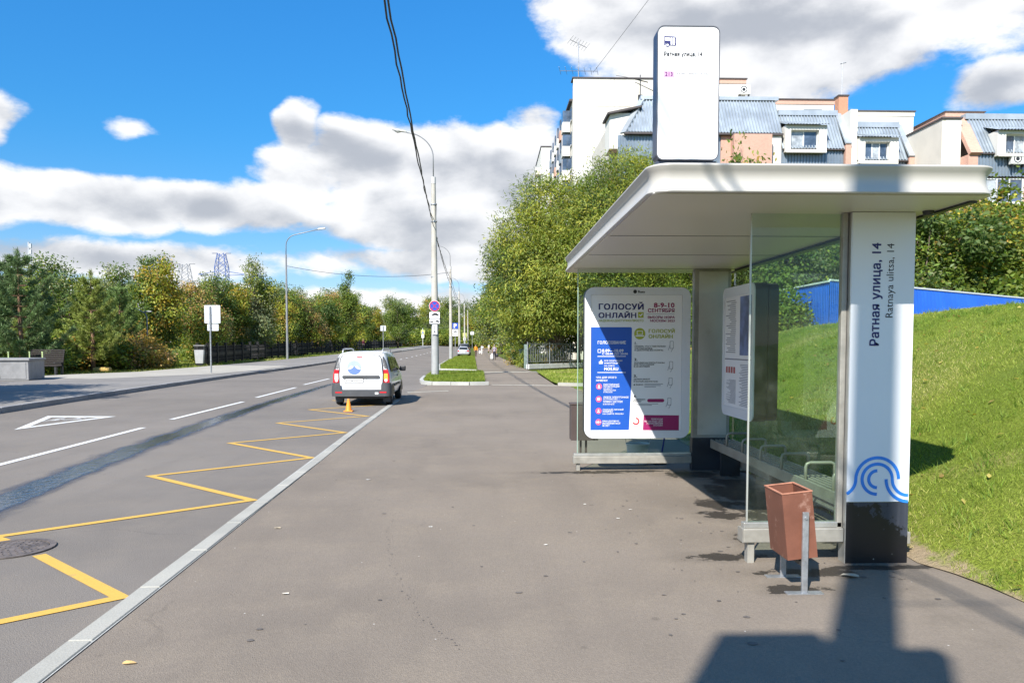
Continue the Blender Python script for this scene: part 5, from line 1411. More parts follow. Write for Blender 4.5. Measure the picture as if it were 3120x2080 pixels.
# ------------------------------------------------------------------ parked cars far off
def car(label, loc, col, sc, kind, rz=0.0):
    c = thing('parked_car', label, 'car', loc, rz); pt = pm('paint_' + kind, col, .3, .3, var=.05, coat=.4)
    if kind == 'silver': st = [(0, .76, .35, .78, .86, .66, .56), (.06, .82, .30, .85, 1.0, .68, .58), (.3, .85, .28, .88, 1.30, .64, .54), (.6, .86, .28, .88, 1.44, .62, .53), (2.2, .86, .28, .88, 1.45, .62, .53), (3.1, .86, .3, .88, .96, .74, .66), (4.2, .80, .34, .75, .80, .66, .56), (4.5, .68, .4, .65, .68, .5, .4)]
    else: st = [(0, .84, .42, 1.05, 1.15, .76, .66), (.08, .90, .38, 1.08, 1.40, .74, .64), (.3, .94, .36, 1.1, 1.72, .72, .62), (1.0, .95, .36, 1.1, 1.80, .72, .62), (2.6, .95, .36, 1.1, 1.78, .72, .62), (3.4, .94, .38, 1.08, 1.2, .82, .72), (4.4, .88, .4, .95, 1.02, .76, .66), (4.7, .76, .46, .85, .88, .6, .5)]
    obj('body', loft(st, lambda s: half(s[1], s[2], s[3], s[4], s[5], s[6], 0)), pt, c, auto=35)
    b = 0 if kind == 'silver' else .26
    m = MB(); m.add([(-.60, .075 if not b else .07, .98 + b), (.60, .075 if not b else .07, .98 + b), (.52, .30, 1.30 + b * 1.4), (-.52, .30, 1.30 + b * 1.4)], [(0, 1, 2, 3)]); m.v = [(x, y - .03, z + .01) for x, y, z in m.v]; obj('rear_window', m, DGLASS, c, fix=False)
    for s in (1, -1):
        obj('tail_lamp', MB().box(s * .66 - .13, s * .66 + .13, -.012, .02, .72 + b, .88 + b), REDL, c, bevel=.01)
        for y in (.8, 3.6): wheel(c, (s * (.76 + b * .3), y, .31 + b * .2), .31 + b * .2, .2, TYRE, MATS['rim_grey'], 'X', 14)
        m = MB(); m.add([(s * (.84 + b * .3), .55, .98 + b), (s * (.84 + b * .3), 2.9, .98 + b), (s * (.67 + b * .3), 2.2, 1.38 + b * 1.4), (s * (.67 + b * .3), .75, 1.38 + b * 1.4)], [(0, 1, 2, 3)]); obj('side_window', m, DGLASS, c, fix=False)
    obj('number_plate', MB().box(-.26, .26, -.016, -.001, .66 + b, .78 + b), PLATE, c); obj('bumper', MB().box(-.80, .80, -.06, .05, .36 + b * .5, .58 + b * .5), pt if kind == 'silver' else TRIM, c, bevel=.03)
    return c
car('silver estate car parked beside the blue parking sign', (-3.55, 110.5, .06), (.42, .43, .45), 1, 'silver')
car('dark tall car parked in front of the silver estate car', (-3.65, 117.5, .12), (.015, .017, .022), 1, 'dark')

# ------------------------------------------------------------------ traffic cone
CN = thing('traffic_cone', 'small orange traffic cone standing behind the white van', 'traffic cone', (-3.66, 20.25, .002))
ORG = pm('cone_orange', (.80, .24, .012), .5, var=.06)
obj('base', MB().box(-.115, .115, -.115, .115, 0, .028), ORG, CN, bevel=.008)
m = MB(); m.lathe([(.085, .028), (.078, .045), (.028, .325), (.024, .335), (.015, .335)], n=20); obj('cone_body', m, ORG, CN, auto=40)

# ------------------------------------------------------------------ people
SKIN = pm('skin', (.48, .28, .20), .6, var=.05)
def person(label, loc, rz, colours, pose, hair=(.05, .035, .025), h=1.72):
    """colours: (top, trousers, shoes); body is one continuous skinned mesh with its clothing as material zones"""
    top, leg, shoe = colours
    nodes = {'pelvis': (0, 0, .95, .14, .11), 'belly': (0, .0, 1.12, .135, .10), 'chest': (0, 0, 1.34, .165, .11), 'neck': (0, .01, 1.50, .055, .055), 'chin': (0, .03, 1.56, .062, .07), 'head': (0, .02, 1.66, .078, .095), 'crown': (0, .0, 1.735, .05, .065)}
    for s, n_ in ((1, 'r'), (-1, 'l')):
        st = pose.get('stride', .12) * s; sw = pose.get('swing', .1) * -s; bend = pose.get('bend_' + n_, .06)
        nodes.update({'hip' + n_: (s * .09, 0, .88, .085, .09), 'knee' + n_: (s * .10, st * .45 + .03, .50, .058, .062), 'ankle' + n_: (s * .10, st - (.05 if st < 0 else 0), .09, .04, .045), 'toe' + n_: (s * .11, st + .16, .035, .035, .03),
                      'sh' + n_: (s * .185, 0, 1.42, .06, .06), 'elbow' + n_: (s * (.23), sw * .5 - .03, 1.14, .042, .042), 'wrist' + n_: (s * .225, sw + bend, .90, .03, .03), 'hand' + n_: (s * .22, sw + bend + .02, .82, .032, .04),
                      'thumb' + n_: (s * .195, sw + bend + .055, .83, .013, .013)})
        for q in range(4): nodes['f%d' % q + n_] = (s * (.222 - .004 * q), sw + bend + .045 - .022 * q, .745 + .008 * abs(q - 1.4), .011, .011)
    edges = [('pelvis', 'belly'), ('belly', 'chest'), ('chest', 'neck'), ('neck', 'chin'), ('chin', 'head'), ('head', 'crown')]
    for n_ in 'rl':
        edges += [('pelvis', 'hip' + n_), ('hip' + n_, 'knee' + n_), ('knee' + n_, 'ankle' + n_), ('ankle' + n_, 'toe' + n_), ('chest', 'sh' + n_), ('sh' + n_, 'elbow' + n_), ('elbow' + n_, 'wrist' + n_), ('wrist' + n_, 'hand' + n_), ('hand' + n_, 'thumb' + n_)] + [('hand' + n_, 'f%d' % q + n_) for q in range(4)]
    names = list(nodes); idx = {k: i for i, k in enumerate(names)}
    me = bpy.data.meshes.new('skeleton'); me.from_pydata([nodes[k][:3] for k in names], [(idx[a], idx[b]) for a, b in edges], [])
    o = bpy.data.objects.new('skeleton', me); COL.objects.link(o)
    sk = o.modifiers.new('skin', 'SKIN'); sk.use_smooth_shade = True
    for i, k in enumerate(names): me.skin_vertices[0].data[i].radius = nodes[k][3:]
    me.skin_vertices[0].data[0].use_root = True
    sb = o.modifiers.new('sub', 'SUBSURF'); sb.levels = 1
    dg = bpy.context.evaluated_depsgraph_get(); dg.update()
    bm = bpy.data.meshes.new_from_object(o.evaluated_get(dg)); bpy.data.objects.remove(o)
    bm.name = 'body'; bm.materials.clear()
    mats = [SKIN, pm('cloth_%d' % len(MATS), top, .85, var=.1, scale=8), pm('cloth_%d' % (len(MATS) + 1), leg, .85, var=.1, scale=8), pm('shoe_%d' % (len(MATS) + 2), shoe, .6)]
    for q in mats: bm.materials.append(q)
    short = pose.get('short', False)
    for p in bm.polygons:
        x, y, z = p.center; p.use_smooth = True
        if z > 1.475: mi = 0
        elif abs(x) > .165 and z < (1.2 if short else .93): mi = 0
        elif z > .97 or abs(x) > .175: mi = 1
        elif z > .10: mi = 2
        else: mi = 3
        if pose.get('bare', False) and .10 < z < .52: mi = 0
        p.material_index = mi
    t = thing('person', label, 'person', loc, rz); t.scale = (h / 1.79,) * 3
    ob = bpy.data.objects.new('body', bm); COL.objects.link(ob); ob.parent = t
    m = MB(); secs = [(1.60, .070, .085, -.022), (1.66, .088, .104, -.016), (1.72, .078, .092, -.008), (1.765, .045, .055, -.004), (1.785, .01, .012, 0)]
    vs = [(a * math.cos(2 * PI * j / 12), d + .01 + b * (math.sin(2 * PI * j / 12) if math.sin(2 * PI * j / 12) < .3 else .3 + (math.sin(2 * PI * j / 12) - .3) * .5), z) for z, a, b, d in secs for j in range(12)]
    m.add(vs, [(i * 12 + j, i * 12 + (j + 1) % 12, (i + 1) * 12 + (j + 1) % 12, (i + 1) * 12 + j) for i in range(4) for j in range(12)] + [tuple(range(48, 60))])
    obj('hair', m, pm('hair_%d' % len(MATS), hair, .8, var=.15, scale=30), t, smooth=True)
    for s in (1, -1): obj('ear', MB().obox((s * .082, .025, 1.635), (.016, .03, .05), None), SKIN, t, bevel=.006)
    obj('nose', MB().obox((0, .118, 1.625), (.022, .03, .04), None), SKIN, t, bevel=.008)
    for s in (1, -1): obj('eye', MB().obox((s * .032, .104, 1.655), (.02, .01, .01), None), INK, t)
    obj('mouth', MB().obox((0, .098, 1.580), (.042, .01, .008), None), SGR, t)
    return t
def bag(label, loc, col, w, h):
    t = thing('carrier_bag', label, 'bag', loc); m = MB()
    vs = []
    for z, a in ((0, .8), (.12, 1.0), (.6, .95), (.85, .7), (1.0, .35)):
        for j in range(10): vs.append((w / 2 * a * math.cos(2 * PI * j / 10), w / 3 * a * math.sin(2 * PI * j / 10), z * h))
    m.add(vs, [(i * 10 + j, i * 10 + (j + 1) % 10, (i + 1) * 10 + (j + 1) % 10, (i + 1) * 10 + j) for i in range(4) for j in range(10)] + [tuple(range(10))])
    obj('sack', m, pm('bag_%d' % len(MATS), col, .4, var=.06), t, smooth=True); m = MB(); m.tube([(-.05, 0, h), (-.03, 0, h + .12), (.03, 0, h + .12), (.05, 0, h)], .008, 6); obj('handle', m, MATS['bag_%d' % (len(MATS) - 1)] if 'bag_%d' % (len(MATS) - 1) in MATS else WHITE, t)
    return t
person('person in lilac grey shirt and dark trousers walking away on the footpath', (.72, 87.3, .02), 0, ((.30, .26, .32), (.02, .02, .035), (.02, .02, .02)), {'stride': .10, 'swing': .05, 'short': True}, (.25, .22, .2), 1.76)
bag('white carrier bag held by the person in the lilac shirt', (.45, 87.4, .12), (.75, .75, .74), .38, .60)
bag('black bag held in the right hand of the person in the lilac shirt', (1.02, 87.4, .35), (.02, .02, .025), .34, .42)
person('person in orange jacket beside the parked silver car', (-1.75, 110.2, .05), R(200), ((.80, .30, .02), (.10, .05, .05), (.05, .03, .03)), {'stride': .14, 'swing': .12}, (.04, .025, .02), 1.74)
person('person in white top and white trousers walking far along the footpath', (-.95, 124, .13), R(10), ((.62, .66, .68), (.72, .70, .68), (.6, .5, .4)), {'stride': .18, 'swing': .14, 'short': True}, (.12, .07, .04), 1.68)
bag('white bag carried by the person in white clothes', (-1.32, 124, .35), (.72, .72, .72), .32, .42)
person('most distant person on the footpath, in white top and short trousers', (.15, 150, .33), R(185), ((.75, .75, .73), (.5, .42, .3), (.4, .3, .2)), {'stride': .12, 'swing': .1, 'short': True, 'bare': True}, (.1, .06, .04), 1.66)
person('person in dark red coat walking along the black fence at left', (-20.6, 128, .97), R(170), ((.16, .03, .05), (.12, .10, .10), (.03, .03, .03)), {'stride': .16, 'swing': .1}, (.06, .03, .03), 1.75)
# ------------------------------------------------------------------ brick apartment house with mansard roofs
def brick_mat(name, col, mortar, sc=3.4):
    mt = bpy.data.materials.new(name); mt.use_nodes = True; g = Graph(mt.node_tree); b = g.n['Principled BSDF']
    pos = g.new('ShaderNodeNewGeometry').outputs['Position']; x, y, z = g.sep(pos)
    bt = g.new('ShaderNodeTexBrick'); g.put(bt.inputs['Vector'], g.comb(g.m('ADD', x, y), z, 0.0))
    bt.inputs['Scale'].default_value = sc; bt.inputs['Mortar Size'].default_value = .018; bt.inputs['Bias'].default_value = -.3
    bt.inputs['Color1'].default_value = (*col, 1); bt.inputs['Color2'].default_value = (*[c * .82 for c in col], 1); bt.inputs['Mortar'].default_value = (*mortar, 1)
    c = g.mix(g.ramp(g.noise(pos, .7, 5), .4, .7, 0, .3), bt.outputs['Color'], tuple(min(1, q * 1.15) for q in col))
    g.l.new(c, b.inputs['Base Color']); b.inputs['Roughness'].default_value = .85; g.l.new(g.bump(bt.outputs['Fac'], .4, -.02), b.inputs['Normal']); return mt
BRICK = brick_mat('pink_brick', (.56, .33, .25), (.44, .29, .22)); CHIM = brick_mat('chimney_brick', (.50, .24, .14), (.4, .26, .2))
PLAST = pm('cream_render', (.64, .60, .52), .85, var=.05, scale=.7, dirt=((.5, .46, .4), .9, .64, .35)); WREND = pm('white_render', (.68, .665, .61), .85, var=.05, scale=.7, dirt=((.46, .43, .37), .8, .62, .4))
def metal_sheet(name, col):
    mt = pm(name, col, .42, .45, var=.10, scale=.9, dirt=((.32, .31, .29), 1.5, .64, .35)); return mt
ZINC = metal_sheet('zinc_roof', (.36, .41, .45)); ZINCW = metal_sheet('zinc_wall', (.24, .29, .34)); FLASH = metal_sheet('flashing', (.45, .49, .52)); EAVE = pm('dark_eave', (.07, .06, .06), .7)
PANEG = pm('window_glass', (.07, .10, .15), .08, var=.4, scale=1.2, coat=.3); PANEW = pm('curtained_glass', (.34, .37, .40), .15, var=.35, scale=2.5, coat=.3); WFR = pm('window_frame', (.78, .78, .77), .5, var=.03)
AH = thing('apartment_house', 'pink brick apartment house with grey corrugated mansard roofs and dormers', 'building', (24, 50, 0)); AX, AYY = 24.0, 50.0
def ap(name, m, mat, par=AH, **kw):
    m.v = [(x - AX, y - AYY, z) for x, y, z in m.v]; return obj(name, m, mat, par, **kw)
def corr(x0, x1, fb, ft, per=.2, dep=.085):
    """corrugated sheet: columns at x from bottom point fb(x) to top point ft(x), ribs stand out towards -Y"""
    m = MB(); x = x0; prof = [(0, 0), (.40, 0), (.52, 1), (.88, 1)]; cols = []
    while x < x1:
        for u_, o_ in prof:
            xx = x + u_ * per
            if xx < x1: cols.append((xx, o_ * dep))
        x += per
    cols.append((x1, 0))
    for xx, o_ in cols:
        b = fb(xx); t = ft(xx); m.v += [(b[0], b[1] - o_ * .9, b[2] + o_ * .35), (t[0], t[1] - o_ * .9, t[2] + o_ * .35)]
    m.f = [(2 * k, 2 * k + 2, 2 * k + 3, 2 * k + 1) for k in range(len(cols) - 1)]; m.mi = [0] * len(m.f); return m
def window(par, x0, x1, z0, z1, y, n=2, mats=None, tilt=False):
    fr = ap('window', MB().ring([(x0, z0), (x1, z0), (x1, z1), (x0, z1)], [(x0 + .07, z0 + .07), (x1 - .07, z0 + .07), (x1 - .07, z1 - .07), (x0 + .07, z1 - .07)], y - .05, y + .03), WFR, par)
    w = (x1 - x0 - .14) / n
    for i in range(n):
        a = x0 + .07 + w * i; ap('pane', MB().box(a + (.035 if i else .001), a + w - .001, y, y + .02, z0 + .071, z1 - .071), (mats or [PANEG])[i % len(mats or [PANEG])], fr)
        if i: ap('mullion', MB().box(a - .034, a + .034, y - .04, y + .025, z0 + .071, z1 - .071), WFR, fr)
    return fr
def dormer(x0, x1, z0, z1, ox0, ox1, oz0, oz1, y, n, mats, back=1.6):
    d = ap('dormer', MB().ring([(x0, z0), (x1, z0), (x1, z1), (x0, z1)], [(ox0, oz0), (ox1, oz0), (ox1, oz1), (ox0, oz1)], y, y + back), WREND)
    k = ap('dormer_roof', corr(x0 - .08, x1 + .08, lambda x: (x, y - .22, z1 - .02), lambda x: (x, y + back, z1 + .62)), ZINC, d, fix=False)
    ap('sill', MB().box(x0 + .05, x1 - .05, y - .10, y - .002, z0 - .06, z0 + .04), WREND, d)
    fr = ap('window', MB().ring([(ox0, oz0), (ox1, oz0), (ox1, oz1), (ox0, oz1)], [(ox0 + .06, oz0 + .06), (ox1 - .06, oz0 + .06), (ox1 - .06, oz1 - .06), (ox0 + .06, oz1 - .06)], y + .25, y + .33), WFR, d)
    w = (ox1 - ox0 - .12) / n
    for i in range(n):
        a = ox0 + .06 + w * i; ap('pane', MB().box(a + .03, a + w - .03, y + .29, y + .31, oz0 + .061, oz1 - .061), mats[i % len(mats)], d); ap('mullion', MB().box(a - .0299, a + .0299, y + .26, y + .32, oz0 + .061, oz1 - .061), WFR, d)
    return d
# bodies
def wall(x0, x1, y0, y1, z0, z1, mat, name='wall'): return ap(name, MB().box(x0, x1, y0, y1, z0, z1), mat)
wall(8.4, 27.75, 50.35, 63, -.2, 13.3, BRICK); wall(8.4, 27.75, 52.1, 62.8, 13.31, 17.0, PLAST); wall(27.9, 46, 46.35, 60, -.2, 11.9, BRICK); wall(29.6, 46, 48.2, 59.8, 11.91, 15.4, PLAST)
# section A
ap('roof_sheet', corr(8.95, 19.1, lambda x: (x, 50, 15.42), lambda x: (x, 50 + 1.5 * min(1, (x - 8.9) / 1.4), 15.42 + 2.5 * min(1, (x - 8.9) / 1.4))), ZINC, fix=False)
ap('ridge_flashing', MB().box(10.1, 19.3, 51.35, 51.8, 17.93, 18.16), FLASH); m = MB(); m._rbar((8.7, 50.0, 15.35), (10.25, 51.55, 18.02), .42, .10, 0); ap('hip_flashing', m, FLASH)
ap('eave', MB().box(8.8, 19.1, 49.85, 50.2, 15.26, 15.38), EAVE)
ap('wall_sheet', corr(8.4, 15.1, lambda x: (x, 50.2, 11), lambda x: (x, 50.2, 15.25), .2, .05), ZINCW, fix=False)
wall(15.1, 18.35, 50.12, 50.34, 13.31, 15.25, BRICK); wall(15.75, 18.2, 49.4, 50.11, 12.4, 15.2, BRICK, 'bay'); wall(18.36, 19.02, 50.0, 50.34, 13.0, 15.25, WREND)
wall(9.5, 19.2, 51.9, 52.09, 13.4, 17.9, PLAST)
# white gable bits left of section A
wall(8.0, 9.9, 51.0, 53, 14.6, 16.9, WREND); ap('gable_cap', MB().obox((8.95, 51.9, 17.05), (2.3, 2.4, .12), Matrix.Rotation(R(-12), 3, 'Y').to_quaternion()), EAVE)
# section B
zb_ = 14.45
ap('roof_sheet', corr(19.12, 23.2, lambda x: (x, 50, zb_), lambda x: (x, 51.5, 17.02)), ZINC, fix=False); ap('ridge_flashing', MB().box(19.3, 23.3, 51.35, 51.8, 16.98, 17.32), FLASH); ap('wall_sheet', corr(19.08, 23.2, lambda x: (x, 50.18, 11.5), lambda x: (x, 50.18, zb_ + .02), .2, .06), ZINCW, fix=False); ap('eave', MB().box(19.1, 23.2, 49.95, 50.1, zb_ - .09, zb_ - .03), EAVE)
dormer(19.21, 21.9, 14.18, 15.89, 19.55, 21.40, 14.34, 15.58, 49.75, 2, [PANEW, PANEG])
m = MB(); m._rbar((23.38, 49.85, 14.75), (23.38, 51.6, 17.2), .40, .12, 0); ap('parapet_flashing', m, FLASH); wall(23.2, 23.57, 49.86, 50.34, 11, 14.68, BRICK, 'pier'); wall(23.575, 24.02, 50.05, 51.4, 11, 17.0, WREND)
# section C
zb_ = 13.76
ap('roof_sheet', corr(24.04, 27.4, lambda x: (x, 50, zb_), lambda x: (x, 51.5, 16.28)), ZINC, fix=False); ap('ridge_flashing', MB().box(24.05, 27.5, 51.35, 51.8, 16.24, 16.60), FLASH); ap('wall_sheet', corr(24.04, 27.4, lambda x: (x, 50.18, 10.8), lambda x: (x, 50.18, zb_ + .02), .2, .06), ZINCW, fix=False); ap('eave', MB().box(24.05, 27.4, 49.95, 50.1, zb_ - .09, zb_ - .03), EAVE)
dormer(24.06, 26.62, 13.5, 15.14, 24.43, 26.05, 13.66, 14.87, 49.75, 3, [PANEG, PANEW, PANEG])
m = MB(); m._rbar((27.56, 49.85, 13.98), (27.56, 51.6, 16.45), .36, .12, 0); ap('parapet_flashing', m, FLASH); wall(27.41, 27.74, 49.86, 50.34, 10, 13.9, BRICK, 'pier')
# stair block with angled wall, section D
wall(27.76, 28.95, 46.9, 52.5, -.1, 15.5, PLAST, 'stair_block'); wall(28.0, 28.94, 46.88, 46.899, 1.0, 15.45, WREND, 'render_panel'); m = MB(); m.box(27.7, 29.0, 46.8, 52.6, 15.51, 15.62); ap('coping', m, EAVE)
wall(28.96, 29.55, 46.1, 50, 11.0, 13.2, BRICK, 'pier'); m = MB(); m._rbar((29.35, 46.0, 13.2), (29.35, 47.7, 15.75), .75, .25, 0); ap('brick_gable', m, BRICK)
zb_ = 13.28
ap('roof_sheet', corr(29.6, 46, lambda x: (x, 46, zb_), lambda x: (x, 47.5, 15.7)), ZINC, fix=False); ap('ridge_flashing', MB().box(29.5, 46, 47.35, 47.9, 15.66, 16.0), FLASH); ap('wall_sheet', corr(29.56, 46, lambda x: (x, 46.15, 11.9), lambda x: (x, 46.15, zb_ + .02), .2, .06), ZINCW, fix=False); ap('eave', MB().box(29.6, 46, 45.95, 46.1, zb_ - .09, zb_ - .03), EAVE)
dormer(30.5, 33.4, 13.05, 14.55, 31.0, 33.0, 13.2, 14.35, 45.75, 3, [PANEG, PANEW, PANEG]); dormer(36.5, 39.4, 13.05, 14.55, 37.0, 39.0, 13.2, 14.35, 45.75, 3, [PANEG, PANEW, PANEG])
for k in range(4): window(AH, 30.0 + k * 3.0, 32.5 + k * 3.0, 10.35, 11.82, 46.30, 3, [PANEW, PANEG, PANEG]); ap('sill', MB().box(29.9 + k * 3, 32.6 + k * 3, 46.1, 46.34, 10.2, 10.34), WREND)
for rz in (7.4, 4.5, 1.6):
    for k in range(4): window(AH, 30.4 + k * 3.4, 32.2 + k * 3.4, rz, rz + 1.5, 46.33, 2, [PANEW, PANEG])
    for k in range(5): window(AH, 10.0 + k * 3.5, 11.8 + k * 3.5, rz + 2.2, rz + 3.7, 50.33, 2, [PANEG, PANEW])
# roof blocks behind, chimney, air conditioners, mast
def blockp(x0, x1, y0, y1, z0, z1, m1, topm): wall(x0, x1, y0, y1, z0, z1 - .35, m1, 'roof_block'); ap('parapet', MB().box(x0 - .05, x1 + .05, y0 - .05, y1 + .05, z1 - .349, z1 - .05), topm); ap('coping', MB().box(x0 - .12, x1 + .12, y0 - .12, y1 + .12, z1 - .049, z1 + .02), EAVE)
blockp(19.9, 24.2, 54, 58, 16.5, 18.85, WREND, BRICK); blockp(14.0, 18.6, 56, 60, 16.5, 20.9, WREND, BRICK); blockp(25.0, 29.9, 54, 58, 16, 18.1, WREND, PLAST); blockp(31.0, 33.6, 52, 56, 15, 17.5, WREND, BRICK)
wall(23.42, 24.05, 51.5, 52.1, 16.4, 18.30, CHIM, 'chimney'); ap('chimney_cap', MB().box(23.36, 24.11, 51.44, 52.16, 18.301, 18.38), EAVE)
m = MB(); m.tube([(23.75, 51.8, 18.38), (23.75, 51.8, 20.6)], .025, 6); m.bar((23.6, 51.8, 20.5), (24.0, 51.8, 20.6), .05); ap('mast', m, GALV)
for x in (25.3, 28.1): ap('vent_hood', MB().obox((x + .3, 53.85, 17.3), (.75, .3, .22), Matrix.Rotation(R(14), 3, 'X').to_quaternion()), PLAST)
ACM = pm('ac_white', (.7, .7, .68), .5, var=.04)
def ac(x, y, z, label=None):
    a = ap('air_conditioner', MB().box(x, x + .85, y - .32, y, z, z + .62), ACM, bevel=.03)
    m = MB(); k = 20; m.add([(x + .36 + r * math.cos(2 * PI * i / k), y - .326, z + .31 + r * math.sin(2 * PI * i / k)) for r in (.25, .19) for i in range(k)], [(i, (i + 1) % k, k + (i + 1) % k, k + i) for i in range(k)]); ap('fan_guard', m, DARKM, a, fix=False)
    ap('fan', MB().prism(circ(x + .36, z + .31, .12, 12), y - .325, y - .321), DARKM, a)
    for q in (.08, .74): ap('bracket', MB().box(x + q, x + q + .04, y - .3, y, z - .18, z - .001), DARKM, a)
ac(18.0, 55.9, 19.7); ac(31.35, 46.0, 12.55); ac(22.0, 53.8, 17.05)
ap('ac_shelter', MB().obox((22.4, 53.5, 17.85), (1.3, .7, .05), Matrix.Rotation(R(-14), 3, 'X').to_quaternion()), FLASH)

AH.location = (30.0, 62.5, -.4375); AH.scale = (1.25, 1.25, 1.25)

# ------------------------------------------------------------------ white panel block behind
PB2 = thing('panel_block', 'tall white panel apartment block with ribbed end wall behind the mansard house', 'building', (16, 100, 0))
def ribbed():
    mt = bpy.data.materials.new('ribbed_panel'); mt.use_nodes = True; g = Graph(mt.node_tree); b = g.n['Principled BSDF']; pos = g.new('ShaderNodeNewGeometry').outputs['Position']; x, y, z = g.sep(pos)
    w = g.m('SINE', g.m('MULTIPLY', x, 22.0)); c = g.mix(g.ramp(g.noise(pos, .5, 5), .35, .7), (.58, .55, .48), (.66, .63, .57)); c = g.mix(g.ramp(w, -.9, .2, .3, 0), c, (.55, .52, .46))
    g.l.new(c, b.inputs['Base Color']); b.inputs['Roughness'].default_value = .9; return mt
RIB = ribbed()
def bp2(name, m, mat, par=PB2, **kw): m.v = [(x - 16, y - 100, z) for x, y, z in m.v]; return obj(name, m, mat, par, **kw)
bp2('core', MB().box(9.95, 23.9, 90.3, 114, 0, 30.3), PLAST); bp2('end_core', MB().box(9.95, 23.9, 90.15, 91.4, 30.31, 32.2), PLAST)
bp2('coping', MB().box(9.75, 24.1, 89.85, 91.6, 32.36, 32.5), EAVE); bp2('roof_edge', MB().box(9.6, 24, 91.61, 114.1, 30.31, 30.55), EAVE)
rows = [(29.2, 32.35), (26.35, 29.19), (23.5, 26.34), (20.6, 23.49), (17.7, 20.59), (14.8, 17.69), (11.9, 14.79)]
for i, (a, b) in enumerate(rows):
    for x0, x1 in ((9.85, 14.6), (14.61, 19.3), (19.31, 24.0)): bp2('wall_panel', MB().box(x0 + .01, x1 - .01, 89.95, 90.14, a + .015, b - .015), RIB if i < 2 else WREND)
for f_ in range(8):
    z0 = 28.2 - f_ * 2.85
    for k in range(6):
        y0 = 91.9 + k * 3.7
        w = bp2('window', MB().box(9.86, 9.948, y0, y0 + 1.5, z0, z0 + 1.5), PANEG); bp2('sill', MB().box(9.80, 9.859, y0 - .05, y0 + 1.55, z0 - .1, z0 - .001), WFR, w)
        bc = bp2('balcony', MB().box(9.0, 9.90, y0 + 1.75, y0 + 3.4, z0 - .9, z0 + .25), [WREND, BRICK, ZINCW][(k + f_) % 3] if k % 2 else WREND); bp2('balcony_glazing', MB().box(9.02, 9.9, y0 + 1.78, y0 + 3.37, z0 + .251, z0 + 1.6), PANEG, bc)
FB = thing('panel_block', 'farther white block end wall seen left of the ribbed panel block', 'building', (13, 135, 0))
o = MB().box(-4.0, 6, -4, 10, 0, 34.9); obj('core', o, WREND, FB); obj('coping', MB().box(-4.1, 6.1, -4.1, 10.1, 34.91, 35.1), EAVE, FB)
for k in range(5): obj('balcony', MB().box(-4.9, -4.01, -3.5, -1.0, 30.5 - k * 2.85, 31.6 - k * 2.85), PLAST, FB)
# television aerials
AE = thing('television_aerial', 'spindly television aerial with crossed rods on the ribbed panel block', 'aerial', (10.55, 90.8, 32.5))
m = MB(); m.tube([(0, 0, 0), (0, 0, 4.3)], .05, 6); obj('mast', m, GALV, AE)
for z, w, ang in ((4.1, 2.3, .5), (1.0, 4.4, -.3)):
    m = MB(); c, s = math.cos(ang), math.sin(ang); m.bar((-w / 2 * c, -w / 2 * s, z + .2), (w / 2 * c, w / 2 * s, z - .25), .06)
    for k in range(7): t = -.5 + k / 6; p = Vector((t * w * c, t * w * s, z - .45 * t)); L = .5 + .25 * abs(t); m.bar(p + Vector((s * L, -c * L, .25)), p - Vector((s * L, -c * L, .25)), .035)
    obj('aerial', m, GALV, AE)
tag(cable('guy_wire', 'thin wire rising from the roof aerial to the upper right', [(12.2, 90.5, 33.2), (21.5, 82, 44)], .1, .02), None, 'wire')
R2 = thing('television_aerial', 'small rooftop aerial cluster beside the stop sign', 'aerial', (17.6, 90.6, 29.8))
m = MB(); m.tube([(0, -.7, 0), (0, -.7, 3.0)], .05, 6); m.bar((-.9, -.7, 2.6), (.9, -.7, 2.2), .06); m.bar((-.6, -.7, 2.2), (1.6, -.7, 1.2), .04); m.bar((-2.8, -.7, 2.9), (0, -.7, 2.5), .04); m.box(-.25, .25, -.9, -.5, .1, .7); obj('mast', m, DARKM, R2)

# ------------------------------------------------------------------ pylons and masts on the horizon
def pylon(label, x, y, top, wb, wt, col):
    t = thing('power_pylon', label, 'pylon', (x, y, 0)); mt = pm('pylon_' + str(len(MATS)), col, .6, .2, var=.1); m = MB(); r = .2; n = 9
    def W(z): return (wb * 1.9 + (wb - wb * 1.9) * min(1, z / (top * .6))) if z < top * .6 else wb + (wt - wb) * max(0, (z - top * .85)) / (top * .15)
    zs = np.linspace(0, top, 14)
    for a, b in zip(zs, zs[1:]):
        wa, wbv = W(a) / 2, W(b) / 2
        for sx, sy in ((1, 1), (1, -1), (-1, -1), (-1, 1)):
            m.bar((sx * wa, sy * wa, a), (sx * wbv, sy * wbv, b), r * 1.3)
        for (p, q) in (((1, -1), (-1, -1)), ((-1, -1), (-1, 1)), ((-1, 1), (1, 1)), ((1, 1), (1, -1))):
            m.bar((p[0] * wa, p[1] * wa, a), (q[0] * wbv, q[1] * wbv, b), r * .8); m.bar((q[0] * wa, q[1] * wa, a), (p[0] * wbv, p[1] * wbv, b), r * .8)
    obj('tower', m, mt, t); m = MB()
    for z, L in ((top, wt * 1.5), (top * .78, wb * 2.2), (top * .52, wb * 2.8)):
        for s in (1, -1): m.bar((s * wb * .4, 0, z + (.0 if z == top else 1.4)), (s * L, 0, z), r); m.bar((s * wb * .4, 0, z - (0 if z == top else .5)), (s * L, 0, z), r)
    obj('cross_arm', m, mt, t)
pylon('blue painted lattice power pylon rising behind the left trees', -119, 350, 42.5, 4.8, 2.8, (.06, .14, .42))
pylon('grey lattice power pylon half hidden left of the blue pylon', -174, 450, 48, 6, 4, (.22, .24, .28))
pylon('faint most distant lattice pylon above the left pines', -334, 700, 57, 7, 3, (.30, .33, .38))
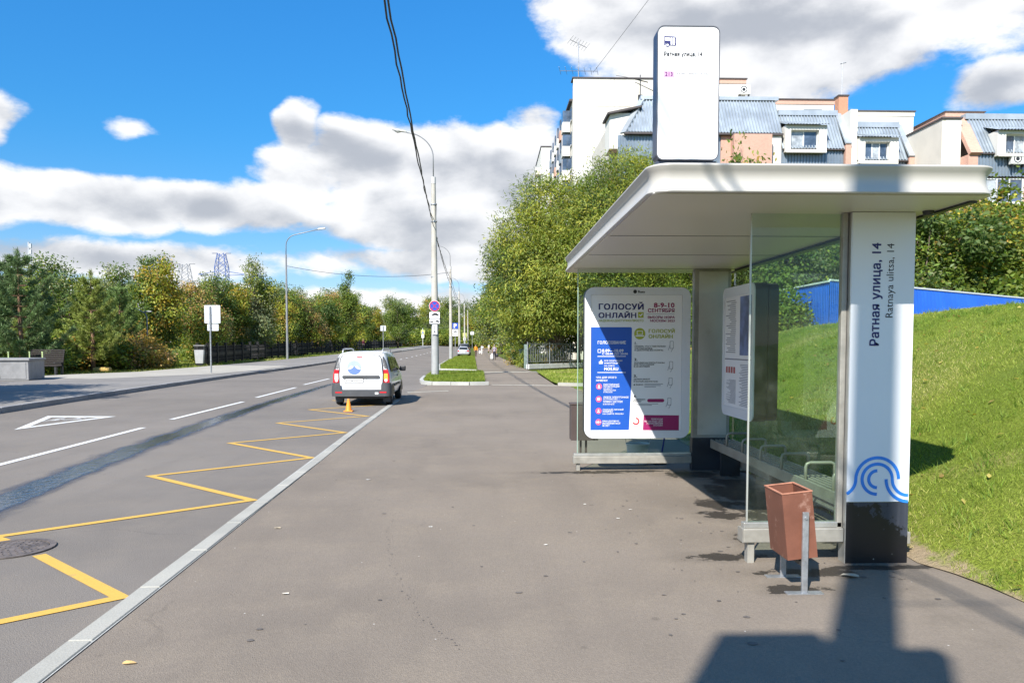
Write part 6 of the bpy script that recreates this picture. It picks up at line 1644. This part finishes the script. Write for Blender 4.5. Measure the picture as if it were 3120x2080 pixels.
for lab, x, y, h, r in (('thin communication mast above the left trees', -93, 160, 22.5, .16), ('pale chimney top behind the leftmost pine', -101, 160, 20.2, .65)):
    t = thing('communication_mast' if r < .3 else 'chimney', lab, 'mast' if r < .3 else 'chimney', (x, y, 0)); m = MB(); m.tube([(0, 0, 0), (0, 0, h)], r, 8); obj('shaft', m, pm('mast_grey', (.42, .44, .47), .6), t)
    if r < .3:
        for k in range(4): obj('antenna_panel', MB().box(.15, .55, -.15, .15, h - 1.2 - k * 1.2, h - .3 - k * 1.2), MATS['mast_grey'], t)
# ------------------------------------------------------------------ vegetation
LEAF = leaf_mat('foliage', .42); NEEDLE = leaf_mat('needles', .12, .6); BLADE = leaf_mat('grass_blades', .35, .6)
BARK = pm('bark', (.12, .09, .065), .9, var=.3, scale=5, bump=.6, bscale=25); BARKP = pm('pine_bark', (.20, .115, .07), .9, var=.3, scale=4, bump=.5, bscale=25)


def unit(a): return a / np.maximum(1e-9, np.linalg.norm(a, axis=1, keepdims=True))


def leaves(P, D, rng, l, w, tint, N=None):
    """pointed leaf blades from P along D; N: the way the blades tend to face"""
    n = len(P); L = l * rng.uniform(.65, 1.35, n)[:, None]; W = w * rng.uniform(.7, 1.3, n)[:, None]
    N = rng.normal(size=(n, 3)) if N is None else N + rng.normal(size=(n, 3)) * .55
    s = unit(np.cross(D, N)); nn = np.cross(s, D)
    v = np.stack([P, P + D * L * .45 + s * W * .5 + nn * W * .12, P + D * L, P + D * L * .45 - s * W * .5 + nn * W * .12], 1).reshape(-1, 3)
    f = np.arange(4 * n).reshape(-1, 4); return v, f, np.repeat(tint, 4, 0)


def crown_mesh(name, blobs, n, l, w, palette, seed, per=34, sig=.42, droop=.25, shell=.62, outw=.7):
    """leaf clumps spread through the crown's volume; palette: list of (rgb, weight)"""
    rng = np.random.default_rng(seed); B = np.array([list(c) + list(r) for c, r in blobs], float)
    vol = np.prod(B[:, 3:], 1) ** .75; K = n // per
    bi = rng.choice(len(B), K, p=vol / vol.sum()); d = unit(rng.normal(size=(K, 3))); rad = shell + (1.02 - shell) * rng.random(K) ** .8; rad *= rng.uniform(.9, 1.12, K)
    cen = B[bi, :3] + d * B[bi, 3:] * rad[:, None]
    pal = np.array([p for p, _ in palette]); pw = np.array([q for _, q in palette], float)
    # colours drift over the crown, so neighbouring clumps agree
    ph = rng.uniform(0, 6.28, 6); fld = np.sin(cen[:, 0] * .9 + ph[0]) + np.sin(cen[:, 1] * .8 + ph[1]) + np.sin(cen[:, 2] * 1.1 + ph[2]) + rng.normal(0, .9, K)
    rank = np.argsort(np.argsort(fld)) / K; ci = np.searchsorted(np.cumsum(pw / pw.sum()), rank).clip(0, len(pal) - 1)
    ct = pal[ci] * rng.uniform(.78, 1.22, K)[:, None]
    li = np.repeat(np.arange(K), per); sg = sig * rng.uniform(.6, 1.35, K)[li][:, None]
    P = cen[li] + np.clip(rng.normal(size=(len(li), 3)), -1.7, 1.7) * sg * np.array([1, 1, .75])
    out = unit(P - B[bi[li], :3]); D = unit(out * outw + rng.normal(size=P.shape) * .75 + np.array([0, 0, -droop]))
    T = ct[li] * rng.uniform(.72, 1.3, len(li))[:, None]; T[:, 0] *= rng.uniform(.85, 1.2, len(li))
    v, f, t = leaves(P, D, rng, l, w, T, out + np.array([0, 0, .45])); return mesh_np(name, v, f, t, LEAF)


def trunk_mesh(name, h, r, limbs, seed, lean=.0, split=.35, bark=BARK, kinds=9):
    rg = random.Random(seed); m = MB(); pts = []; x = y = 0
    for i in range(7):
        t = i / 6; pts.append((x, y, h * t - .15 * (i == 0))); x += rg.uniform(-.05, .05) * h * .2 + lean * h / 6; y += rg.uniform(-.05, .05) * h * .2
    m.tube(pts, [r * (1.25 if i == 0 else 1) * (1 - .78 * i / 6) for i in range(7)], 8)
    for tx, ty, tz in limbs:
        k = rg.uniform(split, .8); b = Vector(pts[int(k * 6)]); e = Vector((tx, ty, tz))
        if e.z < b.z + .2: b = Vector(pts[max(1, int(split * 6))])
        mid = b.lerp(e, .5) + Vector((rg.uniform(-.3, .3), rg.uniform(-.3, .3), -.12 * (e - b).length * .5)); rr = r * rg.uniform(.28, .45)
        m.tube([b, b.lerp(mid, .5) + Vector((0, 0, .03)), mid, mid.lerp(e, .55), e], [rr, rr * .85, rr * .65, rr * .45, rr * .15], 5, False)
    me = m.mesh(name, True, False); me.materials.append(bark); return me


PROTO = {}
def proto_tree(key, h, blobs, n, l, w, palette, seed, r=.14, **kw):
    lim = []; rg = random.Random(seed)
    for c, rr in blobs:
        for q in range(3): lim.append((c[0] + rg.uniform(-.6, .6) * rr[0], c[1] + rg.uniform(-.6, .6) * rr[1], c[2] + rg.uniform(-.3, .7) * rr[2]))
    PROTO[key] = (trunk_mesh('trunk', h * .72, r, lim, seed, split=kw.pop('split', .3)), crown_mesh('crown', blobs, n, l, w, palette, seed + 7, **kw), h)


def place(key, label, x, y, height, group=None, rot=0.0, name='tree', wide=1.0, z=None):
    tm, cm, h = PROTO[key]; s = height / h
    t = thing(name, label, 'tree' if name.endswith('tree') else 'shrub', (x, y, float(zt(x, y)) - .06 if z is None else z), rot, group); t.scale = (s * wide, s * wide, s)
    for nm, me in (('trunk', tm), ('crown', cm)):
        o = bpy.data.objects.new(nm, me); COL.objects.link(o); o.parent = t
    return t


def blobset(seed, n, h, rx, z0, fill=1.0):
    rg = random.Random(seed); bl = []
    for i in range(n):
        t = (i + .5) / n; z = z0 + (h - z0) * t; wmax = rx * (math.sin(PI * min(1, .18 + t * .80)) ** .8); a = rg.uniform(0, 6.28); d = wmax * rg.uniform(.25, .6)
        rr = max(.35, wmax * rg.uniform(.45, .68)); bl.append(((d * math.cos(a), d * math.sin(a), min(z, h - rr * .8)), (rr, rr, rr * rg.uniform(.7, .95))))
    return bl


G_ = (.155, .215, .038); Gy = (.29, .315, .045); Gd = (.085, .135, .034); BRN = (.34, .24, .11); ORN = (.40, .285, .07); YEL = (.48, .40, .055); GRG = (.22, .255, .125); WIL = (.21, .255, .046); WILy = (.32, .345, .056); WILd = (.09, .135, .036)
proto_tree('linden', 8.2, blobset(3, 11, 8.2, 2.7, 1.9), 15000, .20, .13, [(G_, 3.5), (Gd, 2.5), (ORN, 1.2), (YEL, .8), (Gy, 1.6)], 31, .15, sig=.34)
proto_tree('brown', 7.0, blobset(5, 12, 7.0, 3.1, 1.3), 16000, .19, .12, [(Gd, 2.5), (BRN, 3), (ORN, 1.2), (G_, 3), (YEL, .3)], 32, .13, sig=.36, split=.18)
proto_tree('green', 8.5, blobset(8, 12, 8.5, 2.9, 1.6), 15000, .20, .13, [(G_, 3), (Gd, 3), (GRG, 2), (Gy, 1)], 33, .15, sig=.36)
proto_tree('pale', 8.5, blobset(12, 12, 8.5, 2.6, 1.2), 14000, .20, .12, [(GRG, 4), (G_, 2), (Gy, 2), (Gd, 1)], 34, .13, sig=.36)
proto_tree('yellow', 7.5, blobset(15, 11, 7.5, 2.8, .8), 15000, .20, .13, [(Gy, 3), (YEL, .8), (ORN, .7), (G_, 3.5), (Gd, 2)], 35, .13, sig=.34)
proto_tree('poplar', 11, blobset(17, 11, 11, 1.5, 1.5), 11000, .22, .15, [(G_, 3), (Gd, 2), (Gy, 1)], 36, .15, sig=.34)
proto_tree('shrub', 2.4, [((0, 0, 1.0), (1.3, 1.2, .9)), ((.9, .3, .8), (.9, .9, .7)), ((-.8, -.2, .9), (.9, .8, .8)), ((.2, .4, 1.6), (.8, .8, .7))], 6000, .15, .09, [(G_, 3), (Gy, 2), (Gd, 2), (ORN, .6)], 37, .05, sig=.22, split=.1)
proto_tree('autumn_shrub', 2.6, [((0, 0, 1.0), (1.4, 1.3, 1.0)), ((1.1, .3, .9), (1.0, .9, .8)), ((-1.0, -.2, .9), (1.0, .9, .8)), ((.2, .4, 1.7), (.9, .8, .8))], 6500, .16, .10, [(ORN, 3), (BRN, 2), (G_, 2), (Gd, 2), (YEL, 1)], 38, .05, sig=.24, split=.1)

# big willows right of the footpath
wl = {'proto': None}
def willow(key, blobs, n, seed, h, l=.25, w=.06, pal=None):
    proto_tree(key, h, blobs, n, l, w, pal or [(WIL, 3), (WILy, 3), (WILd, 2.2), (G_, 1)], seed, .28, sig=.40, per=44, droop=.45, shell=.60)
willow('willow_a', [((0, 0, 9.4), (2.6, 2.6, 2.7)), ((-1.9, -.4, 8.0), (2.2, 2.4, 2.4)), ((-2.6, -.6, 5.6), (2.3, 2.6, 2.2)), ((-1.5, -1.5, 3.8), (2.2, 2.2, 1.8)), ((1.6, -1.2, 7.4), (2.8, 2.6, 2.6)), ((1.2, -1.4, 4.6), (2.8, 2.4, 2.3)), ((0, -2.0, 6.3), (2.6, 2.2, 2.2)), ((2.6, .6, 9.6), (2.2, 2.4, 2.4)), ((-2.9, .8, 3.3), (1.4, 1.8, 1.2)), ((-1.2, .2, 10.6), (2.0, 2.0, 1.8)), ((-3.0, .2, 7.4), (1.8, 2.0, 2.0))], 78000, 51, 12.4)
willow('willow_b', [((0, 0, 11.0), (3.0, 2.8, 3.0)), ((-2.2, -.6, 9.5), (2.6, 2.6, 2.6)), ((2.2, -.4, 10.4), (2.6, 2.6, 2.6)), ((.6, -1.6, 7.6), (3.4, 2.4, 2.6)), ((-2.4, -1.2, 6.0), (2.6, 2.4, 2.4)), ((2.6, -1.0, 6.4), (2.8, 2.4, 2.4)), ((0, -2.0, 4.2), (3.4, 2.2, 2.2)), ((3.0, -1.2, 3.6), (2.4, 2.2, 1.9)), ((1.0, .2, 12.6), (1.9, 1.8, 1.8))], 86000, 52, 14.6)
place('willow_a', 'leafy willow at the left end of the row, overhanging the footpath', 5.6, 59.0, 14.8, 'willows beside the footpath', name='willow_tree')
place('willow_b', 'tallest willow of the row, left of the stop sign', 10.0, 58.0, 16.6, 'willows beside the footpath', .4, name='willow_tree')
place('willow_b', 'willow seen through the shelter glass, right of the far pillar', 13.6, 46, 10.8, 'willows beside the footpath', 2.2, name='willow_tree')
place('willow_a', 'rightmost willow seen through the back glass of the shelter', 18.2, 44.5, 10.6, 'willows beside the footpath', 3.4, name='willow_tree')
place('yellow', 'small yellow topped tree behind the stop sign', 15.6, 48.8, 14.4, None, .6, wide=.6)
place('shrub', 'leafy shrub in front of the blue fence, seen through the glass', 9.9, 26.2, 2.3, None, .3, 'shrub', z=1.6)
place('shrub', 'dark shrub behind the shelter bench far along the slope', 8.6, 31.5, 3.2, None, 1.3, 'shrub', z=.1)
place('shrub', 'low leafy shrub growing through the teal picket fence', 3.2, 58.5, 1.7, None, .5, 'shrub')
place('shrub', 'second low shrub farther along the teal picket fence', 2.9, 66, 1.9, None, 2.5, 'shrub'); place('autumn_shrub', 'tinged shrub behind the grey arched fence', 5.2, 59, 2.0, None, 1.1, 'shrub')
place('green', 'dark green tree overhanging the footpath behind the first willow', 3.6, 72, 11.4, 'trees along the footpath', .2, wide=1.05); place('green', 'dark tree behind the arched fence under the willows', 7.8, 66, 9.5, 'trees along the footpath', 1.9, wide=1.2)
place('green', 'broad dark tree filling the gap under the tall willow', 11.2, 61, 9, 'trees along the footpath', 3.0, wide=1.3)
place('pale', 'pale green tree farther along the footpath', 3.0, 96, 12.2, 'trees along the footpath', .9); place('pale', 'silvery tree leaning over the far footpath', 2.2, 124, 13, 'trees along the footpath', 2.2, wide=1.1); place('green', 'far green tree right of the distant walkers', 4.2, 150, 13, 'trees along the footpath', 1.2, wide=1.1)
place('pale', 'farthest pale tree at the right end of the road', .5, 185, 13, 'trees along the footpath', .3, wide=1.2)
# trees behind the blue fence
for i, (k, x, y, h, r, wd, lab) in enumerate([('green', 19.9, 36.6, 8.2, .5, 1.15, 'green tree touching the pillar edge behind the blue fence'), ('yellow', 22.4, 38.6, 8.0, 1.4, 1.2, 'yellowish bushy tree just right of the pillar behind the blue fence'), ('linden', 25.2, 39.5, 8.1, 2.4, 1.2, 'green and gold tree in the middle behind the blue fence'),
                                         ('yellow', 28.0, 41, 9.6, 3.3, 1.25, 'yellow green tree rightmost behind the blue fence'), ('green', 31.5, 42, 9.4, .2, 1.2, 'green tree beyond the right edge behind the blue fence'), ('autumn_shrub', 20.6, 35.0, 3.2, .9, 1.2, 'orange tinted shrub beside the pillar above the blue fence'), ('shrub', 24.6, 37.0, 4.4, .2, 1.2, 'low green shrub behind the middle of the blue fence'), ('green', 16.4, 41.0, 7.5, 4.0, 1.1, 'dark tree behind the blue fence seen through the shelter glass'), ('yellow', 25.5, 50, 9.8, 5.0, 1.0, 'tree against the brick house wall behind the blue fence')]):
    place(k, lab, x, y, h, 'trees behind the blue fence', r, 'shrub' if 'shrub' in k else 'tree', wd, z=1.2)

# left park
park = [('linden', -23.2, 60, 8.3, .3, 1.0, 'tall gold and green linden beside the pale grey litter bin'), ('brown', -22.9, 67, 6.9, 1.2, 1.05, 'brown leaved tree right of the square sign'), ('green', -24.5, 74, 9.2, 2.2, 1.0, 'green topped tree left of the tall slim lamp'), ('pale', -21.9, 80, 9.6, .8, .9, 'silvery green tree just right of the tall slim lamp'),
        ('brown', -23.3, 84, 7.9, 3.0, 1.1, 'brown tree right of the tall slim lamp'), ('linden', -22.6, 92, 7.9, 4.1, 1.1, 'gold and green tree above the white van'), ('brown', -22.2, 101, 8.0, .6, 1.15, 'rusty brown tree in the middle of the fence row'), ('yellow', -21.9, 110, 8.0, 1.8, 1.15, 'yellow brown tree right of the rusty one'), ('poplar', -19.4, 118, 11.0, .2, 1.0, 'narrow green poplar standing above the row'), ('brown', -21.3, 120, 8.4, 2.8, 1.1, 'brown tree under the narrow poplar'), ('yellow', -20.4, 132, 9.2, 3.9, 1.1, 'yellow green tree near the end of the black fence'), ('linden', -19.6, 146, 9.0, .4, 1.1, 'mixed green and gold tree at the end of the black fence'), ('green', -19.2, 165, 9.5, 1.0, 1.15, 'round green tree past the end of the black fence'),
        ('green', -29.5, 55, 6.4, .3, 1.4, 'broad dark tree behind the leftmost pine'), ('green', -33.5, 60, 8.0, 1.7, 1.3, 'rounded green tree between the first two pines'), ('pale', -30.0, 66, 7.2, 2.9, .8, 'pale pointed tree left of the gold linden'), ('pale', -33.8, 70, 7.0, .9, 1.0, 'grey green tree behind the third pine'), ('green', -37, 78, 8.6, 2.0, 1.3, 'dark round tree far behind the pines'), ('green', -42, 72, 8.8, 3.6, 1.3, 'dark tree at the far left behind the pines'), ('green', -47, 70, 9.0, .7, 1.3, 'leftmost dark tree behind the pines'), ('yellow', -30.5, 90, 8.4, 1.1, 1.2, 'yellowish tree deep in the park'),
        ('green', -31, 112, 9.5, 2.5, 1.4, 'deep green tree behind the fence row'), ('green', -28, 135, 10, 3.1, 1.4, 'large green tree far behind the fence row'), ('linden', -26.5, 78, 7.5, 1.5, 1.2, 'mottled tree behind the brown tree'), ('green', -26, 98, 8.2, .1, 1.2, 'green tree behind the rusty brown one')]
for k, x, y, h, r, wd, lab in park: place(k, lab, x - (1.9 if -24.6 < x < -18 and y < 160 else 0), y, h * (1.06, .94, 1.0, 1.1, .9)[int(y) % 5], 'deciduous trees of the left park', r, 'tree', wd * .86)
for k, x, y, h, r, wd, lab in [('autumn_shrub', -24.2, 53, 2.6, .2, 1.2, 'orange tinted shrub left of the gold linden'), ('autumn_shrub', -25.6, 57, 3.2, 1.4, 1.1, 'larger russet shrub under the gold linden'), ('shrub', -27.0, 47, 2.6, 2.2, 1.3, 'bright green shrub behind the park bench'), ('shrub', -26.2, 51, 3.0, 3.3, 1.2, 'green shrub under the second pine'), ('shrub', -27.5, 43.5, 2.0, .5, 1.2, 'green shrub left of the park bench'), ('autumn_shrub', -23.6, 56.8, 1.4, 4.0, 1.0, 'low twiggy shrub beside the pale grey litter bin'), ('shrub', -28.6, 54, 3.3, .9, 1.3, 'green shrub between the pines'), ('shrub', -25.6, 70, 2.2, 1.0, 1.6, 'shrub behind the black fence under the brown tree'), ('shrub', -26, 82, 2.4, 2.0, 1.6, 'shrub behind the black fence near the tall lamp'), ('autumn_shrub', -25.8, 97, 2.4, .2, 1.7, 'russet shrub behind the middle of the black fence'), ('shrub', -25.4, 112, 2.6, .2, 1.8, 'shrub behind the far part of the black fence')]:
    place(k, lab, x, y, h, 'shrubs of the left park', r, 'shrub', wd)


def pine(label, x, y, h, seed, group='young pines of the left park', wide=.33, tone=(.042, .075, .030), sparse=1.0, gap=.36):
    rng = np.random.default_rng(seed); rg = random.Random(seed); t = thing('pine_tree', label, 'tree', (x, y, float(zt(x, y)) - .06), 0, group)
    m = MB(); m.tube([(0, 0, -.1), (.04, 0, h * .3), (-.03, .03, h * .65), (0, 0, h * .97)], [.14 * h / 6, .11 * h / 6, .06 * h / 6, .012], 8); P = []; D = []
    z = h * .14
    while z < h * .93:
        k = z / h; L = wide * h * (1 - k) ** .72 * rg.uniform(.85, 1.15) + .18; nb = rg.randint(4, 6); a0 = rg.uniform(0, 6.28)
        for b in range(nb):
            a = a0 + 6.283 * b / nb + rg.uniform(-.25, .25); Lb = L * rg.uniform(.75, 1.12); up = .18 + .5 * k; pts = []
            for q in range(6): u_ = q / 5; pts.append(Vector((math.cos(a) * Lb * u_, math.sin(a) * Lb * u_, z + Lb * (up * u_ * .6 + .30 * u_ * u_ - .12 * math.sin(PI * u_)))))
            m.tube(pts, [.028 * (1 - .8 * q / 5) * h / 6 for q in range(6)], 4, False)
            nt = int((7 + 12 * Lb) * sparse)
            for _ in range(nt):
                u_ = rg.uniform(.28, 1.0); i = min(4, int(u_ * 5)); p = pts[i].lerp(pts[i + 1], u_ * 5 - i); side = Vector((-math.sin(a), math.cos(a), 0)) * rg.uniform(-.22, .22) * Lb * (1.15 - u_); p = p + side; d0 = (pts[i + 1] - pts[i]).normalized() + Vector((0, 0, .45)) + side.normalized() * .5
                P.append(p); D.append(d0)
        z += h * rg.uniform(.055, .085) * gap / .36
    for q in range(10): P.append(Vector((0, 0, h * (.9 + .01 * q)))); D.append(Vector((0, 0, 1)))
    me = m.mesh('trunk', True, False); me.materials.append(BARKP); o = bpy.data.objects.new('trunk', me); COL.objects.link(o); o.parent = t
    P = np.array([tuple(p) for p in P]); D = unit(np.array([tuple(d) for d in D])); per = 26; li = np.repeat(np.arange(len(P)), per)
    dd = unit(D[li] * .9 + rng.normal(size=(len(li), 3)) * .55); pp = P[li] + rng.normal(size=(len(li), 3)) * .05
    T = np.array(tone) * np.array([1.8, 1.6, 1.2]) * rng.uniform(.6, 1.5, len(P))[li][:, None] * rng.uniform(.7, 1.35, len(li))[:, None]
    v, f, tt = leaves(pp, dd, rng, .21, .026, T); me = mesh_np('needles', v, f, tt, NEEDLE); o = bpy.data.objects.new('crown', me); COL.objects.link(o); o.parent = t
pine('largest dark pine at the left edge, behind the granite box', -25.6, 43.0, 6.9, 3, wide=.40, tone=(.06, .105, .05), sparse=1.25)
pine('second pine with a light pointed top, right of the park bench', -25.0, 49.5, 6.4, 8, wide=.30, tone=(.12, .16, .045)); pine('third pine with a slim top near the park lamp', -25.6, 54.5, 6.0, 14, wide=.28, tone=(.085, .14, .055)); pine('small pine behind the park bench', -28.5, 50, 4.6, 21, wide=.36, tone=(.10, .145, .04))
pine('dark pine behind the leftmost pine', -31, 50, 7.2, 29, wide=.34, tone=(.055, .095, .045)); pine('young pine under the second pine', -26.6, 45.8, 3.6, 33, wide=.40, tone=(.11, .15, .045))
# tree beside the left edge of the picture, only its shade and a twig reach the frame
place('linden', 'tree standing left of the frame by the pavement edge', -20.6, 23.0, 9.0, None, .5, wide=1.0, z=.1)
place('green', 'second tree left of the frame by the pavement edge', -18.2, 18.0, 9.0, None, 2.5, wide=1.0, z=.1)
# the wood that closes the street far off
far = [(-24, 215, 13), (-17, 232, 12.5), (-10.5, 246, 12), (-5, 256, 11.5), (1, 246, 12.5), (-30, 240, 15), (-13.5, 262, 16), (-20, 268, 17), (-2, 275, 15), (-8, 285, 16), (6, 225, 14), (9, 200, 14), (-36, 200, 14), (-42, 170, 13)]
for i, (x, y, h) in enumerate(far): place(['green', 'pale', 'green', 'linden'][i % 4], ['first', 'second', 'third', 'fourth', 'fifth', 'sixth', 'seventh', 'eighth', 'ninth', 'tenth', 'eleventh', 'twelfth', 'thirteenth', 'fourteenth'][sorted(q[0] / q[1] for q in far).index(x / y)] + ' from the left of the trees closing the far end of the road', x, y, h, 'trees closing the far end of the road', i * 1.3, wide=1.25)
for i, (x, y, h) in enumerate([(-18, 205, 5), (-14, 212, 5), (-10, 222, 5.5), (-6.5, 228, 5.5), (-3, 232, 5.5), (.5, 222, 5), (-24, 198, 5), (-30, 190, 5), (4, 205, 5), (6, 185, 5)]): place('shrub', ordinal(sorted([-.0878, -.066, -.045, -.0285, -.0129, .0023, -.1212, -.1579, .0195, .0324], key=float).index(min([-.0878, -.066, -.045, -.0285, -.0129, .0023, -.1212, -.1579, .0195, .0324], key=lambda q: abs(q - x / y)))) + ' from the left of the big shrubs at the far end of the road', x, y, h, 'big shrubs at the far end of the road', i * 1.1, 'shrub', 1.5)
rgf = random.Random(77)
P = []; blobs = []
for i in range(60):
    x = -60 - i * 9 + rgf.uniform(-4, 4); y = 180 + i * 5 + rgf.uniform(-30, 60); h = rgf.uniform(9, 14); blobs += [((x, y, h * .55), (6, 6, h * .5)), ((x + 4, y + 2, h * .4), (5, 5, h * .4))]
for i in range(26):
    x = 30 + i * 12; y = 150 + rgf.uniform(-20, 60); h = rgf.uniform(10, 15); blobs.append(((x, y, h * .5), (8, 8, h * .5)))
fw = obj('far_wood', crown_mesh('far_wood', blobs, 36000, 1.5, 1.1, [(G_, 3), (Gd, 3), (Gy, 1), (GRG, 2)], 5, per=20, sig=1.6), LEAF); tag(fw, 'far-off wood along the horizon behind the park', 'wood', kind='stuff')

# ------------------------------------------------------------------ grass blades
def blades(name, X, Y, Z, hgt, wid, seed, pal, lean=.5, cat='grass', label=None):
    rng = np.random.default_rng(seed); n = len(X); a = rng.uniform(0, 6.283, n); H = hgt * rng.uniform(.5, 1.5, n); W = wid * rng.uniform(.7, 1.4, n)
    b = np.stack([X, Y, Z], -1); s = np.stack([np.cos(a), np.sin(a), np.zeros(n)], -1) * W[:, None] / 2; tp = b + np.stack([rng.normal(0, lean, n) * H, rng.normal(0, lean, n) * H, H], -1)
    v = np.stack([b - s, b + s, tp], 1).reshape(-1, 3); pal = np.array(pal); fld = .9 * np.sin(X * 1.3 + np.sin(Y * .7) * 2) + .9 * np.sin(Y * 1.1 + X * .4) + .7 * np.sin(X * 3.1 - Y * 2.3) + rng.normal(0, .8, n); ci = np.clip(((fld + 3) / 6 * len(pal)).astype(int), 0, len(pal) - 1)
    T = pal[ci] * rng.uniform(.65, 1.35, n)[:, None]; o = obj(name, mesh_np(name, v, np.arange(3 * n).reshape(-1, 3), np.repeat(T, 3, 0), BLADE), BLADE); tag(o, label, cat, kind='stuff'); return o
rng = np.random.default_rng(11)
GP = [(.16, .23, .026), (.21, .28, .036), (.27, .32, .05), (.35, .35, .095), (.46, .41, .18)]
n = 480000; Y = 2.5 + 25 * rng.random(n) ** 1.5; U = 8.5 * rng.random(n) ** 1.05 - .02
edge_keep = U > .02 + .34 * np.clip(np.sin(Y * 2.1) * .5 + np.sin(Y * 5.3 + 1) * .35 + np.sin(Y * 11.0) * .2 + .25, 0, 1) * rng.random(n) ** .5; Y, U = Y[edge_keep], U[edge_keep]; X = hill_edge(Y) + U
bare = (np.sin(X * 2.1 + 1) + np.sin(Y * 1.7) + np.sin(X * 4.3 + Y * 3.1) * .7 + rng.normal(0, .5, len(X))) < 1.9; X, Y = X[bare], Y[bare]
blades('slope_grass', X, Y, hill_z(X, Y) - .004, .034, .0065, 1, GP, .6, label='short sunlit grass covering the slope behind the shelter')
def poly_pts(poly, n, rng):
    p = np.array(poly); lo, hi = p.min(0), p.max(0); q = lo + (hi - lo) * rng.random((n * 3, 2)); ins = np.zeros(len(q), bool); j = len(p) - 1
    for i in range(len(p)): c = ((p[i, 1] > q[:, 1]) != (p[j, 1] > q[:, 1])) & (q[:, 0] < (p[j, 0] - p[i, 0]) * (q[:, 1] - p[i, 1]) / (p[j, 1] - p[i, 1] + 1e-12) + p[i, 0]); ins ^= c; j = i
    return q[ins][:n]
GI = [(.13, .19, .02), (.17, .225, .026), (.22, .255, .035)]
q = poly_pts([(-.15, 33.5), (-.3, 47.2), (-3.35, 47.2), (-3.2, 40), (-3.0, 36.4), (-2.35, 33.6)], 15000, rng); blades('island_grass', q[:, 0], q[:, 1], np.full(len(q), .11), .10, .03, 2, GI, label='bright grass on the island around the nearest lamp pole')
q = poly_pts([(-.78, 50.6), (-1.9, 108), (-4.45, 107), (-4.3, 86), (-3.85, 63), (-3.25, 52.6)], 14000, rng); blades('island_grass', q[:, 0], q[:, 1], zt(q[:, 0], q[:, 1]) + .095, .12, .04, 3, GI, label='bright grass on the second island along the footpath')
q = poly_pts([(2.95, 35.2), (3.1, 33), (5.2, 31.8), (12, 31.6), (12, 60), (6.2, 52.3), (4.2, 50.1), (3.1, 48.7)], 16000, rng); blades('lawn_grass', q[:, 0], q[:, 1], np.full(len(q), .07), .10, .03, 4, GP, label='shaded grass between the shelter and the arched fence')
q = poly_pts([(-20.4, 45.6), (-22.4, 42), (-24.5, 40), (-34, 44), (-30, 70), (-22.5, 75), (-18.8, 80), (-17.7, 110), (-21.5, 112), (-22.2, 70), (-20.2, 55)], 30000, rng); blades('park_grass', q[:, 0], q[:, 1], zt(q[:, 0], q[:, 1]) - .07, .16, .04, 5, GP, label='patchy grass of the left park beyond the pavement')
# taller tufts and dry leaves among the turf of the slope
K = 900; cy = 3 + 18 * rng.random(K) ** 1.3; cu_ = .1 + 7.5 * rng.random(K); k_ = rng.integers(12, 34, K); li = np.repeat(np.arange(K), k_)
Yc = cy[li] + rng.normal(0, .05, len(li)); Xc = hill_edge(Yc) + np.maximum(.02, cu_[li] + rng.normal(0, .05, len(li)))
blades('turf_tufts', Xc, Yc, hill_z(Xc, Yc) - .005, .085, .010, 9, [(.12, .20, .025), (.16, .24, .03), (.30, .29, .08)], .6, label='taller tufts of grass and weeds scattered over the slope')
n = 700; Yl = 3.5 + 20 * rng.random(n); Xl = hill_edge(Yl) + 8 * rng.random(n); P = np.stack([Xl, Yl, hill_z(Xl, Yl) + .03], -1); D = unit(np.stack([rng.normal(size=n), rng.normal(size=n), rng.normal(0, .2, n)], -1))
v, f, t = leaves(P, D, rng, .07, .05, np.array([(.42, .30, .06), (.34, .22, .08), (.5, .42, .12)])[rng.integers(0, 3, n)], np.tile(np.array([[0, 0, 1.0]]), (n, 1)))
tag(obj('leaf_litter', mesh_np('leaf_litter', v, f, t, LEAF), LEAF), 'dry yellow leaves lying in the grass of the slope', 'leaves', kind='stuff')
